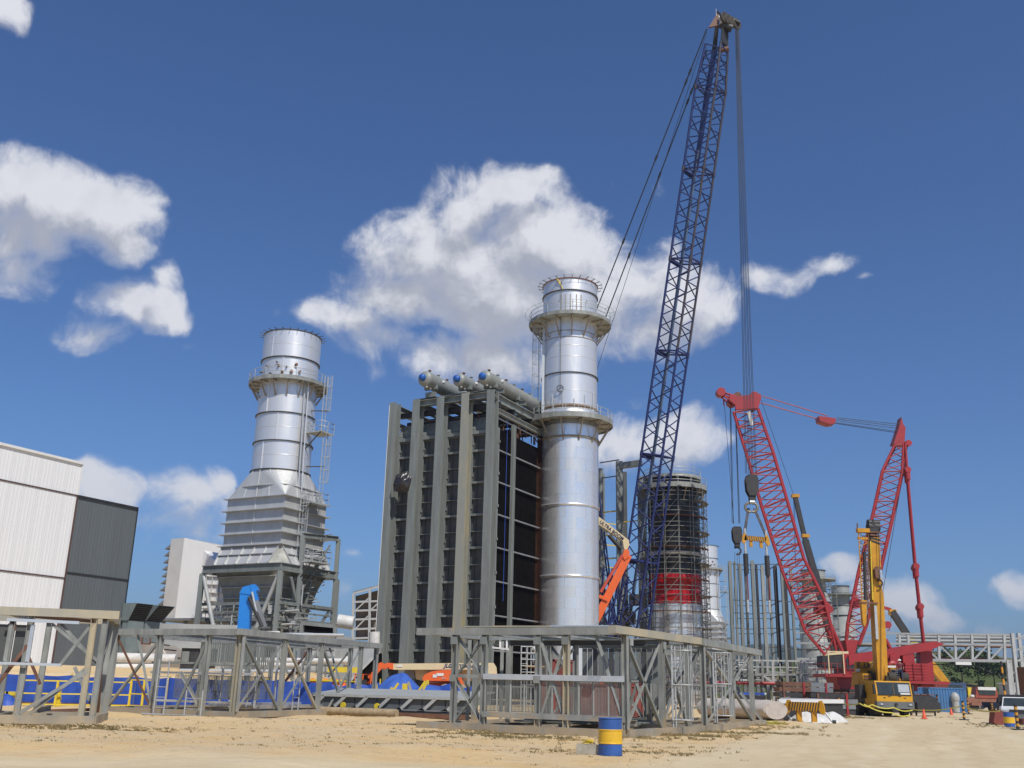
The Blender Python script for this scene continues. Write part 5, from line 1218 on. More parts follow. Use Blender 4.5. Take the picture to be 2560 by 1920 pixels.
# derrick mast
DM=[sec4(2236,1113,2258,1112,YR,1.6),sec4(2205,1178,2255,1178,YR,2.),sec4(2180,1290,2231,1290,YR,2.),sec4(2146,1425,2200,1425,YR,2.),sec4(2118,1560,2165,1560,YR,2.),sec4(2114,1605,2146,1612,YR,1.4)]
for i,n in enumerate((2,3,4,4,1)): lattice(rc_,'mast',DM[i],DM[i+1],n,.14,.055,[M_red],[M_red],faces=((0,1),(1,2),(2,3),(3,0)),strut=2)
b=MB(); b.prism([at(x,y,YR-.6) for x,y in ((2254,1042),(2258,1060),(2264,1068),(2261,1112),(2234,1110),(2248,1068))],V((0,1.2,0))); b.build('mast_head',M_red,rc_)
b=MB(); c=at(2269,1109,YR); b.tube(c-V((0,.4,0)),c+V((0,.4,0)),.35,12); b.beam(at(2258,1108,YR),c,.2,.4); b.build('mast_sheave',M_red,rc_)
b=MB(); b.prism([at(x,y,YR-.9) for x,y in ((2114,1600),(2146,1600),(2134,1650),(2122,1650))],V((0,1.8,0))); b.build('mast_foot',M_red,rc_)
# back stays
for s in (-.9,.9):
    pts=[at(2262,1112,YR),at(2268,1190,YR),at(2289,1430,YR),at(2300,1530,YR),at(2310,1618,YR)]
    for i in range(4): rodr(rc_,'back_stay',pts[i]+V((s*.35,s,0)),pts[i+1]+V((s*.35,s,0)),.15,M_red if s<0 else mat('stay_dark_red',(.25,.03,.06),.5,0))
    for i in (1,2,3): b=MB(); p=pts[i]+V((s*.35,s,0)); b.tube(p-UP*.6,p+UP*.6,.3,8); b.tube(p-V((.0,.3,-.5)),p+V((0,.3,.5)),.35,8); b.build('stay_link',M_red,rc_)
rodr(rc_,'guy_rope',at(2270,1110,YR),at(2190,1580,YR),.03,M_rope); rodr(rc_,'guy_rope',at(1903,1000,YR),at(1985,1240,YR+3),.025,M_rope)
# superstructure
p0,p1=at(2108,1652,YR),at(2342,1614,YR)
b=MB(); b.prism([p0-UP*.5,p0+UP*.5,p1+V((-.9,0,.35)),p1+V((.1,0,.12)),p1+V((.0,0,-.2)),p1-V((1.5,0,.55))],V((0,1.,0))); b.prism([p0+V((0,-1.8,-.5)),p0+V((0,-1.8,.5)),p1+V((-.9,-1.8,.35)),p1+V((.1,-1.8,.12)),p1-V((1.5,1.8,.55))],V((0,.5,0))); b.build('rear_girder',M_red,rc_)
b=MB(); q=p1-V((1.4,0,.2)); b.prism([q+V((-.6,-.6,0)),q+V((.6,-.6,0)),q+V((.5,-.6,-4.)),q+V((-.9,-.6,-4.))],V((0,1.2,0))); b.build('hanger_arm',M_red,rc_)
for s in (-1.,1.): rodr(rc_,'ram',at(2205,1600,YR)+V((0,s,0)),at(2236,1662,YR)+V((0,s,0)),.24,M_red)
b=MB(); c=at(2237,1664,YR); b.tube(c-V((0,1.2,0)),c+V((0,1.2,0)),.6,14); b.prism([at(x,y,YR-1) for x,y in ((2222,1660),(2252,1660),(2262,1700),(2212,1700))],V((0,2,0))); b.build('ram_base',M_red,rc_)
cwx0,cwx1=2260,2324
a=at(cwx0,1657,YR-3); c=at(cwx1,1657,YR-3); zt_=a.z; zb_=at(2290,1702,YR-3).z
for i in range(6):
    z0=zb_+(zt_-zb_)*i/6; b=MB(); b.box(((a.x+c.x)/2+.04*(i%2),YR,z0+(zt_-zb_)/12),(c.x-a.x-.03*i,6.,(zt_-zb_)/6-.05)); b.build('counterweight_slab',M_red,rc_)
b=MB(); b.box(((a.x+c.x)/2+.6,YR,zb_-.15),(c.x-a.x+2.4,6.4,.25)); b.build('counterweight_tray',M_red,rc_)
caged_ladder(rc_,V(((a.x+c.x)/2,YR-3.1,zb_)),zt_-zb_,(0,-1,0),name='ladder',cage=False,m=mat('dark_red_bars',(.25,.02,.02),.5),w=.9)
b=MB(); b.box(((a.x+c.x)/2-.3,YR-1,zt_+.7),(1.2,1.5,1.4)); b.box(((a.x+c.x)/2-1.8,YR-1,zt_+.4),(1.,2,.9)); b.build('winch_unit',M_red,rc_)
# front deck with rails, cab and house
d0=at(2062,1684,YR-2.5); d1=at(2140,1684,YR-2.5); zd=d0.z
b=MB(); b.box(((d0.x+d1.x)/2,YR-.5,zd-.15),(d1.x-d0.x,4.4,.3)); b.build('front_deck',M_red,rc_)
b=MB(); c4=[V((d0.x,YR-2.7,zd)),V((d1.x,YR-2.7,zd)),V((d1.x,YR+1.6,zd)),V((d0.x,YR+1.6,zd))]
for h in (.5,1.,): b.path([p+UP*h for p in c4],.04,5,True)
for k in range(6): p=lerp(c4[0],c4[1],k/5); b.tube(p,p+UP*1.0,.04,5)
b.build('deck_railing',M_red,rc_)
b=MB(); 
for k in (.12,.6): p=lerp(c4[0],c4[1],k)-V((0,.1,0)); b.beam(p,p+UP*2.2,.1,.1)
b.beam(lerp(c4[0],c4[1],.1)+UP*2.2,lerp(c4[0],c4[1],.62)+UP*2.2,.12,.1); b.build('yellow_bracket',M_cream,rc_)
b=MB(); cc_=at(2086,1654,YR-.5); b.prism([cc_+V((-1.5,-1,.55)),cc_+V((1.35,-1,.75)),cc_+V((1.5,-1,-.7)),cc_+V((-1.6,-1,-.6))],V((0,2,0))); b.build('dark_awning',M_dark,rc_)
b=MB(); b.prism([cc_+V((-1.3,-1.05,.55)),cc_+V((1.2,-1.05,.8)),cc_+V((1.2,-1.05,1.05)),cc_+V((-.6,-1.05,.85))],V((0,2,0))); b.build('awning_top',M_cream,rc_)
b=MB(); b.box(at(2124,1668,YR),(2.4,3.2,2.6)); b.build('cab',M_red,rc_)
b=MB(); b.box(at(2124,1664,YR)+V((-.2,-1.65,.1)),(1.3,.08,1.2)); b.build('cab_window',M_glass,rc_)
b=MB(); b.prism([at(x,y,YR-1.8) for x,y in ((2090,1690),(2140,1690),(2134,1712),(2096,1712))],V((0,3.6,0))); b.build('turntable_base',M_red,rc_)
for s in (-1,1):
    b=MB(); x0=rc_.location.x+1 if False else at(2150,1700,YR).x; y=YR+s*4
    pr=[(-5.6,.1),(5.6,.1),(6.2,.7),(5.9,1.5),(5.2,1.75),(-5.2,1.75),(-5.9,1.5),(-6.2,.7)]
    b.prism([V((x0+u,y-.7,z)) for u,z in pr],V((0,1.4,0))); b.build('crawler_track',M_dark,rc_)
    for k in range(16): b=MB(); b.box((x0-5.4+k*.72,y,1.79),(.6,1.5,.1)); b.build('track_shoe',M_brown,rc_)
b=MB(); b.box((at(2150,1700,YR).x,YR,1.6),(5,8,1.1)); b.build('carbody',M_dark,rc_)
b=MB(); b.box((at(2180,1690,YR).x,YR,2.9),(8,3.4,1.6)); b.build('machine_house',M_red,rc_)
# red winch drums hanging in the boom
b=MB(); c=at(2055,1520,YR); b.tube(c-V((0,.9,0)),c+V((0,.9,0)),.7,14); b.tube(at(2068,1524,YR)-V((0,.7,0)),at(2068,1524,YR)+V((0,.7,0)),.45,12); b.beam(at(2040,1515,YR),at(2070,1530,YR),.9,1.2); b.build('boom_winch',M_red,rc_)
b=MB(); c=at(2137,1508,YR); b.tube(c-V((0,.5,0)),c+V((0,.5,0)),.5,12); b.build('mast_winch',M_red,rc_)
# ================================================================ stack in scaffolding, black and red wrap
SC=V((at(1688,1500,120).x,120,0)); RS=3.05
ss=thing('wrapped_stack','half built stack wrapped in black and red plastic inside scaffolding','stack',SC)
M_blackwrap=mat('black_wrap',(.010,.010,.011),.35,0,c2=(.02,.02,.02),nscale=1.5,bump=.8,bscale=1.2)
M_redwrap=mat('red_wrap',(.50,.008,.012),.28,0,c2=(.32,.005,.008),nscale=1.2,bump=1.,bscale=.9)
def zat(y,Y,x=1688): return at(x,y,Y).z
z_=[0,zat(1508,117.5),zat(1436,117.5),zat(1386,117.5),zat(1222,117.5),zat(1186,117.5)]
def wrap(r,z0,z1,m,name,amp=.10,n=72,nz=14):
    b=MB(); vs=[];fs=[]
    for j in range(nz+1):
        z=z0+(z1-z0)*j/nz
        for i in range(n):
            a=2*PI*i/n; rr=r+amp*MN.noise(V((math.cos(a)*2.2,math.sin(a)*2.2,z*.8)))+amp*.6*MN.noise(V((math.cos(a)*7,math.sin(a)*7,z*1.6)))
            vs.append((SC.x+math.cos(a)*rr,SC.y+math.sin(a)*rr,z+ (amp*1.5*MN.noise(V((a*3,1,2))) if j in(0,nz) else 0)))
    for j in range(nz):
        for i in range(n): fs.append((j*n+i,j*n+(i+1)%n,(j+1)*n+(i+1)%n,(j+1)*n+i))
    b.add(vs,fs,True); return b.build(name,m,ss)
b=MB(); b.lathe(SC,[(RS,0),(RS,z_[1]+.3)],60); b.build('shell',M_clad,ss)
for z in (2,4,6): b=MB(); b.lathe(SC,[(RS,z),(RS+.06,z),(RS+.06,z+.1),(RS,z+.1)],60); b.build('cladding_band',M_clad,ss)
wrap(RS+.12,z_[1],z_[2]+.1,M_redwrap,'red_sheet',.16); wrap(RS+.1,z_[2],z_[3],M_blackwrap,'black_sheet'); 
b=MB(); b.lathe(SC,[(RS+.12,z_[3]-.05),(RS+.3,z_[3]),(RS+.3,z_[3]+.35),(RS+.12,z_[3]+.4)],60); b.build('white_band',M_plastwhite,ss)
wrap(RS+.05,z_[3]+.3,z_[4],M_blackwrap,'black_sheet',.12,72,20); wrap(RS-.1,z_[4],z_[5],M_blackwrap,'black_sheet',.05,60,4)
ring_platform(ss,SC,RS,RS+1.15,zat(1212,116.5),16,brk=1.6,nbr=12,toe=.45,deckm=M_lgrey)
ring_platform(ss,SC,RS-.3,RS+.5,zat(1188,117),14,brk=.5,nbr=10,rail=1.0)
M_scf=mat('scaffold_tube',(.27,.275,.25),.5,.3,c2=(.17,.17,.15))
ng=14; rs=[RS+.4,RS+1.0]
zt_=zat(1218,117)
for r_ in rs:
    for i in range(ng):
        a=2*PI*(i+.5)/ng; p=SC+V((math.cos(a)*r_,math.sin(a)*r_,0)); rodr(ss,'standard',p,p+UP*(zt_+.5),.045,M_scf,'rod')
lv=[];z=1.2
while z<zt_: lv+= [z,z+.5,z+1.0]; z+=1.85
for k,z in enumerate(lv):
    b=MB(); r_=rs[1] if k%3 else rs[0]
    b.path([SC+V((math.cos(2*PI*(i+.5)/ng)*r_,math.sin(2*PI*(i+.5)/ng)*r_,z)) for i in range(ng)],.04,4,True); b.build('ledger',M_scf,ss)
for k in range(0,len(lv),3):
    r2=rs[1]+(.1 if k%2 else .3); a0=R(-160 if k%2 else -60); a1=a0+R(150)
    b=MB(); b.lathe((SC.x,SC.y,lv[k]+.0),[(rs[0],0),(r2,0),(r2,-.06),(rs[0],-.06)],6,a0,a1,False); b.build('deck_board',M_brown if k%2 else M_grey,ss)
    for i in range(0,ng,3):
        a=2*PI*(i+.5+k%3)/ng; a2=2*PI*(i+1.5+k%3)/ng
        rodr(ss,'brace',SC+V((math.cos(a)*rs[1],math.sin(a)*rs[1],lv[k])),SC+V((math.cos(a2)*rs[1],math.sin(a2)*rs[1],lv[k]+2.05)),.035,M_scf,'rod')
# second bypass stack far behind
b2_=dup(ls,(at(1768,1560,238).x,238,0),None,'distant silver bypass stack half hidden behind the scaffolded stack')
# ================================================================ bare steel frames
def bare_frame(label,cols,levels,wd_,m=M_steel,Yr=2.5,beams=(),colr=None):
    x,y0,Y=cols[0]; t=thing('steel_structure',label,'steel structure',(at(x,1690,Y).x,Y,0))
    P=[]
    for k,(x,y0,Y) in enumerate(cols):
        top=at(x,y0,Y); P.append(top); bar(t,'column',V((top.x,top.y,0)),top,wd_[k%len(wd_)],wd_[k%len(wd_)],(colr or {}).get(k,m),'ib')
    for (i,j,y,w_,mm) in beams:
        z=at(cols[i][0],y,cols[i][2]).z; bar(t,'beam',V((P[i].x,P[i].y,z)),V((P[j].x,P[j].y,z)),w_,w_,mm,'box')
    return t
bare_frame('bare steel columns and yellow rails standing between the tall stack and the blue boom',[(1500,1172,124),(1548,1154,122),(1603,1192,120),(1562,1180,134),(1507,1185,132)],[],(.75,.8,.9,.5,.5),colr={3:M_casing,4:M_steel},
  beams=[(1,2,1165,.7,M_steel),(0,1,1157,.12,M_seam),(0,1,1196,.12,M_seam),(0,1,1282,.16,M_yel),(4,3,1307,.12,M_yel),(0,1,1340,.16,M_yel),(4,3,1361,.12,M_yel),(0,1,1398,.16,M_yel),(4,3,1417,.12,M_yel),(0,1,1457,.16,M_yel),(4,3,1475,.12,M_seam),(0,1,1515,.16,M_yel),(1,2,1306,.12,M_yel)])
cl=[(1824,1403,130),(1836,1404,138),(1849,1409,130),(1862,1403,138),(1880,1402,130),(1890,1412,138),(1905,1414,130),(1921,1402,138),(1937,1415,130),(1952,1400,129),(1962,1448,138),(1976,1420,131)]
bms=[]
for y in (1410,1500,1532,1570,1618,1650):
    for i in range(0,10,2): bms.append((i,i+2 if i<8 else 11,y+ (i%3),.1,M_seam))
    for i in range(1,9,2): bms.append((i,i+2,y+14,.1,M_casing))
bare_frame('row of tall bare grey columns waiting for cladding, left of the red crane boom',cl,[],(.42,.3,.42,.3),beams=bms,colr={3:M_casing,6:M_galv,8:M_dark,10:M_dark,5:M_dark})
# grey stacks on the right
def far_stack(px_,ytop,Y,r,label,lower=None,scaff=False,mm=None):
    top=at(px_,ytop,Y); t=thing('grey_stack',label,'stack',(top.x,Y,0),group='distant unclad grey stacks'); c=V((top.x,Y,0)); h=top.z
    m=mm or mat('grey_stack',(.30,.31,.29),.6,.1,c2=(.25,.26,.245),nscale=.5)
    b=MB(); b.lathe(c,[(r*.72,h-5.5),(r*.72,h)],32); b.build('upper_shell',m,t)
    b=MB(); b.lathe(c,[(r*1.0,0),(r*1.0,h-8.2),(r*.98,h-8.2),(r*.74,h-5.6)],36); b.build('lower_shell',m,t)
    for z in (h,h-2,h-5.5,h-8.2,h-14,h-20): flange(t,c,r*(.72 if z>h-6 else 1.0),z,M_seam,w=.18,h=.22)
    ring_platform(t,c,r*.75,r*1.35,h-2.4,14,brk=2.2,nbr=10)
    if lower: ring_platform(t,c,r*1.0,r*lower[1],at(px_,lower[0],Y).z,16,brk=2.4,nbr=12,rail=2.2)
    if scaff:
        for i in range(12):
            a=2*PI*i/12; p=c+V((math.cos(a)*r*1.35,math.sin(a)*r*1.35,0)); rodr(t,'standard',p,p+UP*(h-3),.07,M_scf,'rod')
        for k in range(13):
            b=MB(); z=2+k*2.6
            if z<h-2: b.path([c+V((math.cos(2*PI*i/12)*r*1.35,math.sin(2*PI*i/12)*r*1.35,z)) for i in range(12)],.08,4,True); b.build('ledger',M_scf,t)
    return t
far_stack(2032,1427,262,4.2,'wide grey stack in scaffolding behind the red crane boom',None,True)
far_stack(2100,1466,285,3.4,'plain grey stack between the red boom and the red mast',(1612,2.6))
# ================================================================ pipe bridge (right)
pb=thing('pipe_bridge','long white painted steel pipe bridge crossing at the right with a truss tower','pipe bridge',(at(2400,1650,124).x,124,0))
M_pbw=mat('bridge_white',(.46,.47,.46),.5,.1,c2=(.36,.37,.365),nscale=1)
def pbp(x,y,o=0.): Y=127-(x-2220)*.016; return at(x,y,Y+o)
xs=[2204,2248,2270,2306,2346,2387,2429,2470,2510]
tops=lambda x:1583+(x-2220)*.012
for o in (0,2.6):
    for (y,w_,m_) in ((0,.16,M_pbw),(26,.22,M_pbw),(66,.32,M_pbw)):
        bar(pb,'chord',pbp(1990 if o else 2100,tops(2100)+y,o),pbp(2530,tops(2530)+y,o),w_,w_,m_)
    for k,x in enumerate(xs):
        bar(pb,'post',pbp(x,tops(x),o),pbp(x+2,tops(x)+66,o),.28,.28,M_pbw,'box')
    for k in range(1,len(xs)-1):
        a,c=xs[k],xs[k+1]
        if k in (2,3,4): p,q=(a+2,28),(c,65)
        else: p,q=(a+4,65),(c-2,28)
        bar(pb,'diagonal',pbp(p[0],tops(p[0])+p[1],o),pbp(q[0],tops(q[0])+q[1],o),.2,.2,M_pbw)
for y,r_,m_ in ((3,.16,M_lgrey),(9,.20,M_lgrey),(18,.2,M_lgrey)):
    rodr(pb,'pipe',pbp(2240,tops(2240)+y,1.3),pbp(2525,tops(2525)+y,1.3),r_,m_)
rodr(pb,'red_pipe',pbp(2240,1644,.9),pbp(2508,1650,.9),.15,M_red); rodr(pb,'small_pipe',pbp(2240,1612,1.2),pbp(2530,1618,1.2),.12,M_brown)
for x,y1,o in ((2519,1736,0),(2524,1730,2.6),(2536,1735,0),(2552,1735,2.6)):
    t_=pbp(x-(0 if x<2530 else 6),1650 if x<2530 else 1583,o); g_=pbp(x+ (6 if x<2530 else 10),y1,o); g_.z=0; bar(pb,'leg',t_,g_,.38,.38,M_pbw,'box')
for k in range(5):
    y=1600+k*28; bar(pb,'tower_brace',pbp(2534,y,0),pbp(2566,y+(-14),0),.16,.16,M_pbw); bar(pb,'tower_beam',pbp(2533,y-4,0),pbp(2568,y-4,0),.16,.16,M_pbw)
bar(pb,'tower_leg',pbp(2572,1583,0),V((pbp(2582,1735,0).x,pbp(2582,1735,0).y,0)),.34,.34,M_pbw)
rodr(pb,'red_riser',pbp(2535,1650,1.),pbp(2545,1732,1.),.2,M_red)
rodr(pb,'cable',pbp(2320,1661,3),pbp(2440,1664,2),.05,M_rope); rodr(pb,'cable',pbp(2440,1664,2),pbp(2520,1700,2),.05,M_rope)
# lower pipe rack behind the cranes
pr=thing('pipe_rack','low galvanised pipe rack with a red pipe, behind the girders left of the cranes','pipe rack',(at(1950,1700,118).x,118,0))
def rk(x,y,o=0.): return at(x,y,118+o)
for o in (0,3):
    for y,w_ in ((1652,.18),(1668,.12),(1686,.22),(1709,.3)): bar(pr,'beam',rk(1755,y-3,o),rk(2150,y+3,o),w_,w_,M_pbw if y!=1686 else M_galv)
    for x in (1770,1800,1835,1870,1905,1931,1966,2000,2041,2075,2120): bar(pr,'post',rk(x,1650,o),V((rk(x+1,1715,o).x,118+o,0)),.26,.26,M_pbw if x in(1931,2041,2000) else M_galv)
    for x in (1770,1835,1905,2010,2050): bar(pr,'diagonal',rk(x+2,1688,o),rk(x+28,1708,o),.2,.2,M_pbw)
rodr(pr,'red_pipe',rk(1755,1706,-.3),rk(2090,1711,-.3),.17,M_red)
b=MB(); r_=random.Random(11)
for k in range(50):
    x=r_.uniform(1760,2110); y=r_.uniform(1655,1705); p=rk(x,y,1.5)
    if k%3: b.tube(p,p+V((r_.uniform(.5,3),0,0)),r_.uniform(.05,.15),6)
    else: b.tube(p,p+UP*r_.uniform(.4,1.6),.09,6)
stuff(b.build('small_pipes',M_lgrey,pr))
# ================================================================ telescopic booms in the distance
def tele(label,base,pts,rads,ms_,head=None,group=None,name='mobile_crane'):
    t=thing(name,label,'crane',base)
    for i in range(len(pts)-1):
        rr=rads[i]; bar(t,'boom_section',pts[i],pts[i+1],rr,rr*1.2,ms_[i],'box')
    if head: 
        for p in head: b=MB(); b.box(p,(1.1,.9,.5)); b.build('boom_collar',M_craneyel,t)
    return t
Yt=150.
pts=[at(2075,1600,Yt),at(2036,1430,Yt),at(2013,1350,Yt),at(1988,1243,Yt)]
g0=V((pts[0].x+1.5,Yt,0))
t=tele('telescopic crane with a slim black boom leaning left, behind the red boom',g0,[g0+UP*3]+pts[1:],[.95,.8,.6],[M_dark,M_dark,M_dark],[at(1988,1240,Yt),at(2013,1340,Yt)])
b=MB(); b.box(g0+V((0,0,1.6)),(3,9,1.4)); b.box(g0+V((0,0,2.9)),(2.8,4,1.4)); b.build('carrier_body',M_craneyel,t)
for k in range(4): b=MB(); b.tube(g0+V((-1.6,-3.2+k*2.1,.6)),g0+V((1.6,-3.2+k*2.1,.6)),.6,14); b.build('wheel',M_rubber,t)
rodr(t,'hoist_rope',at(1986,1245,Yt),at(1990,1420,Yt),.03,M_rope); rodr(t,'hoist_rope',at(1984,1245,Yt),at(1988,1420,Yt),.03,M_rope)
Yf=175.
pts=[at(2374,1722,Yf),at(2322,1655,Yf),at(2270,1590,Yf),at(2229,1528,Yf)]
t=thing('mobile_crane','yellow crane with a black tipped boom reaching left, behind the blue containers','crane',(pts[0].x,Yf,0))
for i,(rr,m_) in enumerate(((1.2,M_craneyel),(.9,M_yel),(1.0,M_dark))): bar(t,'boom_section',pts[i],pts[i+1],rr,rr,m_)
b=MB(); b.box(at(2231,1531,Yf),(1.2,.8,1.0)); b.build('boom_head',M_craneyel,t)
bar(t,'jib',at(2227,1524,Yf),at(2209,1519,Yf),.4,.5,M_red); 
for dx in (-.6,.6): rodr(t,'hoist_rope',at(2218,1522,Yf)+V((dx,0,0)),at(2219,1556,Yf)+V((dx,0,0)),.04,M_rope)
b=MB(); c=at(2219,1562,Yf); b.tube(c-V((0,.3,0)),c+V((0,.3,0)),.6,12); b.build('hook_block',M_red,t); hook(t,at(2219,1568,Yf),.5,M_red)
b=MB(); g=pts[0]; b.box((g.x-1,Yf,1.7),(9,3,.9)); b.box((g.x-1,Yf,2.6),(3,2.6,1.2)); b.build('carrier_body',M_craneyel,t)
for k in range(4): b=MB(); b.tube((g.x-5+k*2.6,Yf-1.7,.75),(g.x-5+k*2.6,Yf+1.7,.75),.75,14); b.build('wheel',M_rubber,t)
# ================================================================ yellow truck crane
TF=V((at(2240,1785,84.).x,84.,0)); ang=R(4)
ty=thing('truck_crane','yellow mobile crane with raised boom and grey bumpered cab facing the camera','crane',TF,ang)
TM=ty.matrix_basis.copy()
def tb_(fn,name,m,lab=None): 
    b=MB(TM); fn(b); return b.build(name,m,ty,lab)
W2=1.5
def cabf(b):
    b.prism([(-W2,0,.62),(-W2,0,1.15),(-W2,-.02,1.7),(-W2,.16,2.68),(-W2,.3,2.76),(-W2,2.3,2.76),(-W2,2.3,.62)],(W2*2,0,0))
tb_(cabf,'cab_body',mat('cab_yellow',(.70,.36,.02),.4,0,c2=(.62,.31,.02)))
def pane(x0,x1,z0,z1,o=-.035):
    def yy(z): return -.02+(z-1.7)/(2.68-1.7)*.18 if z>1.7 else -.01
    return lambda b: b.prism([(x0,yy(z0)+o,z0),(x1,yy(z0)+o,z0),(x1,yy(z1)+o,z1),(x0,yy(z1)+o,z1)],(0,.03,0))
tb_(pane(-1.38,-.02,1.72,2.6),'windscreen',M_glass); tb_(pane(.02,1.38,1.72,2.6),'windscreen',M_glass)
tb_(pane(.38,1.3,1.9,2.52,-.045),'paper_sheet',mat('pale_screen',(.42,.45,.48),.4,0)); tb_(pane(.5,1.3,1.73,1.84,-.05),'white_strip',M_white)
tb_(pane(-1.42,1.42,1.64,1.71,-.05),'windscreen_gasket',M_dark); tb_(pane(-1.42,1.42,2.6,2.66,-.05),'windscreen_gasket',M_dark)
def bump(b): b.prism([(-W2-.04,-.12,.62),(-W2-.04,-.14,1.16),(W2+.04,-.14,1.16),(W2+.04,-.12,.62)],(0,.5,0))
tb_(bump,'bumper',mat('bumper_grey',(.16,.17,.17),.5,0)); 
for s in (-1,1):
    tb_(lambda b: b.box((s*1.2,-.16,.95),(.42,.06,.16)),'headlight_housing',M_grey); tb_(lambda b: b.tube((s*1.2,-.21,.95),(s*1.2,-.17,.95),.09,12),'headlight',M_shiny)
    tb_(lambda b: b.tube((s*.55,-.06,1.56),(s*.25,-.04,1.62),.02,5),'wiper',M_dark)
    tb_(lambda b: b.box((s*(W2+.12),.1,2.1),(.16,.2,.75)),'mirror',M_dark)
    tb_(lambda b: b.tube((s*.75,-.02,1.46),(s*.95,-.02,1.46),.035,6),'door_pull',M_dark)
tb_(lambda b:b.tube((0,-.3,.95),(0,-.14,.95),.12,10),'tow_hook',M_dark)
for s in (-1,1):
    tb_(lambda b: b.tube((s*1.02,1.15,.56),(s*1.42,1.15,.56),.56,20),'wheel',M_rubber)
    for k in range(4): tb_(lambda b: b.tube((s*.95,4.2+k*1.9,.56),(s*1.45,4.2+k*1.9,.56),.56,18),'wheel',M_rubber)
tb_(lambda b:b.box((0,6.2,1.15),(2.9,10.4,.7)),'chassis',M_dark)
tb_(lambda b:b.box((-1.05,3.,1.65),(.9,2.2,.5)),'deck_box',M_dark); tb_(lambda b:b.box((-.6,.6,3.0) if False else (-1.75,2.6,1.9),(.5,.9,1.1)),'air_cleaner',M_dark)
tb_(lambda b:b.box((1.0,2.6,2.95),(1.2,1.0,.55)),'spare_wheel_cover',M_rubber)
for x_ in (.9,2.0): tb_(lambda b:b.tube((x_-.25,2.4,3.1),(x_+.35,2.4,3.1),.42,14),'spare_wheel',M_rubber)
for s in (-1,1): tb_(lambda b:b.box((s*2.0,3.0,.85),(1.6,.4,.35)),'outrigger_arm',M_dark); tb_(lambda b:b.tube((s*2.7,3.0,.05),(s*2.7,3.0,1.1),.1,8),'outrigger_jack',M_dark); tb_(lambda b:b.box((s*2.7,3.0,.04),(.6,.6,.08)),'outrigger_pad',M_wood)
# upper works
def LZ(x,y,Y): p=at(x,y,Y); return TM.inverted()@p
def poly(pxs,Y,dep,name,m):
    b=MB(TM); b.prism([LZ(x,y,Y) for x,y in pxs],(0,dep,0)); return b.build(name,m,ty)
poly([(2150,1680),(2168,1677),(2180,1720),(2146,1716)],88.5,1.6,'engine_house',M_craneyel)
poly([(2156,1683),(2187,1684),(2198,1722),(2163,1722)],87.5,.9,'louvre_box',M_craneyel)
for k in range(5): y=1688+k*7.2; poly([(2160+k*.9,y),(2184+k*1.6,y),(2185+k*1.6,y+3.2),(2161+k*.9,y+3.2)],87.42,.12,'louvre',M_brown)
poly([(2138,1654),(2180,1655),(2186,1681),(2140,1681)],89.,.25,'sign_panel',M_craneyel); poly([(2208,1657),(2243,1658),(2243,1680),(2208,1680)],89.2,.25,'sign_panel',M_craneyel)
b=MB(); c=at(2233,1666,89.1); b.lathe((0,0,0),[(.22,0),(.5,0),(.5,.04),(.22,.04)],20); o=b.build('red_emblem',M_red,None); o.parent=ty; o.matrix_basis=ty.matrix_basis.inverted()@Matrix.Translation(c)@Matrix.Rotation(PI/2,4,'X')
poly([(2217,1664),(2240,1664),(2240,1669),(2217,1669)],88.9,.05,'white_plate',M_white)
text(ty,'lettering','E',.62,textM(at(2143,1669,88.9),(1,.0,0),UP),M_dark,bold=.02); text(ty,'lettering','UIS',.58,textM(at(2160,1669,88.9),(1,.0,-.04),UP),M_dark,bold=.02)
text(ty,'lettering','Q',.36,textM(at(2153,1671,88.9),(1,.0,0),UP),M_dark)
poly([(2140,1672),(2150,1672),(2150,1679),(2140,1679)],88.9,.05,'small_plate',M_plastwhite)
poly([(2225,1671),(2247,1672),(2251,1698),(2229,1698)],87.,1.4,'operator_cab',M_craneyel); poly([(2227,1673),(2246,1674),(2249,1694),(2231,1694)],86.95,.06,'operator_window',mat('tinted_glass',(.10,.12,.14),.2,0))
for k in range(4): y=1677+k*4.4; poly([(2227,y),(2248,y),(2248,y+1.2),(2227,y+1.2)],86.9,.04,'guard_bar',M_grey)
poly([(2192,1670),(2212,1672),(2222,1706),(2196,1706)],87.2,2.2,'turret',M_craneyel); poly([(2180,1676),(2194,1690),(2200,1706),(2188,1700)],87.,1.,'dark_turret_side',M_dark)
rodr(ty,'derricking_ram',at(2216,1700,86.6),at(2200,1590,87.),.28,M_craneyel)
for k in range(3): poly([(2236+k*6,1690+k*3),(2241+k*6,1690+k*3),(2243+k*6,1704),(2238+k*6,1704)],86.2,.5,'winch_cover',M_craneyel)
YB=87.
def bx(x,y,w_,Y=YB): return at(x,y,Y)
bar(ty,'boom_base_section',at(2203,1703,YB),at(2192,1508,YB),.88,1.0,M_craneyel)
bar(ty,'boom_middle_section',at(2192,1509,YB),at(2184,1345,YB),.76,.85,M_craneyel)
bar(ty,'boom_collar',at(2192.5,1509,YB),at(2190.5,1482,YB),.92,.95,M_craneyel)
bar(ty,'boom_edge_strip',at(2181.5,1500,YB-.55),at(2176,1352,YB-.55),.08,.1,M_yel)
for y in (1330,1338,1347,1355): bar(ty,'boom_collar',at(2183.5-.05*(y-1330)*-1,y,YB),at(2183.7,y+4,YB),.88,.92,M_brown if y<1345 else M_dark)
b=MB(TM); 
for y,r_ in ((1308,.32),(1318,.42)): c=LZ(2183,y,YB); b.tube(c-V((.5,0,0)),c+V((.5,0,0)),r_,12)
b.prism([LZ(x,y,YB-.4) for x,y in ((2172,1328),(2176,1318),(2183,1298),(2188,1312),(2197,1320),(2196,1332))],(0,.8,0)); b.build('boom_head',M_dark,ty)
bar(ty,'grey_cylinder',at(2193,1598,YB-.62),at(2188,1514,YB-.62),.22,.1,M_rail)
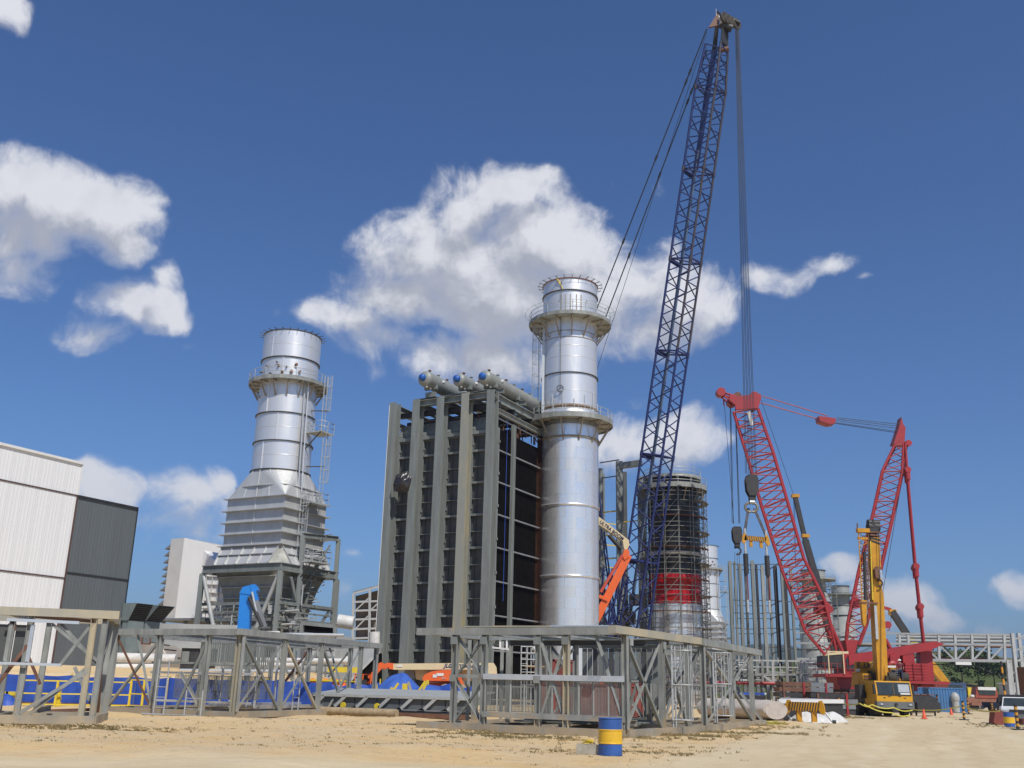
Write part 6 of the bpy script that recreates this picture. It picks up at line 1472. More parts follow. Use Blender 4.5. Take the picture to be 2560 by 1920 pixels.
rodr(ty,'hoist_rope',at(2196,1330,YB-.7),at(2199,1420,YB-.7),.03,M_rope); rodr(ty,'hoist_rope',at(2202,1460,YB-.6),at(2203,1700,YB-.6),.025,M_rope)
b=MB(TM); c=LZ(2197,1432,YB-.8); b.prism([c+V(q) for q in ((-.28,0,-.45),(-.34,0,.3),(-.1,0,.55),(.25,0,.5),(.34,0,-.1),(.2,0,-.5))],(0,.35,0)); b.build('hook_block',M_brown,ty)
b=MB(TM); c=LZ(2202,1434,YB-.85); b.tube(c+V((0,0,.3)),c-V((0,0,.45)),.13,8); b.build('block_cheek',M_shiny,ty)
hook(ty,at(2198,1452,YB-.7),.42,M_dark)
# folded lattice jib beside the boom
J=[at(2146,1325,YB-.5),at(2171,1325,YB-.5),at(2171,1325,YB+.6),at(2146,1325,YB+.6)]; J2=[at(2158,1560,YB-.3),at(2170,1560,YB-.3),at(2170,1560,YB+.3),at(2158,1560,YB+.3)]
lattice(ty,'jib',J2,J,11,.05,.03,[M_craneyel,M_brown],[M_brown,M_craneyel])
bar(ty,'jib_crossbar',at(2142,1326,YB-.4),at(2172,1327,YB-.4),.5,.35,M_craneyel); rodr(ty,'jib_post',at(2143,1308,YB),at(2144,1330,YB),.06,M_brown); bar(ty,'jib_crossbar',at(2144,1345,YB-.4),at(2172,1347,YB-.4),.2,.2,M_craneyel)
rodr(ty,'black_hose_drum',at(2161,1380,YB-.5),at(2164,1500,YB-.5),.15,M_dark); b=MB(TM); b.prism([LZ(x,y,YB-.6) for x,y in ((2153,1500),(2167,1500),(2166,1558),(2162,1566),(2158,1558))],(0,.4,0)); b.build('jib_tip',M_craneyel,ty)
rodr(ty,'jib_stay',at(2166,1360,YB),at(2147,1420,YB),.05,M_red)
bar(ty,'bracket_arm',at(2146,1506,YB-.6),at(2195,1508,YB-.6),.12,.12,M_brown)
# ================================================================ boom lifts
M_jl=mat('navy_lettering',(.02,.03,.12),.5,0)
YJ=72.
def J_(x,y,d=0.): return at(x,y,YJ+d)
jl=thing('boom_lift','orange and cream boom lift lying low in front of the dark tower','boom lift',(J_(1110,1700).x,YJ,0))
def jpoly(pxs,d,dep,name,m):
    b=MB(); b.prism([J_(x,y,d) for x,y in pxs],V((0,dep,0))); return b.build(name,m,jl)
jpoly([(983,1659),(1225,1657),(1237,1662),(1241,1672),(1230,1674),(983,1674)],0,.7,'main_boom',M_cream)
jpoly([(1226,1657),(1235,1658),(1241,1668),(1243,1690),(1232,1695),(1215,1682),(1214,1674)],-.02,.74,'boom_knuckle',M_cream)
jpoly([(1036,1674),(1162,1676),(1162,1702),(1058,1702),(1040,1698)],.9,.5,'lower_boom',M_cream)
jpoly([(1160,1674),(1215,1676),(1215,1702),(1160,1702)],.88,.52,'lower_boom',M_cream)
jpoly([(1056,1694),(1062,1686),(1080,1678),(1105,1675),(1150,1675),(1150,1702),(1058,1702)],-.2,.9,'engine_hood',M_orange)
jpoly([(1060,1700),(1148,1700),(1140,1706),(1068,1705)],-.1,2.,'turntable',mat('orange_dark',(.35,.06,.02),.5,0))
jpoly([(1065,1706),(1150,1706),(1160,1726),(1100,1724)],.2,1.8,'chassis',mat('orange_dark',(.3,.05,.02)))
jpoly([(1150,1690),(1163,1716),(1158,1727),(1148,1727)],-.25,.3,'axle_beam',M_orange)
jpoly([(1232,1684),(1246,1686),(1246,1700),(1233,1700)],-.1,.9,'knuckle_end',M_orange)
jpoly([(960,1660),(970,1657),(983,1658),(983,1674),(972,1672),(966,1668),(960,1674)],-.05,.8,'jib_mount',M_orange)
for (a,c,w_) in (((971,1662),(960,1668),.3),((962,1668),(949,1660),.3),((955,1662),(924,1697),.34),((950,1666),(926,1702),.22),((942,1690),(919,1708),.12)):
    bar(jl,'jib_arm',J_(*a),J_(*c),w_,w_,M_orange)
jpoly([(946,1658),(956,1657),(958,1668),(950,1672),(945,1668)],-.1,.9,'jib_knuckle',M_orange)
b=MB()
q=[J_(885,1727,-.6),J_(925,1727,-.6),J_(925,1727,.6),J_(885,1727,.6)]
for h in (.0,.55,1.1): b.path([p+UP*h for p in q],.05,5,True)
for i in range(4):
    for t in (0,.5): p=lerp(q[i],q[(i+1)%4],t); b.tube(p,p+UP*1.1,.045,5)
b.build('basket',M_orange,jl); b=MB(); b.box(J_(902,1706,-.6),(.8,.3,.35)); b.build('control_box',M_dark,jl)
for x in (1114,1152):
    b=MB(); c=J_(x,1727,-.1); c.z=.52 if False else c.z; b.tube(c-V((0,.25,0)),c+V((0,.25,0)),.46,20); b.build('tyre',mat('tan_tyre',(.42,.34,.22),.8,0),jl)
    b=MB(); b.tube(c-V((0,.3,0)),c+V((0,.0,0)),.24,14); b.build('rim',M_dark,jl)
jpoly([(1082,1686),(1092,1686),(1092,1694),(1082,1694)],-.24,.05,'white_decal',M_white); jpoly([(1091,1683),(1109,1683),(1109,1690),(1091,1690)],-.24,.05,'white_decal',M_white); jpoly([(992,1663),(1005,1662),(1006,1667),(992,1668)],-.04,.04,'white_decal',M_white)
text(jl,'lettering','JLG',.36,textM(J_(1110,1668.5,-.03),(1,0,0),UP),M_jl,bold=.012,shear=.3); text(jl,'lettering','ULTRA BOOM',.33,textM(J_(1133,1669,-.03),(1,0,.0),UP),M_jl,bold=.006)
text(jl,'lettering','JLG',.16,textM(J_(1105,1697,-.25),(1,0,0),UP),M_lgrey,bold=.004,shear=.3)
jpoly([(1012,1675),(1035,1675),(1035,1694),(1014,1696),(1007,1690)],.6,.9,'grey_cabinet',M_grey)
# second lift behind the tall stack
Y2=112.
j2=thing('boom_lift','raised elbow boom lift with lettered cream upper arm behind the tall stack','boom lift',(at(1490,1600,Y2).x,Y2,0))
def k_(x,y,d=0.): return at(x,y,Y2+d)
def kpoly(pxs,d,dep,name,m): b=MB(); b.prism([k_(x,y,d) for x,y in pxs],V((0,dep,0))); b.build(name,m,j2)
bar(j2,'lower_boom',k_(1470,1590),k_(1570,1388),.82,.85,M_orange); bar(j2,'boom_collar',k_(1501,1492,-.05),k_(1521,1503,-.05),1.15,.35,M_orange) if False else None
rodr(j2,'side_link',k_(1502,1480,-.5),k_(1556,1388,-.5),.18,mat('orange_red',(.62,.10,.06),.5))
kpoly([(1499,1486),(1521,1495),(1519,1503),(1497,1494)],-.6,1.2,'boom_collar',M_orange)
kpoly([(1560,1375),(1570,1372),(1574,1380),(1573,1392),(1562,1400),(1556,1390)],-.55,1.1,'knuckle',M_orange)
kpoly([(1478,1278),(1499,1293),(1572,1350),(1574,1362),(1566,1378),(1560,1372),(1557,1352),(1497,1311),(1478,1298)],-.4,.8,'upper_boom',M_cream)
rodr(j2,'ram',k_(1495,1308,-.1),k_(1524,1340,-.1),.13,M_rail); rodr(j2,'ram_body',k_(1522,1338,-.1),k_(1554,1374,-.1),.24,M_dark)
d_=(k_(1548,1338)-k_(1500,1301)).normalized(); text(j2,'lettering','ULTRA BOOM',.52,textM(k_(1498,1306,-.46),d_,d_.cross(V((0,1,0)))*-1 if False else V((0,0,1))),M_jl,bold=.01)
b=MB(); b.box((j2.location.x-.5,Y2,1.2),(5,3,1.4)); b.box((j2.location.x-1,Y2,2.4),(3.4,2.6,1.1)); b.build('chassis',M_orange,j2)
for s in (-1,1):
    for x in (-2,1.6): b=MB(); b.tube((j2.location.x+x-.5,Y2+s*1.3,.6),(j2.location.x+x-.5,Y2+s*1.7,.6),.6,16); b.build('tyre',M_rubber,j2)
bar(j2,'lower_link',k_(1470,1590),V((j2.location.x-1.5,Y2,2.4)),.8,.8,M_orange)
# blue knuckle boom in front of the left stack
Y3=84.; M_bl=mat('bright_blue_paint',(.02,.22,.66),.4,0,c2=(.015,.18,.56))
kb=thing('knuckle_boom','bright blue folded knuckle boom standing before the silver stack frame','boom lift',(at(605,1700,Y3).x,Y3,0))
def kb_(x,y,d=0.): return at(x,y,Y3+d)
def kbp(pxs,d,dep,name,m): b=MB(); b.prism([kb_(x,y,d) for x,y in pxs],V((0,dep,0))); b.build(name,m,kb)
kbp([(600,1483),(624,1480),(633,1490),(625,1500),(622,1570),(640,1800),(600,1800),(593,1570)],0,.9,'main_boom',M_bl)
kbp([(598,1483),(607,1467),(635,1460),(644,1474),(633,1490),(620,1486)],-.05,1.,'elbow',M_bl)
kbp([(624,1463),(634,1460),(645,1500),(636,1504)],-.1,.5,'fly_boom',M_bl); bar(kb,'fly_arm',kb_(641,1502),kb_(663,1567),.3,.3,M_grey)
rodr(kb,'ram',kb_(622,1492,-.2),kb_(655,1566,-.2),.15,M_dark); rodr(kb,'ram_rod',kb_(630,1480,-.2),kb_(641,1530,-.2),.1,M_rail)
kbp([(588,1745),(650,1745),(655,1775),(583,1775)],-.6,2.4,'chassis',M_bl)
# ================================================================ open steel gallery building behind
Yg=150.
ga=thing('open_gallery','open pale steel framed gallery with thin diagonals, just left of the dark tower','building',(at(900,1650,Yg).x,Yg,1))
def g_(x,y,d=0.): return at(x,y,Yg+d)
for d in (0,14):
    for x,yt in ((884,1483),(925,1472),(966,1461)):
        bar(ga,'column',g_(x,yt,d),V((g_(x,1660,d).x,Yg+d,1)),.35,.35,M_pbw,'ib')
    for k,y in enumerate((1484,1505,1527,1549,1573,1596)): bar(ga,'girt',g_(884,y,d),g_(966,y-(3 if k else 23),d),.2,.28,M_pbw)
    for (a,c) in (((888,1527),(925,1492)),((888,1573),(925,1535)),((925,1527),(964,1490))): bar(ga,'diagonal',g_(*a,d),g_(*c,d),.18,.18,M_pbw)
for d in (3,6,9,12):
    for x,yt in ((884,1483),): bar(ga,'column',g_(x,yt,d),V((g_(x,1660,d).x,Yg+d,1)),.25,.25,M_pbw)
b=MB(); b.prism([g_(883,1481),g_(968,1459),g_(968,1459,14),g_(883,1481,14)],UP*.15); b.build('roof_sheet',M_grey,ga)
b=MB(); b.prism([g_(889,1490,14.2),g_(968,1470,14.2),g_(968,1600,14.2),g_(889,1600,14.2)],V((0,.1,0))); b.build('rear_cladding',mat('brown_cladding',(.20,.17,.145),.7,0,c2=(.15,.13,.11)),ga)
# white pipes, tank and ducts at the turbine between stack and building
def pipe(pts,r,m,label,name='pipe',cat='pipe'):
    b=MB(); b.path(pts,r,12); o=b.build(name,m); solo(o,label,cat); return o
YP=78.
pipe([at(292,1644,YP),at(440,1648,YP)],.37,M_plastwhite,'upper thick white pipe between the warehouse and the silver stack')
pipe([at(288,1669,YP),at(400,1668,YP)],.30,M_plastwhite,'lower thick white pipe between the warehouse and the silver stack')
pipe([at(845,1552,96),at(884,1558,96)],.62,M_plastwhite,'short white pipe end just left of the open steel gallery')
pipe([at(858,1655,92),at(915,1655,92),at(932,1648,92),at(936,1625,92),at(936,1580,92)],.5,M_plastwhite,'curved white pipe rising beside the leftmost tower column')
t=thing('turbine_enclosure','rounded dull brown turbine enclosure seen through the middle truss module','tank',(at(365,1650,86).x,86,2.2))
c=at(368,1664,86); b=MB(Matrix.Translation(c)@Matrix.Rotation(PI/2,4,'X')); b.lathe((0,0,0),[(.01,.2),(1.7,.1),(1.85,0),(1.85,-5)],36); b.build('shell',mat('enclosure_brown',(.33,.29,.25),.5,.2,c2=(.26,.23,.2)),t)
b=MB(); 
for a in (.4,.8,1.2,1.6,2.0,2.4): b.path([c+V((math.cos(a)*1.9,-.1,math.sin(a)*1.9)),c+V((math.cos(a)*1.9,3,math.sin(a)*1.9))],.04,5)
b.build('rib',M_seam,t)
b=MB(); b.box(at(366,1600,84),(.1,.1,.1)); 
for (x0,y0,x1,y1) in ((355,1589,376,1590),(376,1590,375,1610),(375,1610,354,1609),(354,1609,355,1589)): b.beam(at(x0,y0,84),at(x1,y1,84),.12,.12)
b.build('hatch_frame',M_brown,t)
b=MB(); p=at(300,1600,92); b.box((p.x+5,93,4),(13,4,4.6)); b.build('wall_panel',M_lgrey,t)
# equipment housings under and right of the silver stack
t=thing('equipment_housing','grey panelled housing with a dark opening, right of the silver stack frame','machine housing',(at(800,1640,90).x,90,1))
b=MB(); b.prism([at(752,1580,90),at(838,1588,90),at(838,1720,90),at(752,1720,90)],V((1,3.5,0))); b.build('casing',M_lgrey,t)
b=MB(); b.prism([at(760,1562,89.9),at(832,1570,89.9),at(832,1588,89.9),at(760,1580,89.9)],V((0,.1,0))); b.build('dark_opening',M_black,t)
for (x0,y0,x1,y1) in ((754,1558,838,1566),(754,1558,754,1584),(838,1566,838,1592),(754,1584,838,1592)): bar(t,'frame_edge',at(x0,y0,89.8),at(x1,y1,89.8),.3,.3,M_steel)
for k in range(6): bar(t,'panel_seam',at(754,1600+k*19,89.9),at(836,1604+k*19,89.9),.06,.06,M_grey)
for k in range(3): bar(t,'panel_seam',at(770+k*22,1590,89.9),at(770+k*22,1720,89.9),.06,.06,M_grey)
t=thing('grey_duct','sloping grey duct with bright edge and dark underside at the foot of the tower','duct',(at(920,1640,88).x,88,0))
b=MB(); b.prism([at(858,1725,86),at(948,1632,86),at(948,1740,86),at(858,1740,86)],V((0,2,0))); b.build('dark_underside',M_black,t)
bar(t,'bright_edge',at(856,1722,85.9),at(948,1630,85.9),.35,.2,M_lgrey); b=MB(); b.prism([at(880,1612,88),at(946,1612,88),at(946,1632,88),at(880,1700,88)],V((0,2,0))); b.build('duct_side',M_lgrey,t)
# ================================================================ blue sheet fence along the left pad
t=thing('sheet_fence','long blue sheeted fence in front of the raised pad on the far left','fence',(-40,60,0))
x0=-48.; n=22
for i in range(n):
    xa=x0+(i)*1.9; xb=xa+1.88
    if xa>-11.5: break
    b=MB(); vs=[];fs=[]; nx2,nz2=8,6
    for j in range(nz2+1):
        for k in range(nx2+1):
            u=k/nx2; v=j/nz2; sag=-.12*math.sin(PI*u)*(v==1)*(.4+.6*((i*37)%5)/5)
            vs.append((xa+(xb-xa)*u,60.+.07*math.sin(u*9+i)+.10*MN.noise(V((xa+u*2,v*2,i))),.05+1.62*v+sag))
    for j in range(nz2):
        for k in range(nx2): a=j*(nx2+1)+k; fs.append((a,a+1,a+nx2+2,a+nx2+1))
    b.add(vs,fs,True); b.build('blue_sheet',M_blue,t)
    bar(t,'fence_post',V((xa,60.15,0)),V((xa,60.15,1.75)),.1,.1,M_yel if i%3==0 else M_grey)
bar(t,'bottom_rail',V((x0,59.85,.06)),V((-11.,59.85,.06)),.1,.16,M_brown)
t2=thing('sheet_fence','lower run of blue sheeting behind the middle truss module','fence',(-16,66,0))
for i in range(11):
    xa=-18.4+i*1.5; 
    b=MB(); zt2=1.55+.35*MN.noise(V((i*.7,2,2))); vs=[(xa,63+i*.35,0),(xa+1.47,63+i*.35+.3,0),(xa+1.47,63+i*.35+.3,zt2+.1),(xa+.7,63+i*.35+.35,zt2-.1),(xa,63+i*.35,zt2)]
    b.add(vs,[(0,1,2,3,4)]); b.build('blue_sheet',M_blue,t2); bar(t2,'fence_post',V((xa,63+i*.35+.1,0)),V((xa,63.1+i*.35,1.9)),.08,.08,M_yel if i%2 else M_rail)
# equipment between the fence and the silver stack
r_=random.Random(17)
for i,(x0,x1,y0,y1,Y,m_,lab) in enumerate(((560,625,1590,1640,80,M_grey,'grey equipment box behind the slatted panel of the middle truss module, leftmost'),(640,700,1600,1650,82,M_lgrey,'pale equipment box right of the blue knuckle boom, behind the truss braces'),(705,748,1608,1668,79,M_grey,'narrow grey cabinet just left of the grey panelled housing'),(455,520,1620,1655,76,M_dark,'low dark equipment box behind the left face of the middle truss module'))):
    a=at(x0,y0,Y); c=at(x1,y1,Y); t=thing('equipment_box',lab,'equipment',(a.x,Y,0),group='equipment boxes under the silver stack')
    zb0=gz((a.x+c.x)/2,Y)
    b=MB(); b.box(((a.x+c.x)/2,Y+1,(a.z+zb0)/2),(c.x-a.x,2,a.z-zb0)); b.build('casing',m_,t)
    b=MB(); b.box(((a.x+c.x)/2,Y+.9,a.z+.05),(c.x-a.x+.2,2.2,.1)); b.build('lid',M_lgrey,t)
    for k in range(3): b=MB(); b.box((a.x+(c.x-a.x)*(k+.5)/3,Y-.03,(a.z*1.1+zb0*.9)/2),((c.x-a.x)*.26,.06,(a.z-zb0)*.6)); b.build('door',M_steel if k!=1 else M_dark,t)
for i,(x0,x1,y,Y,rr) in enumerate(((560,760,1660,75,.16),(450,735,1676,74,.12),(620,870,1650,78,.2),(640,860,1585,86,.14),(560,700,1578,84,.1))):
    pipe([at(x0,y,Y),at(x1,y+3,Y)],rr,M_plastwhite if i%2==0 else M_rail,['white pipe behind the mid height of the middle truss module','thin galvanised pipe lowest behind the middle truss module','thick white pipe running to the tower foot','galvanised pipe high behind the middle truss top chord','thin white pipe highest behind the blue knuckle boom'][i])
for i,x in enumerate((590,660,735,800)):
    p=at(x,1640,75.5); z0=gz(p.x,75.5); o=bar(None,'pipe_support',V((p.x,75.5,z0)),V((p.x,75.5,p.z+1.2)),.16,.16,M_steel,'ib'); solo(o,['first','second','third','fourth'][i]+' pipe support post from the left behind the middle truss module','support','pipe supports')
# tarpaulin heaps
def heap(cx,cy,rx,ry,h,m,label,name='tarp_heap',cat='tarp',seed=0,peaks=None):
    b=MB(); n=34; m_=12; vs=[(cx,cy,h*.98)]; fs=[]
    for j in range(1,m_+1):
        t=j/m_
        for i in range(n):
            a=2*PI*i/n; r=t*(1+.13*MN.noise(V((math.cos(a)*1.5,math.sin(a)*1.5,seed)))); z=h*(max(0,1-t**1.7))
            z+=.10*h*MN.noise(V((math.cos(a)*3*t,math.sin(a)*3*t,seed+3)))*(1-t*.5)+.05*h*math.sin(a*9+seed)*t*(1-t)*2
            vs.append((cx+math.cos(a)*rx*r,cy+math.sin(a)*ry*r,max(z,.01) if j<m_ else -.02))
    for i in range(n): fs.append((0,1+i,1+(i+1)%n))
    for j in range(m_-1):
        for i in range(n): fs.append((1+j*n+i,1+(j+1)*n+i,1+(j+1)*n+(i+1)%n,1+j*n+(i+1)%n))
    b.add(vs,fs,True); o=b.build(name,m); solo(o,label,cat); return o
hc_=at(1000,1690,65.)
M_blue2=mat('blue_tarp_pale',(.05,.13,.46),.6,0,c2=(.03,.09,.36),nscale=1.,bump=.5,bscale=2)
heap(hc_.x,65,2.4,2.2,hc_.z+.15,M_blue2,'large mound under a blue tarp in front of the orange boom lift')
h2=at(1068,1700,64.); heap(h2.x,64,1.9,1.8,1.6,M_blue2,'lower right lobe of blue tarp running down to the orange lift wheel',seed=4)
h3=at(1065,1722,60.); heap(h3.x,60,1.6,1.,1.25,M_plastwhite,'white plastic sheet heap just behind the long grey girder','sheet_heap','sheet',seed=8)
for i,(x,z_h) in enumerate(((178,.7),(300,.6),(220,.35))): 
    p=gr(x,1752); heap(p.x,57+i*.4,.9,.6,z_h,M_blue,['crumpled blue tarp beside the far left truss','crumpled blue tarp under the yellow railing near the middle truss','small flat blue tarp on the sand beside the far left truss'][i],seed=i+12)
# yellow stakes and railings
def stake(x0,y0,x1,y1,Y,w_,label,m=M_yel):
    o=bar(None,'stake',at(x0,y0,Y),at(x1,y1,Y),w_,w_,m); solo(o,label,'stake','yellow stakes stuck round the blue tarp mound')
for k,(a,lab) in enumerate((((941,1728,941,1710),'short upright yellow stake at the left foot of the blue mound'),((982,1728,996,1708),'slanting yellow stake left of the wide upright one'),((1012,1727,1013,1709),'wide upright yellow stake in the middle of the mound'),((1028,1728,1021,1704),'thin pale stake leaning left on the mound'),((1048,1725,1064,1703),'first of two parallel yellow stakes leaning right'),((1058,1724,1070,1701),'second of two parallel yellow stakes leaning right, taller'),((974,1728,981,1719),'shortest slanting yellow stake beside the blue mound'))):
    stake(*a,61.,.30 if k==2 else .13,lab,M_yel if k!=3 else M_galvtan)
def railing(p0,p1,n,h,label,m=M_yel,rails=(1.,.5,.08),name='railing'):
    p0,p1=V(p0),V(p1); t=thing(name,label,'railing',p0)
    for i in range(n+1): p=lerp(p0,p1,i/n); bar(t,'rail_post',p,p+UP*h,.11,.11,m)
    for r_ in rails: bar(t,'rail',p0+UP*h*r_,p1+UP*h*r_,.07,.07,m)
    return t
a=gr(214,1758); c=gr(335,1752); a=V((a.x,56.5,0)); c=V((at(330,1700,58.5).x,58.5,0))
railing(a,c,3,1.35,'yellow railing running up to the middle truss module')
railing(c,V((at(395,1700,57.5).x,57.5,0)),2,1.5,'yellow railing behind the left face of the middle truss module')
railing(V((at(745,1700,66).x,66,0)),V((at(890,1700,66).x,66,0)),3,1.7,'yellow railing with orange bags behind it, left of the tower foot',rails=(1.,.55))
o=bar(None,'yellow_beam',at(820,1673,70),at(905,1676,70),.3,.35,M_yel); solo(o,'yellow steel beam laid level behind the middle truss module','beam')
for i,x in enumerate((768,782,800,815,835,848)): 
    p=at(x,1694-(i%2)*3,70); heap(p.x,70,.65,.5,.5,M_orange,['first','second','third','fourth','fifth','sixth'][i]+' orange bag from the left in the row behind the yellow railing','bag','bag',seed=i); bpy.data.objects[-1] if False else None
for o in list(col.objects):
    if o.name.startswith('bag'): o.location.z=1.35; o['group']='orange bags in a row'
o=bar(None,'bag_shelf',at(755,1700,70)-UP*.0,at(862,1702,70),1.2,.12,M_yel); solo(o,'yellow edged shelf under the orange bags','shelf')
for i,x in enumerate((60,85)): 
    p=gr(x,1760); b=MB(); b.box((p.x,58,.28+.05*i),(1.0-.2*i,.6,.5)); b.box((p.x+.2,57.8,.62),(.5,.3,.2)); o=b.build('yellow_machine',M_yel); solo(o,('low' ,'small')[i]+' yellow pump unit on the sand before the blue fence, '+('left','right')[i]+' of two','pump')
o=bar(None,'yellow_bollard',V((at(150,1740,57.5).x,57.5,0)),V((at(150,1700,57.5).x,57.5,1.1)),.2,.2,M_yel); solo(o,'single yellow bollard right of the far left truss post','bollard')
# red containers behind the nearest truss
M_rcon=mat('container_red',(.24,.05,.035),.6,0,c2=(.16,.04,.03),rust=.2)
def container(c,dx,dy,h,m,label,rz=0.,pitch=.28,grp=None):
    t=thing('container',label,'container',c,rz,grp); M=t.matrix_basis
    b=MB(M)
    def side(L0,fixed,axis):
        n=int(L0/pitch); pts=[]
        for i in range(n):
            u=-L0/2+i*L0/n; w_=L0/n; pts+=[(u,0),(u+w_*.4,0),(u+w_*.5,.05),(u+w_*.9,.05)]
        pts.append((L0/2,0)); vs=[];fs=[]
        for u,d in pts:
            s=1 if fixed>0 else -1; f=fixed-s*d
            p=(u,f) if axis==0 else (f,u); vs+=[(p[0],p[1],.12),(p[0],p[1],h-.1)]
        for i in range(len(pts)-1): fs.append((2*i,2*i+2,2*i+3,2*i+1))
        b.add(vs,fs)
    side(dx,-dy/2,0); side(dx,dy/2,0); side(dy,-dx/2,1); side(dy,dx/2,1); b.build('corrugated_wall',m,t)
    b=MB(M); b.box((0,0,h-.12),(dx-.12,dy-.12,.05)); b.build('roof',m,t)
    for sx in(-1,1):
        for sy in(-1,1): b=MB(M); b.box((sx*(dx/2-.06),sy*(dy/2-.06),h/2),(.16,.16,h)); b.build('corner_post',m,t)
        for zz in (h-.06,.08):
            b=MB(M); b.box((0,sx*(dy/2-.05),zz),(dx,.14,.14)); b.build('frame_rail',m,t)
            b=MB(M); b.box((sx*(dx/2-.05),0,zz),(.14,dy-.2,.14)); b.build('frame_rail',m,t)
    return t
p=at(1466,1700,62); container((p.x,62,0),6.1,2.44,1.9,M_rcon,'low rusty red container seen through the nearest truss grating')
p=at(1413,1680,64); container((p.x,64.5,0),1.6,1.6,3.3,M_rcon,'narrow tall red cabinet at the left end of the low red container')
p=at(1570,1700,66); container((p.x,66,0),2.6,2.2,2.1,M_rcon,'short red container seen through the nearest truss ladder bay')
# blue containers at the right
M_bcon=mat('container_blue',(.07,.20,.42),.55,0,c2=(.06,.15,.30),rust=.12,rustc=(.25,.12,.06))
p=at(2352,1740,118); container((p.x,117,0),3.9,2.44,2.6,M_bcon,'right-hand blue corrugated container beyond the striped posts',R(-8))
p=at(2302,1738,121); container((p.x,121,0),2.6,2.44,2.6,M_bcon,'left-hand blue corrugated container beside the crane cab',R(-4))
b=MB(); p=at(2383,1742,116); b.sphere((p.x,115.6,1.5),.5,12,8,1,1,1.3); b.tube((p.x,115.6,0),(p.x,115.6,1.2),.4,10); o=b.build('water_tank',M_lgrey); solo(o,'pale grey water tank at the right end of the blue containers','tank')
p=at(2318,1735,126); container((p.x,127,0),5,2.4,3.4,M_rcon,'rusty container stack top seen above the blue containers')
# ================================================================ things on the ground between trusses and cranes
M_wrap=mat('insulation_wrap',(.52,.47,.41),.7,0,c2=(.38,.33,.29),nscale=1.5,bump=.5,bscale=3)
t=thing('wrapped_duct','long duct section wrapped in pale sheeting lying right of the X braced truss','duct',(at(1880,1770,58).x,58,0))
p0=at(1770,1722,63.5); p1=at(1938,1752,59.5); ax_=(p1-p0).normalized()
b=MB(); n=24; m_=10
sd_=V((-ax_.y,ax_.x,0)).normalized()
vs=[];fs=[]
for j in range(m_+1):
    c=lerp(p0,p1,j/m_); c.z=.68
    for i in range(n):
        a=2*PI*i/n; rr=1+.06*MN.noise(V((math.cos(a)*2,math.sin(a)*2,j*.9)))
        vs.append(c+sd_*(math.cos(a)*1.1*rr)+UP*(math.sin(a)*.55*rr*(1-.25*(j==m_))))
for j in range(m_):
    for i in range(n): fs.append((j*n+i,j*n+(i+1)%n,(j+1)*n+(i+1)%n,(j+1)*n+i))
b.add(vs,fs,True); b.add([vs[m_*n+i] for i in range(n)],[tuple(range(n))]); b.build('wrapped_shell',M_wrap,t)
b=MB(); c=lerp(p0,p1,1.0); c.z=.68; b.add([c+ax_*.04+sd_*(math.cos(2*PI*i/n)*1.0)+UP*(math.sin(2*PI*i/n)*.5) for i in range(n)],[tuple(range(n))]); b.build('end_sheet',M_wrap,t)
for k in (.15,.55,.9): b=MB(); c=lerp(p0,p1,k); b.box((c.x,c.y,.1),(1.6,.3,.2)); b.build('timber_bearer',M_brown,t)
def slab(pxs,z0,z1,label,m,name='steel_panel',legs=True):
    P=[gr(x,y,z1) for x,y in pxs]; c=sum((V(p) for p in P),V((0,0,0)))/len(P); t=thing(name,label,'steel panel',(c.x,c.y,0))
    b=MB(); b.prism([V((p.x,p.y,z1)) for p in P],V((0,0,-.16))); b.build('top_sheet',m,t)
    b=MB(); b.prism([V((p.x,p.y,z1-.17)) for p in P],V((0,0,-(z1-z0)+.2))); b.build('dark_body',M_dark,t)
    return t,P
P=[V((at(1945,1768,62).x,62,1.1)),V((at(2106,1752,67).x,67,1.15)),V((at(2030,1738,76).x,76,1.2)),V((at(1952,1740,76).x,76,1.2))]
t=thing('duct_panel','big flat grey duct panel with a bright white edge lying behind the striped lifting beam','steel panel',(P[0].x,P[0].y,0))
b=MB(); b.prism(P,UP*.1); b.build('top_sheet',M_lgrey,t); b=MB(); b.prism([V((p.x,p.y,.1)) for p in P],UP*.95); b.build('dark_body',M_dark,t); bar(t,'bright_edge',P[0]+V((0,-.08,.05)),P[1]+V((0,-.08,.05)),.14,.24,M_white)
t=thing('blue_topped_panel','flat panel with bright blue sheet and white edge behind the wrapped duct','steel panel',(at(1890,1722,80).x,80,0))
Q=[at(1820,1722,80),at(1880,1722,80),at(1914,1738,76),at(1850,1738,76)]; b=MB(); b.prism([V((p.x,p.y,1.45)) for p in Q],UP*.15); b.build('blue_sheet',M_blue,t); bar(t,'white_edge',V((Q[1].x,Q[1].y,1.55)),V((Q[2].x,Q[2].y,1.55)),.12,.12,M_white); b=MB(); b.prism([V((p.x,p.y,.0)) for p in Q],UP*1.4); b.build('dark_body',M_dark,t)
# stacked steel plates
def stackp(px_,Y,n,w_,d,m,label):
    p=at(px_,1700,Y); t=thing('plate_stack',label,'steel stack',(p.x,Y,0))
    for k in range(n): b=MB(); b.box((p.x+.12*((k*7)%3),Y,.25+k*.42),(w_-.15*(k%2),d,.34)); b.build('steel_plate',m if k%3 else M_dark,t)
    for s in (-1,1): b=MB(); b.box((p.x+s*w_*.32,Y-d/2-.05,n*.21),(.15,.08,n*.42)); b.build('red_clamp' if s>0 else 'strap',M_red if s>0 else M_brown,t)
stackp(1975,86,6,2.6,2,M_brown,'rusty brown stack of steel plates left of the crane cab'); stackp(2030,87,6,2.6,2,M_grey,'dark grey stack of steel plates right of the rusty one'); stackp(2070,84,4,3.6,1.6,M_grey,'lower grey stack of steel with red clamps beside the yellow crane')
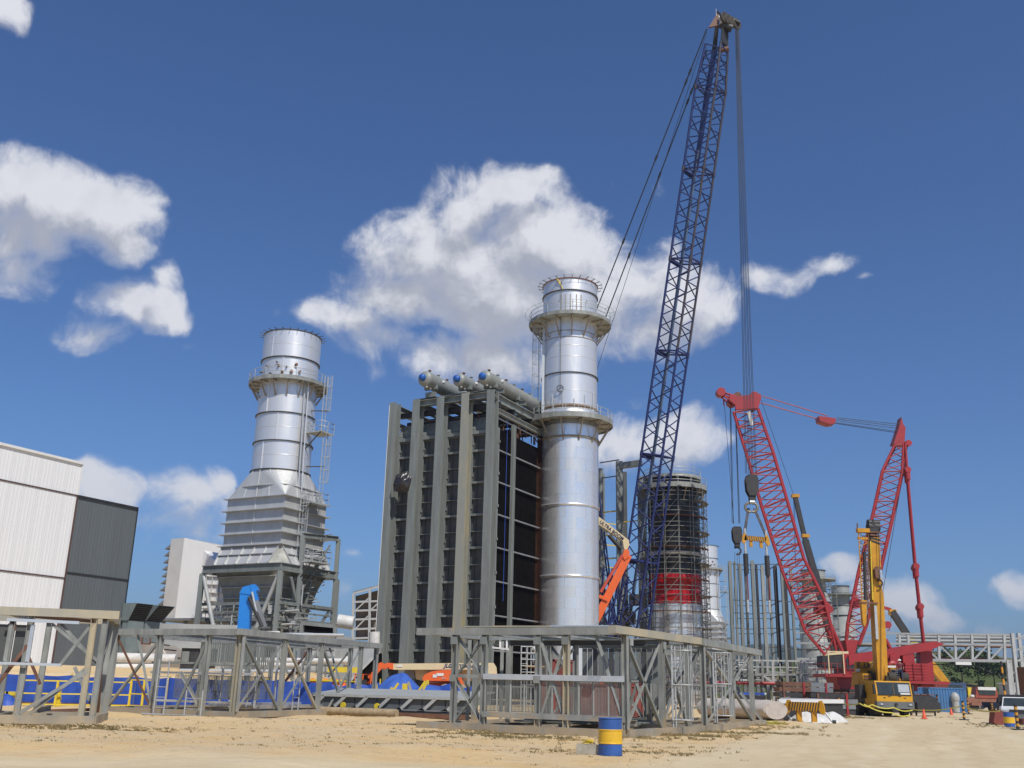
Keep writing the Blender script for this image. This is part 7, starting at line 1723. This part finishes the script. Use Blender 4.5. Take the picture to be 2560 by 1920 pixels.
# second striped lifting beam on the ground
a=at(1974,1755,61.5); c=at(2052,1756,60.5); a.z=c.z=.9
t=spreader(a,c,'yellow and black striped lifting beam standing on the ground before the duct panel',k_=.72)
for q in (-.15,1.12): 
    p=lerp(a,c,q); rodr(t,'shackle_chain',p-UP*.3,V((p.x+.3,p.y-.2,.12)),.06,M_rail); b=MB(); b.tube((p.x+.3,p.y-.25,.12),(p.x+.5,p.y-.3,.1),.1,8); b.build('shackle_pin',M_dark,t)
for i,(x,r1,h) in enumerate(((2010,1.1,.6),(2040,.8,.5),(2075,1.0,.62))): p=at(x,1770,62.5+i*.3); heap(p.x,62.3+i*.3,r1,.7,h,M_plastwhite,['first white bag behind the striped lifting beam, the widest','second white bag behind the striped lifting beam, the smallest','white bag at the right end of the striped lifting beam'][i],'bag','bag',seed=i+30)
for i,(x,y,r1) in enumerate(((2130,1772,1.3),(2160,1776,1.4),(2180,1780,.9))): p=gr(x,y); heap(p.x,p.y,r1,1.1,.42,M_blue2,['left fold of rumpled blue tarp on the ground left of the crane cab','middle fold of rumpled blue tarp left of the crane cab, widest','right fold of rumpled blue tarp touching the crane cab wheel'][i],seed=i+40)
# striped posts, cones, tape
M_stripe=mat('stripe_orange',(.70,.32,.03),.5,0)
def striped_post(p,h,label,r=.09):
    t=thing('striped_post',label,'post',p,group='black and yellow striped posts round the crane')
    n=9
    for i in range(n):
        b=MB(); b.tube(V(p)+UP*(h*i/n+.04),V(p)+UP*(h*(i+1)/n+.04),r,10); b.build('stripe',M_dark if i%2==0 else M_stripe,t)
    b=MB(); b.box(V(p)+UP*.03,(.55,.55,.06)); b.build('base_plate',M_dark,t); return t
posts=[(2100,1791,1.45,'striped post beside a weed clump, left of the blue tarp'),(2411,1800,1.35,'striped post with a dark foot, nearest the yellow tape on the right'),(2422,1785,1.2,'striped post just behind the nearest one on the right'),(2346,1783,1.8,'striped post standing right of the crane cab by the dark trough'),(2307,1778,1.7,'striped post partly behind the dark trough'),(2482,1784,1.1,'striped post left of the rusty box on the right')]
pp=[]
for x,y,h,l in posts: g=grg(x,y); pp.append(g); striped_post(g,h,l)
striped_post(V((at(2508,1700,105).x,105,0)),5.2,'tall thin striped pole left of the white pickup',.11)
striped_post(V((at(2543,1805,57).x,57,0)),1.3,'striped post between the right-hand barrels')
def cone(p,label):
    t=thing('traffic_cone',label,'cone',p,group='orange traffic cones'); b=MB(); b.lathe(p,[(.17,.03),(.03,.72),(.0,.72)],18); b.build('cone_body',mat('cone_orange',(.75,.09,.03),.5,0),t); b=MB(); b.box(V(p)+UP*.02,(.42,.42,.04)); b.build('cone_base',mat('cone_orange',(.7,.1,.03)),t); return t
c1=cone(grg(2311,1797),'orange traffic cone nearest the crane cab'); dup(c1,grg(2379,1788),0,'orange traffic cone farther right, beside the dark trough post')
M_tape=mat('barrier_tape',(.70,.62,.10),.5,0)
def tape(pts,label):
    b=MB()
    for i in range(len(pts)-1):
        a,c=V(pts[i]),V(pts[i+1]); n=8
        for k in range(n):
            t0,t1=k/n,(k+1)/n; s=lambda t:-.16*math.sin(PI*t)
            p,q=lerp(a,c,t0)+UP*s(t0),lerp(a,c,t1)+UP*s(t1); b.beam(p,q,.02,.075)
    o=b.build('barrier_tape',M_tape); solo(o,label,'tape'); return o
tape([pp[0]+UP*1.1,V((at(2150,1762,73).x,73,1.05)),V((at(2180,1763,78).x,78,.95)),V((at(2235,1775,80.).x,80.,.75)),V((at(2282,1780,80).x,80,.6))],'yellow barrier tape strung from the weed post past the crane cab')
tape([V((at(2160,1763,74).x,74,1.)),V((at(2230,1782,78).x,78,.4)),V((at(2275,1786,79).x,79,.25))],'slack lower strand of yellow tape in front of the crane cab')
tape([V((at(2284,1780,82).x,82,.6)),pp[1]+UP*1.0,V((at(2500,1790,61).x,61,.9))],'yellow barrier tape crossing the track to the right-hand barrels')
b=MB(); r_=random.Random(4); g=grg(1930,1812)
b.path([g+V((r_.uniform(-.9,.9),r_.uniform(-.4,.4),r_.uniform(.02,.2))) for _ in range(40)],.012,4); o=b.build('tape_tangle',M_tape); solo(o,'tangle of yellow tape in the weeds right of the small truss','tape')
t=thing('dark_trough','long black trough standing behind the striped posts','trough',(at(2315,1760,88).x,88,0)); b=MB(); p=at(2284,1775,88); q=at(2342,1772,90); p.z=q.z=0; b.beam(p+UP*.75,q+UP*.75,.8,.75); b.build('trough_body',M_dark,t); 
for k in (.1,.9): bar(t,'trough_leg',lerp(p,q,k),lerp(p,q,k)+UP*.4,.12,.12,M_dark)
p=at(2502,1790,66); g=V((p.x-.2,66,0)); t=thing('rusty_box','rusty red tilted box left of the right-hand barrels','box',g); b=MB(Matrix.Translation(g)@Matrix.Rotation(R(12),4,'Y')); b.box((0,0,.42),(.95,.7,.8)); b.build('box_body',M_rcon,t); b=MB(Matrix.Translation(g)@Matrix.Rotation(R(12),4,'Y')); b.box((0,0,.85),(.98,.72,.06)); b.build('lid',M_brown,t)
# ================================================================ vehicles and people far right
def pickup(g,rz,label,paint,name='pickup_truck',bed=True,tailgate=False,cat='pickup'):
    t=thing(name,label,cat,g,rz); M=t.matrix_basis
    def B(fn,nm,m): b=MB(M); fn(b); b.build(nm,m,t)
    B(lambda b:b.prism([(-.9,-2.6,.45),(-.9,-2.6,1.0),(-.88,-1.35,1.12),(-.88,2.6,1.12),(-.9,2.6,.45)],(1.8,0,0)),'body',paint)
    B(lambda b:b.add([(-.82,-1.3,1.1),(.82,-1.3,1.1),(.82,1.0,1.1),(-.82,1.0,1.1),(-.66,-.55,1.72),(.66,-.55,1.72),(.66,.8,1.72),(-.66,.8,1.72)],[(0,1,5,4),(1,2,6,5),(2,3,7,6),(3,0,4,7),(4,5,6,7)]),'cab',paint)
    B(lambda b:b.add([(-.74,-1.25,1.16),(.74,-1.25,1.16),(.62,-.62,1.67),(-.62,-.62,1.67)],[(0,1,2,3)]) or b.add([(-.72,-1.29,1.16),(.72,-1.29,1.16),(.62,-.66,1.67),(-.62,-.66,1.67)],[(0,1,2,3)]),'windscreen',M_glass)
    for s in (-1,1):
        B(lambda b:b.add([(s*.80,-1.0,1.18),(s*.80,.85,1.18),(s*.70,.7,1.64),(s*.70,-.5,1.64)],[(0,1,2,3)]),'side_window',M_glass)
        B(lambda b:b.box((s*.68,-2.62,.86),(.34,.06,.18)),'headlight',M_shiny)
        B(lambda b:b.box((s*1.0,-1.0,1.2),(.18,.1,.18)),'mirror',M_dark)
        for y in (-1.7,1.6): B(lambda b:b.tube((s*.68,y,.38),(s*.92,y,.38),.38,18),'wheel',M_rubber)
    B(lambda b:b.box((0,-2.64,.84),(.9,.06,.24)),'grille',M_dark); B(lambda b:b.box((0,-2.68,.56),(1.8,.16,.24)),'bumper',mat('bumper_grey',(.1,.1,.1)))
    if bed: B(lambda b:b.box((0,1.75,1.5),(1.75,1.6,.75)),'load_cover',M_dark)
    return t
g=V((at(2540,1790,68).x,68.,0)); pickup(g,R(-24),'white pickup with a dark load facing the camera at the right edge',M_white)
g=V((at(2512,1745,128).x,128.,0)); pickup(g,R(60),'small dark blue pickup far off left of the white one',mat('car_navy',(.03,.04,.07),.4,0),bed=False)
g=V((at(2458,1748,140).x,140.,0)); t=thing('flatbed_truck','rusty brown flatbed truck loaded with pale sacks, far down the track','truck',g)
b=MB(); b.box((g.x,140,1.25),(5.4,2.4,.7)); b.box((g.x,139.6,.8),(4.6,2.2,.4)); b.build('bed',mat('truck_brown',(.30,.13,.08),.7,0),t); b=MB(); b.prism([(g.x-1.6,138.7,1.6),(g.x+1.6,138.7,1.6),(g.x+1.3,138.7,3.0),(g.x-1.3,138.7,3.0)],(0,1.5,0)); b.build('cab',mat('truck_red',(.35,.08,.05),.5,0),t); b=MB(); b.box((g.x,138.6,2.8),(2.4,.1,.4)); b.build('visor',M_white,t)
b=MB(); b.box((g.x,138.65,2.3),(2.2,.06,.6)); b.build('windscreen',M_glass,t)
for k in range(5): b=MB(); b.sphere((g.x-1.8+k*.9,139.2,1.75),.42,8,6,1,.8,.6); b.build('sack',M_plastwhite,t)
for s in (-1,1): b=MB(); b.tube((g.x+s*1.7,138.7,.5),(g.x+s*1.7,139.2,.5),.5,14); b.build('wheel',M_rubber,t)
g=V((at(2400,1740,150).x,150.,0)); t=thing('loader','dark blue and yellow site loader beyond the right-hand blue container','loader',g)
b=MB(); b.box(g+V((-1.2,0,2.6)),(3.6,2,2)); b.build('cab',mat('loader_blue',(.05,.09,.2),.5,0),t); b=MB(); b.box(g+V((1.8,-.2,1.8)),(2.2,2,2.4)); b.build('yellow_body',M_yel,t)
b=MB(); b.box(g+V((-1.2,-1.05,2.8)),(2.4,.06,1.0)); b.build('window',M_glass,t)
for k in(-2.2,.6,2.4): b=MB(); b.tube(g+V((k,-1.2,.8)),g+V((k,-.7,.8)),.8,14); b.build('wheel',M_rubber,t)
# row of distant white cars and a shed wall under the bridge
b=MB(); p=at(2408,1657,250); b.box((p.x,250,p.z),(3.8,.4,1.1)); o=b.build('white_billboard',M_white); solo(o,'blank white board on the hillside under the middle of the pipe bridge','board')
g=V((at(2522,1710,150).x,150,0)); t=thing('site_hut','pale small hut at the foot of the hillside, left of the tower legs','hut',g); b=MB(); b.box(g+UP*1.8,(1.6,3,3.6)); b.build('wall',M_lgrey,t); b=MB(); b.box(g+V((0,0,3.7)),(1.9,3.3,.2)); b.build('roof',M_white,t); b=MB(); b.box(g+V((-.2,-1.53,2.0)),(.6,.06,.8)); b.build('window',M_glass,t)
def person(p,label,pose,shirt,trousers,hat=None,face=0.):
    t=thing('person',label,'person',p,face); M=t.matrix_basis
    def skin(name,verts,edges,rad,m,root=0):
        me=bpy.data.meshes.new(name); me.from_pydata(verts,edges,[]); o=bpy.data.objects.new(name,me); col.objects.link(o)
        sm=o.modifiers.new('s','SKIN'); sm.use_smooth_shade=True
        for i,r_ in enumerate(rad): me.skin_vertices[0].data[i].radius=(r_,r_*.85)
        me.skin_vertices[0].data[root].use_root=True
        ss_=o.modifiers.new('u','SUBSURF'); ss_.levels=1; ss_.render_levels=1
        dg=bpy.context.evaluated_depsgraph_get(); m2=bpy.data.meshes.new_from_object(o.evaluated_get(dg)); m2.name=name
        bpy.data.objects.remove(o); m2.materials.clear(); m2.materials.append(m)
        o=bpy.data.objects.new(name,m2); col.objects.link(o); o.parent=t
        for q in m2.polygons: q.use_smooth=True
        return o
    st,ar=pose
    v=[(0,0,.95),(0,0,1.15),(0,-.0,1.38),(0,0,1.5),(0,-.01,1.62),(.19,0,1.40),(.27,ar*.12,1.14),(.28,-ar*.25,.92),(-.19,0,1.40),(-.27,-ar*.12,1.14),(-.28,ar*.25,.92),
       (.10,0,.90),(.11,-st*.25,.50),(.11,-st*.30,.08),(.11,-st*.30-.14,.04),(-.10,0,.90),(-.11,st*.12,.50),(-.11,st*.38,.10),(-.11,st*.38-.14,.05)]
    e=[(0,1),(1,2),(2,3),(3,4),(2,5),(5,6),(6,7),(2,8),(8,9),(9,10),(0,11),(11,12),(12,13),(13,14),(0,15),(15,16),(16,17),(17,18)]
    r_=[.15,.14,.16,.06,.09,.075,.05,.035,.075,.05,.035,.10,.07,.045,.04,.10,.07,.045,.04]
    o=skin('body',v,e,r_,M_skin)
    skin('shirt',[(0,0,.98),(0,0,1.15),(0,0,1.38),(.2,0,1.41),(.275,ar*.12,1.14),(-.2,0,1.41),(-.275,-ar*.12,1.14)],[(0,1),(1,2),(2,3),(3,4),(2,5),(5,6)],[.165,.155,.172,.088,.062,.088,.062],shirt)
    skin('trousers',[(0,0,.95),(.10,0,.90),(.11,-st*.25,.50),(.11,-st*.30,.12),(-.10,0,.90),(-.11,st*.12,.50),(-.11,st*.38,.14)],[(0,1),(1,2),(2,3),(0,4),(4,5),(5,6)],[.165,.115,.085,.065,.115,.085,.065],trousers)
    if hat: b=MB(M); b.lathe((0,0,1.66),[(.17,0),(.135,.01),(.125,.07),(.07,.12),(0.005,.135)],16); b.build('hard_hat',hat,t)
    for s in(-1,1): b=MB(M); b.sphere((s*.035,-.085,1.64),.012,6,4); b.build('eye',M_dark,t)
    return t
M_shn=mat('shirt_navy',(.03,.04,.10),.8,0); M_shw=mat('jeans',(.10,.13,.2),.8,0); M_shm=mat('shirt_maroon',(.16,.03,.05),.8,0)
person(grg(2445,1774),'person in a navy shirt striding across the track beyond the tape',(1.,1.),M_shn,M_lgrey,None,R(70))
p=at(2253,1703,86.2); person(p,'person in a dark red shirt and white hard hat climbing behind the crane cab',(.4,.6),M_shm,M_shn,M_white,R(160))
p=gr(2540,1765); person(V((at(2557,1760,75).x,75,0)),'person in jeans standing by the right edge behind the pink barrel',(.2,.2),M_shw,M_shw,M_yel,R(20))
p=at(1337,1652,86.); person(p-UP*.3,'worker in pale blue clothes standing on the stair behind the nearest truss',(.3,.5),M_rail,mat('shirt_pale',(.3,.4,.5),.8,0),M_white,R(30))
t=thing('access_tower','access scaffold and ladder between the tower and the tall stack','scaffold',(at(1320,1640,84).x,85,0))
for x in (1303,1316,1328,1340): rodr(t,'standard',V((at(x,1700,85).x,85,0)),at(x,1585,85),.05,M_rail,'rod')
for k in range(8): rodr(t,'ledger',at(1303,1600+k*16,84.9),at(1342,1601+k*16,84.9),.04,M_rail,'rod')
caged_ladder(t,V((at(1310,1700,84.7).x,84.7,0)),6,(0,-1,0),name='ladder',cage=False)
b=MB(); p=at(1337,1655,85); b.box((p.x,85.3,p.z-.35-.0),(1.6,1.2,.1)); b.build('deck_board',M_wood,t)
# right edge: yellow and brown stack of plant beyond the barrels
g=V((at(2556,1760,80).x+.8,80,0)); t=thing('ladder_frame','yellow and brown skip frame cut by the right edge of the picture','skip',g); b=MB(); b.box(g+V((.9,0,2.)),(2.6,2,4)); b.build('brown_body',M_brown,t)
for k in range(4): b=MB(); b.box(g+V((.7,-1.05,2.4+k*.5)),(2.2,.1,.2)); b.build('yellow_bar',M_yel,t)
# ================================================================ air
hm=bpy.data.materials.new('haze_air'); hm.use_nodes=True; ht_=hm.node_tree
for n in list(ht_.nodes): ht_.nodes.remove(n)
ho=N(ht_,'ShaderNodeOutputMaterial'); hv=N(ht_,'ShaderNodeVolumePrincipled'); hv.inputs['Color'].default_value=(.62,.74,.92,1); hv.inputs['Density'].default_value=.00019; hv.inputs['Anisotropy'].default_value=.3
L(ht_,hv.outputs[0],ho.inputs['Volume'])
b=MB(); b.box((0,2900,125),(11600,7000,290)); o=b.build('haze',hm); stuff(o); o['label']='thin blue haze filling the air over the site'; o['category']='haze'
for o in col.objects:
    if '_w' in o: del o['_w']
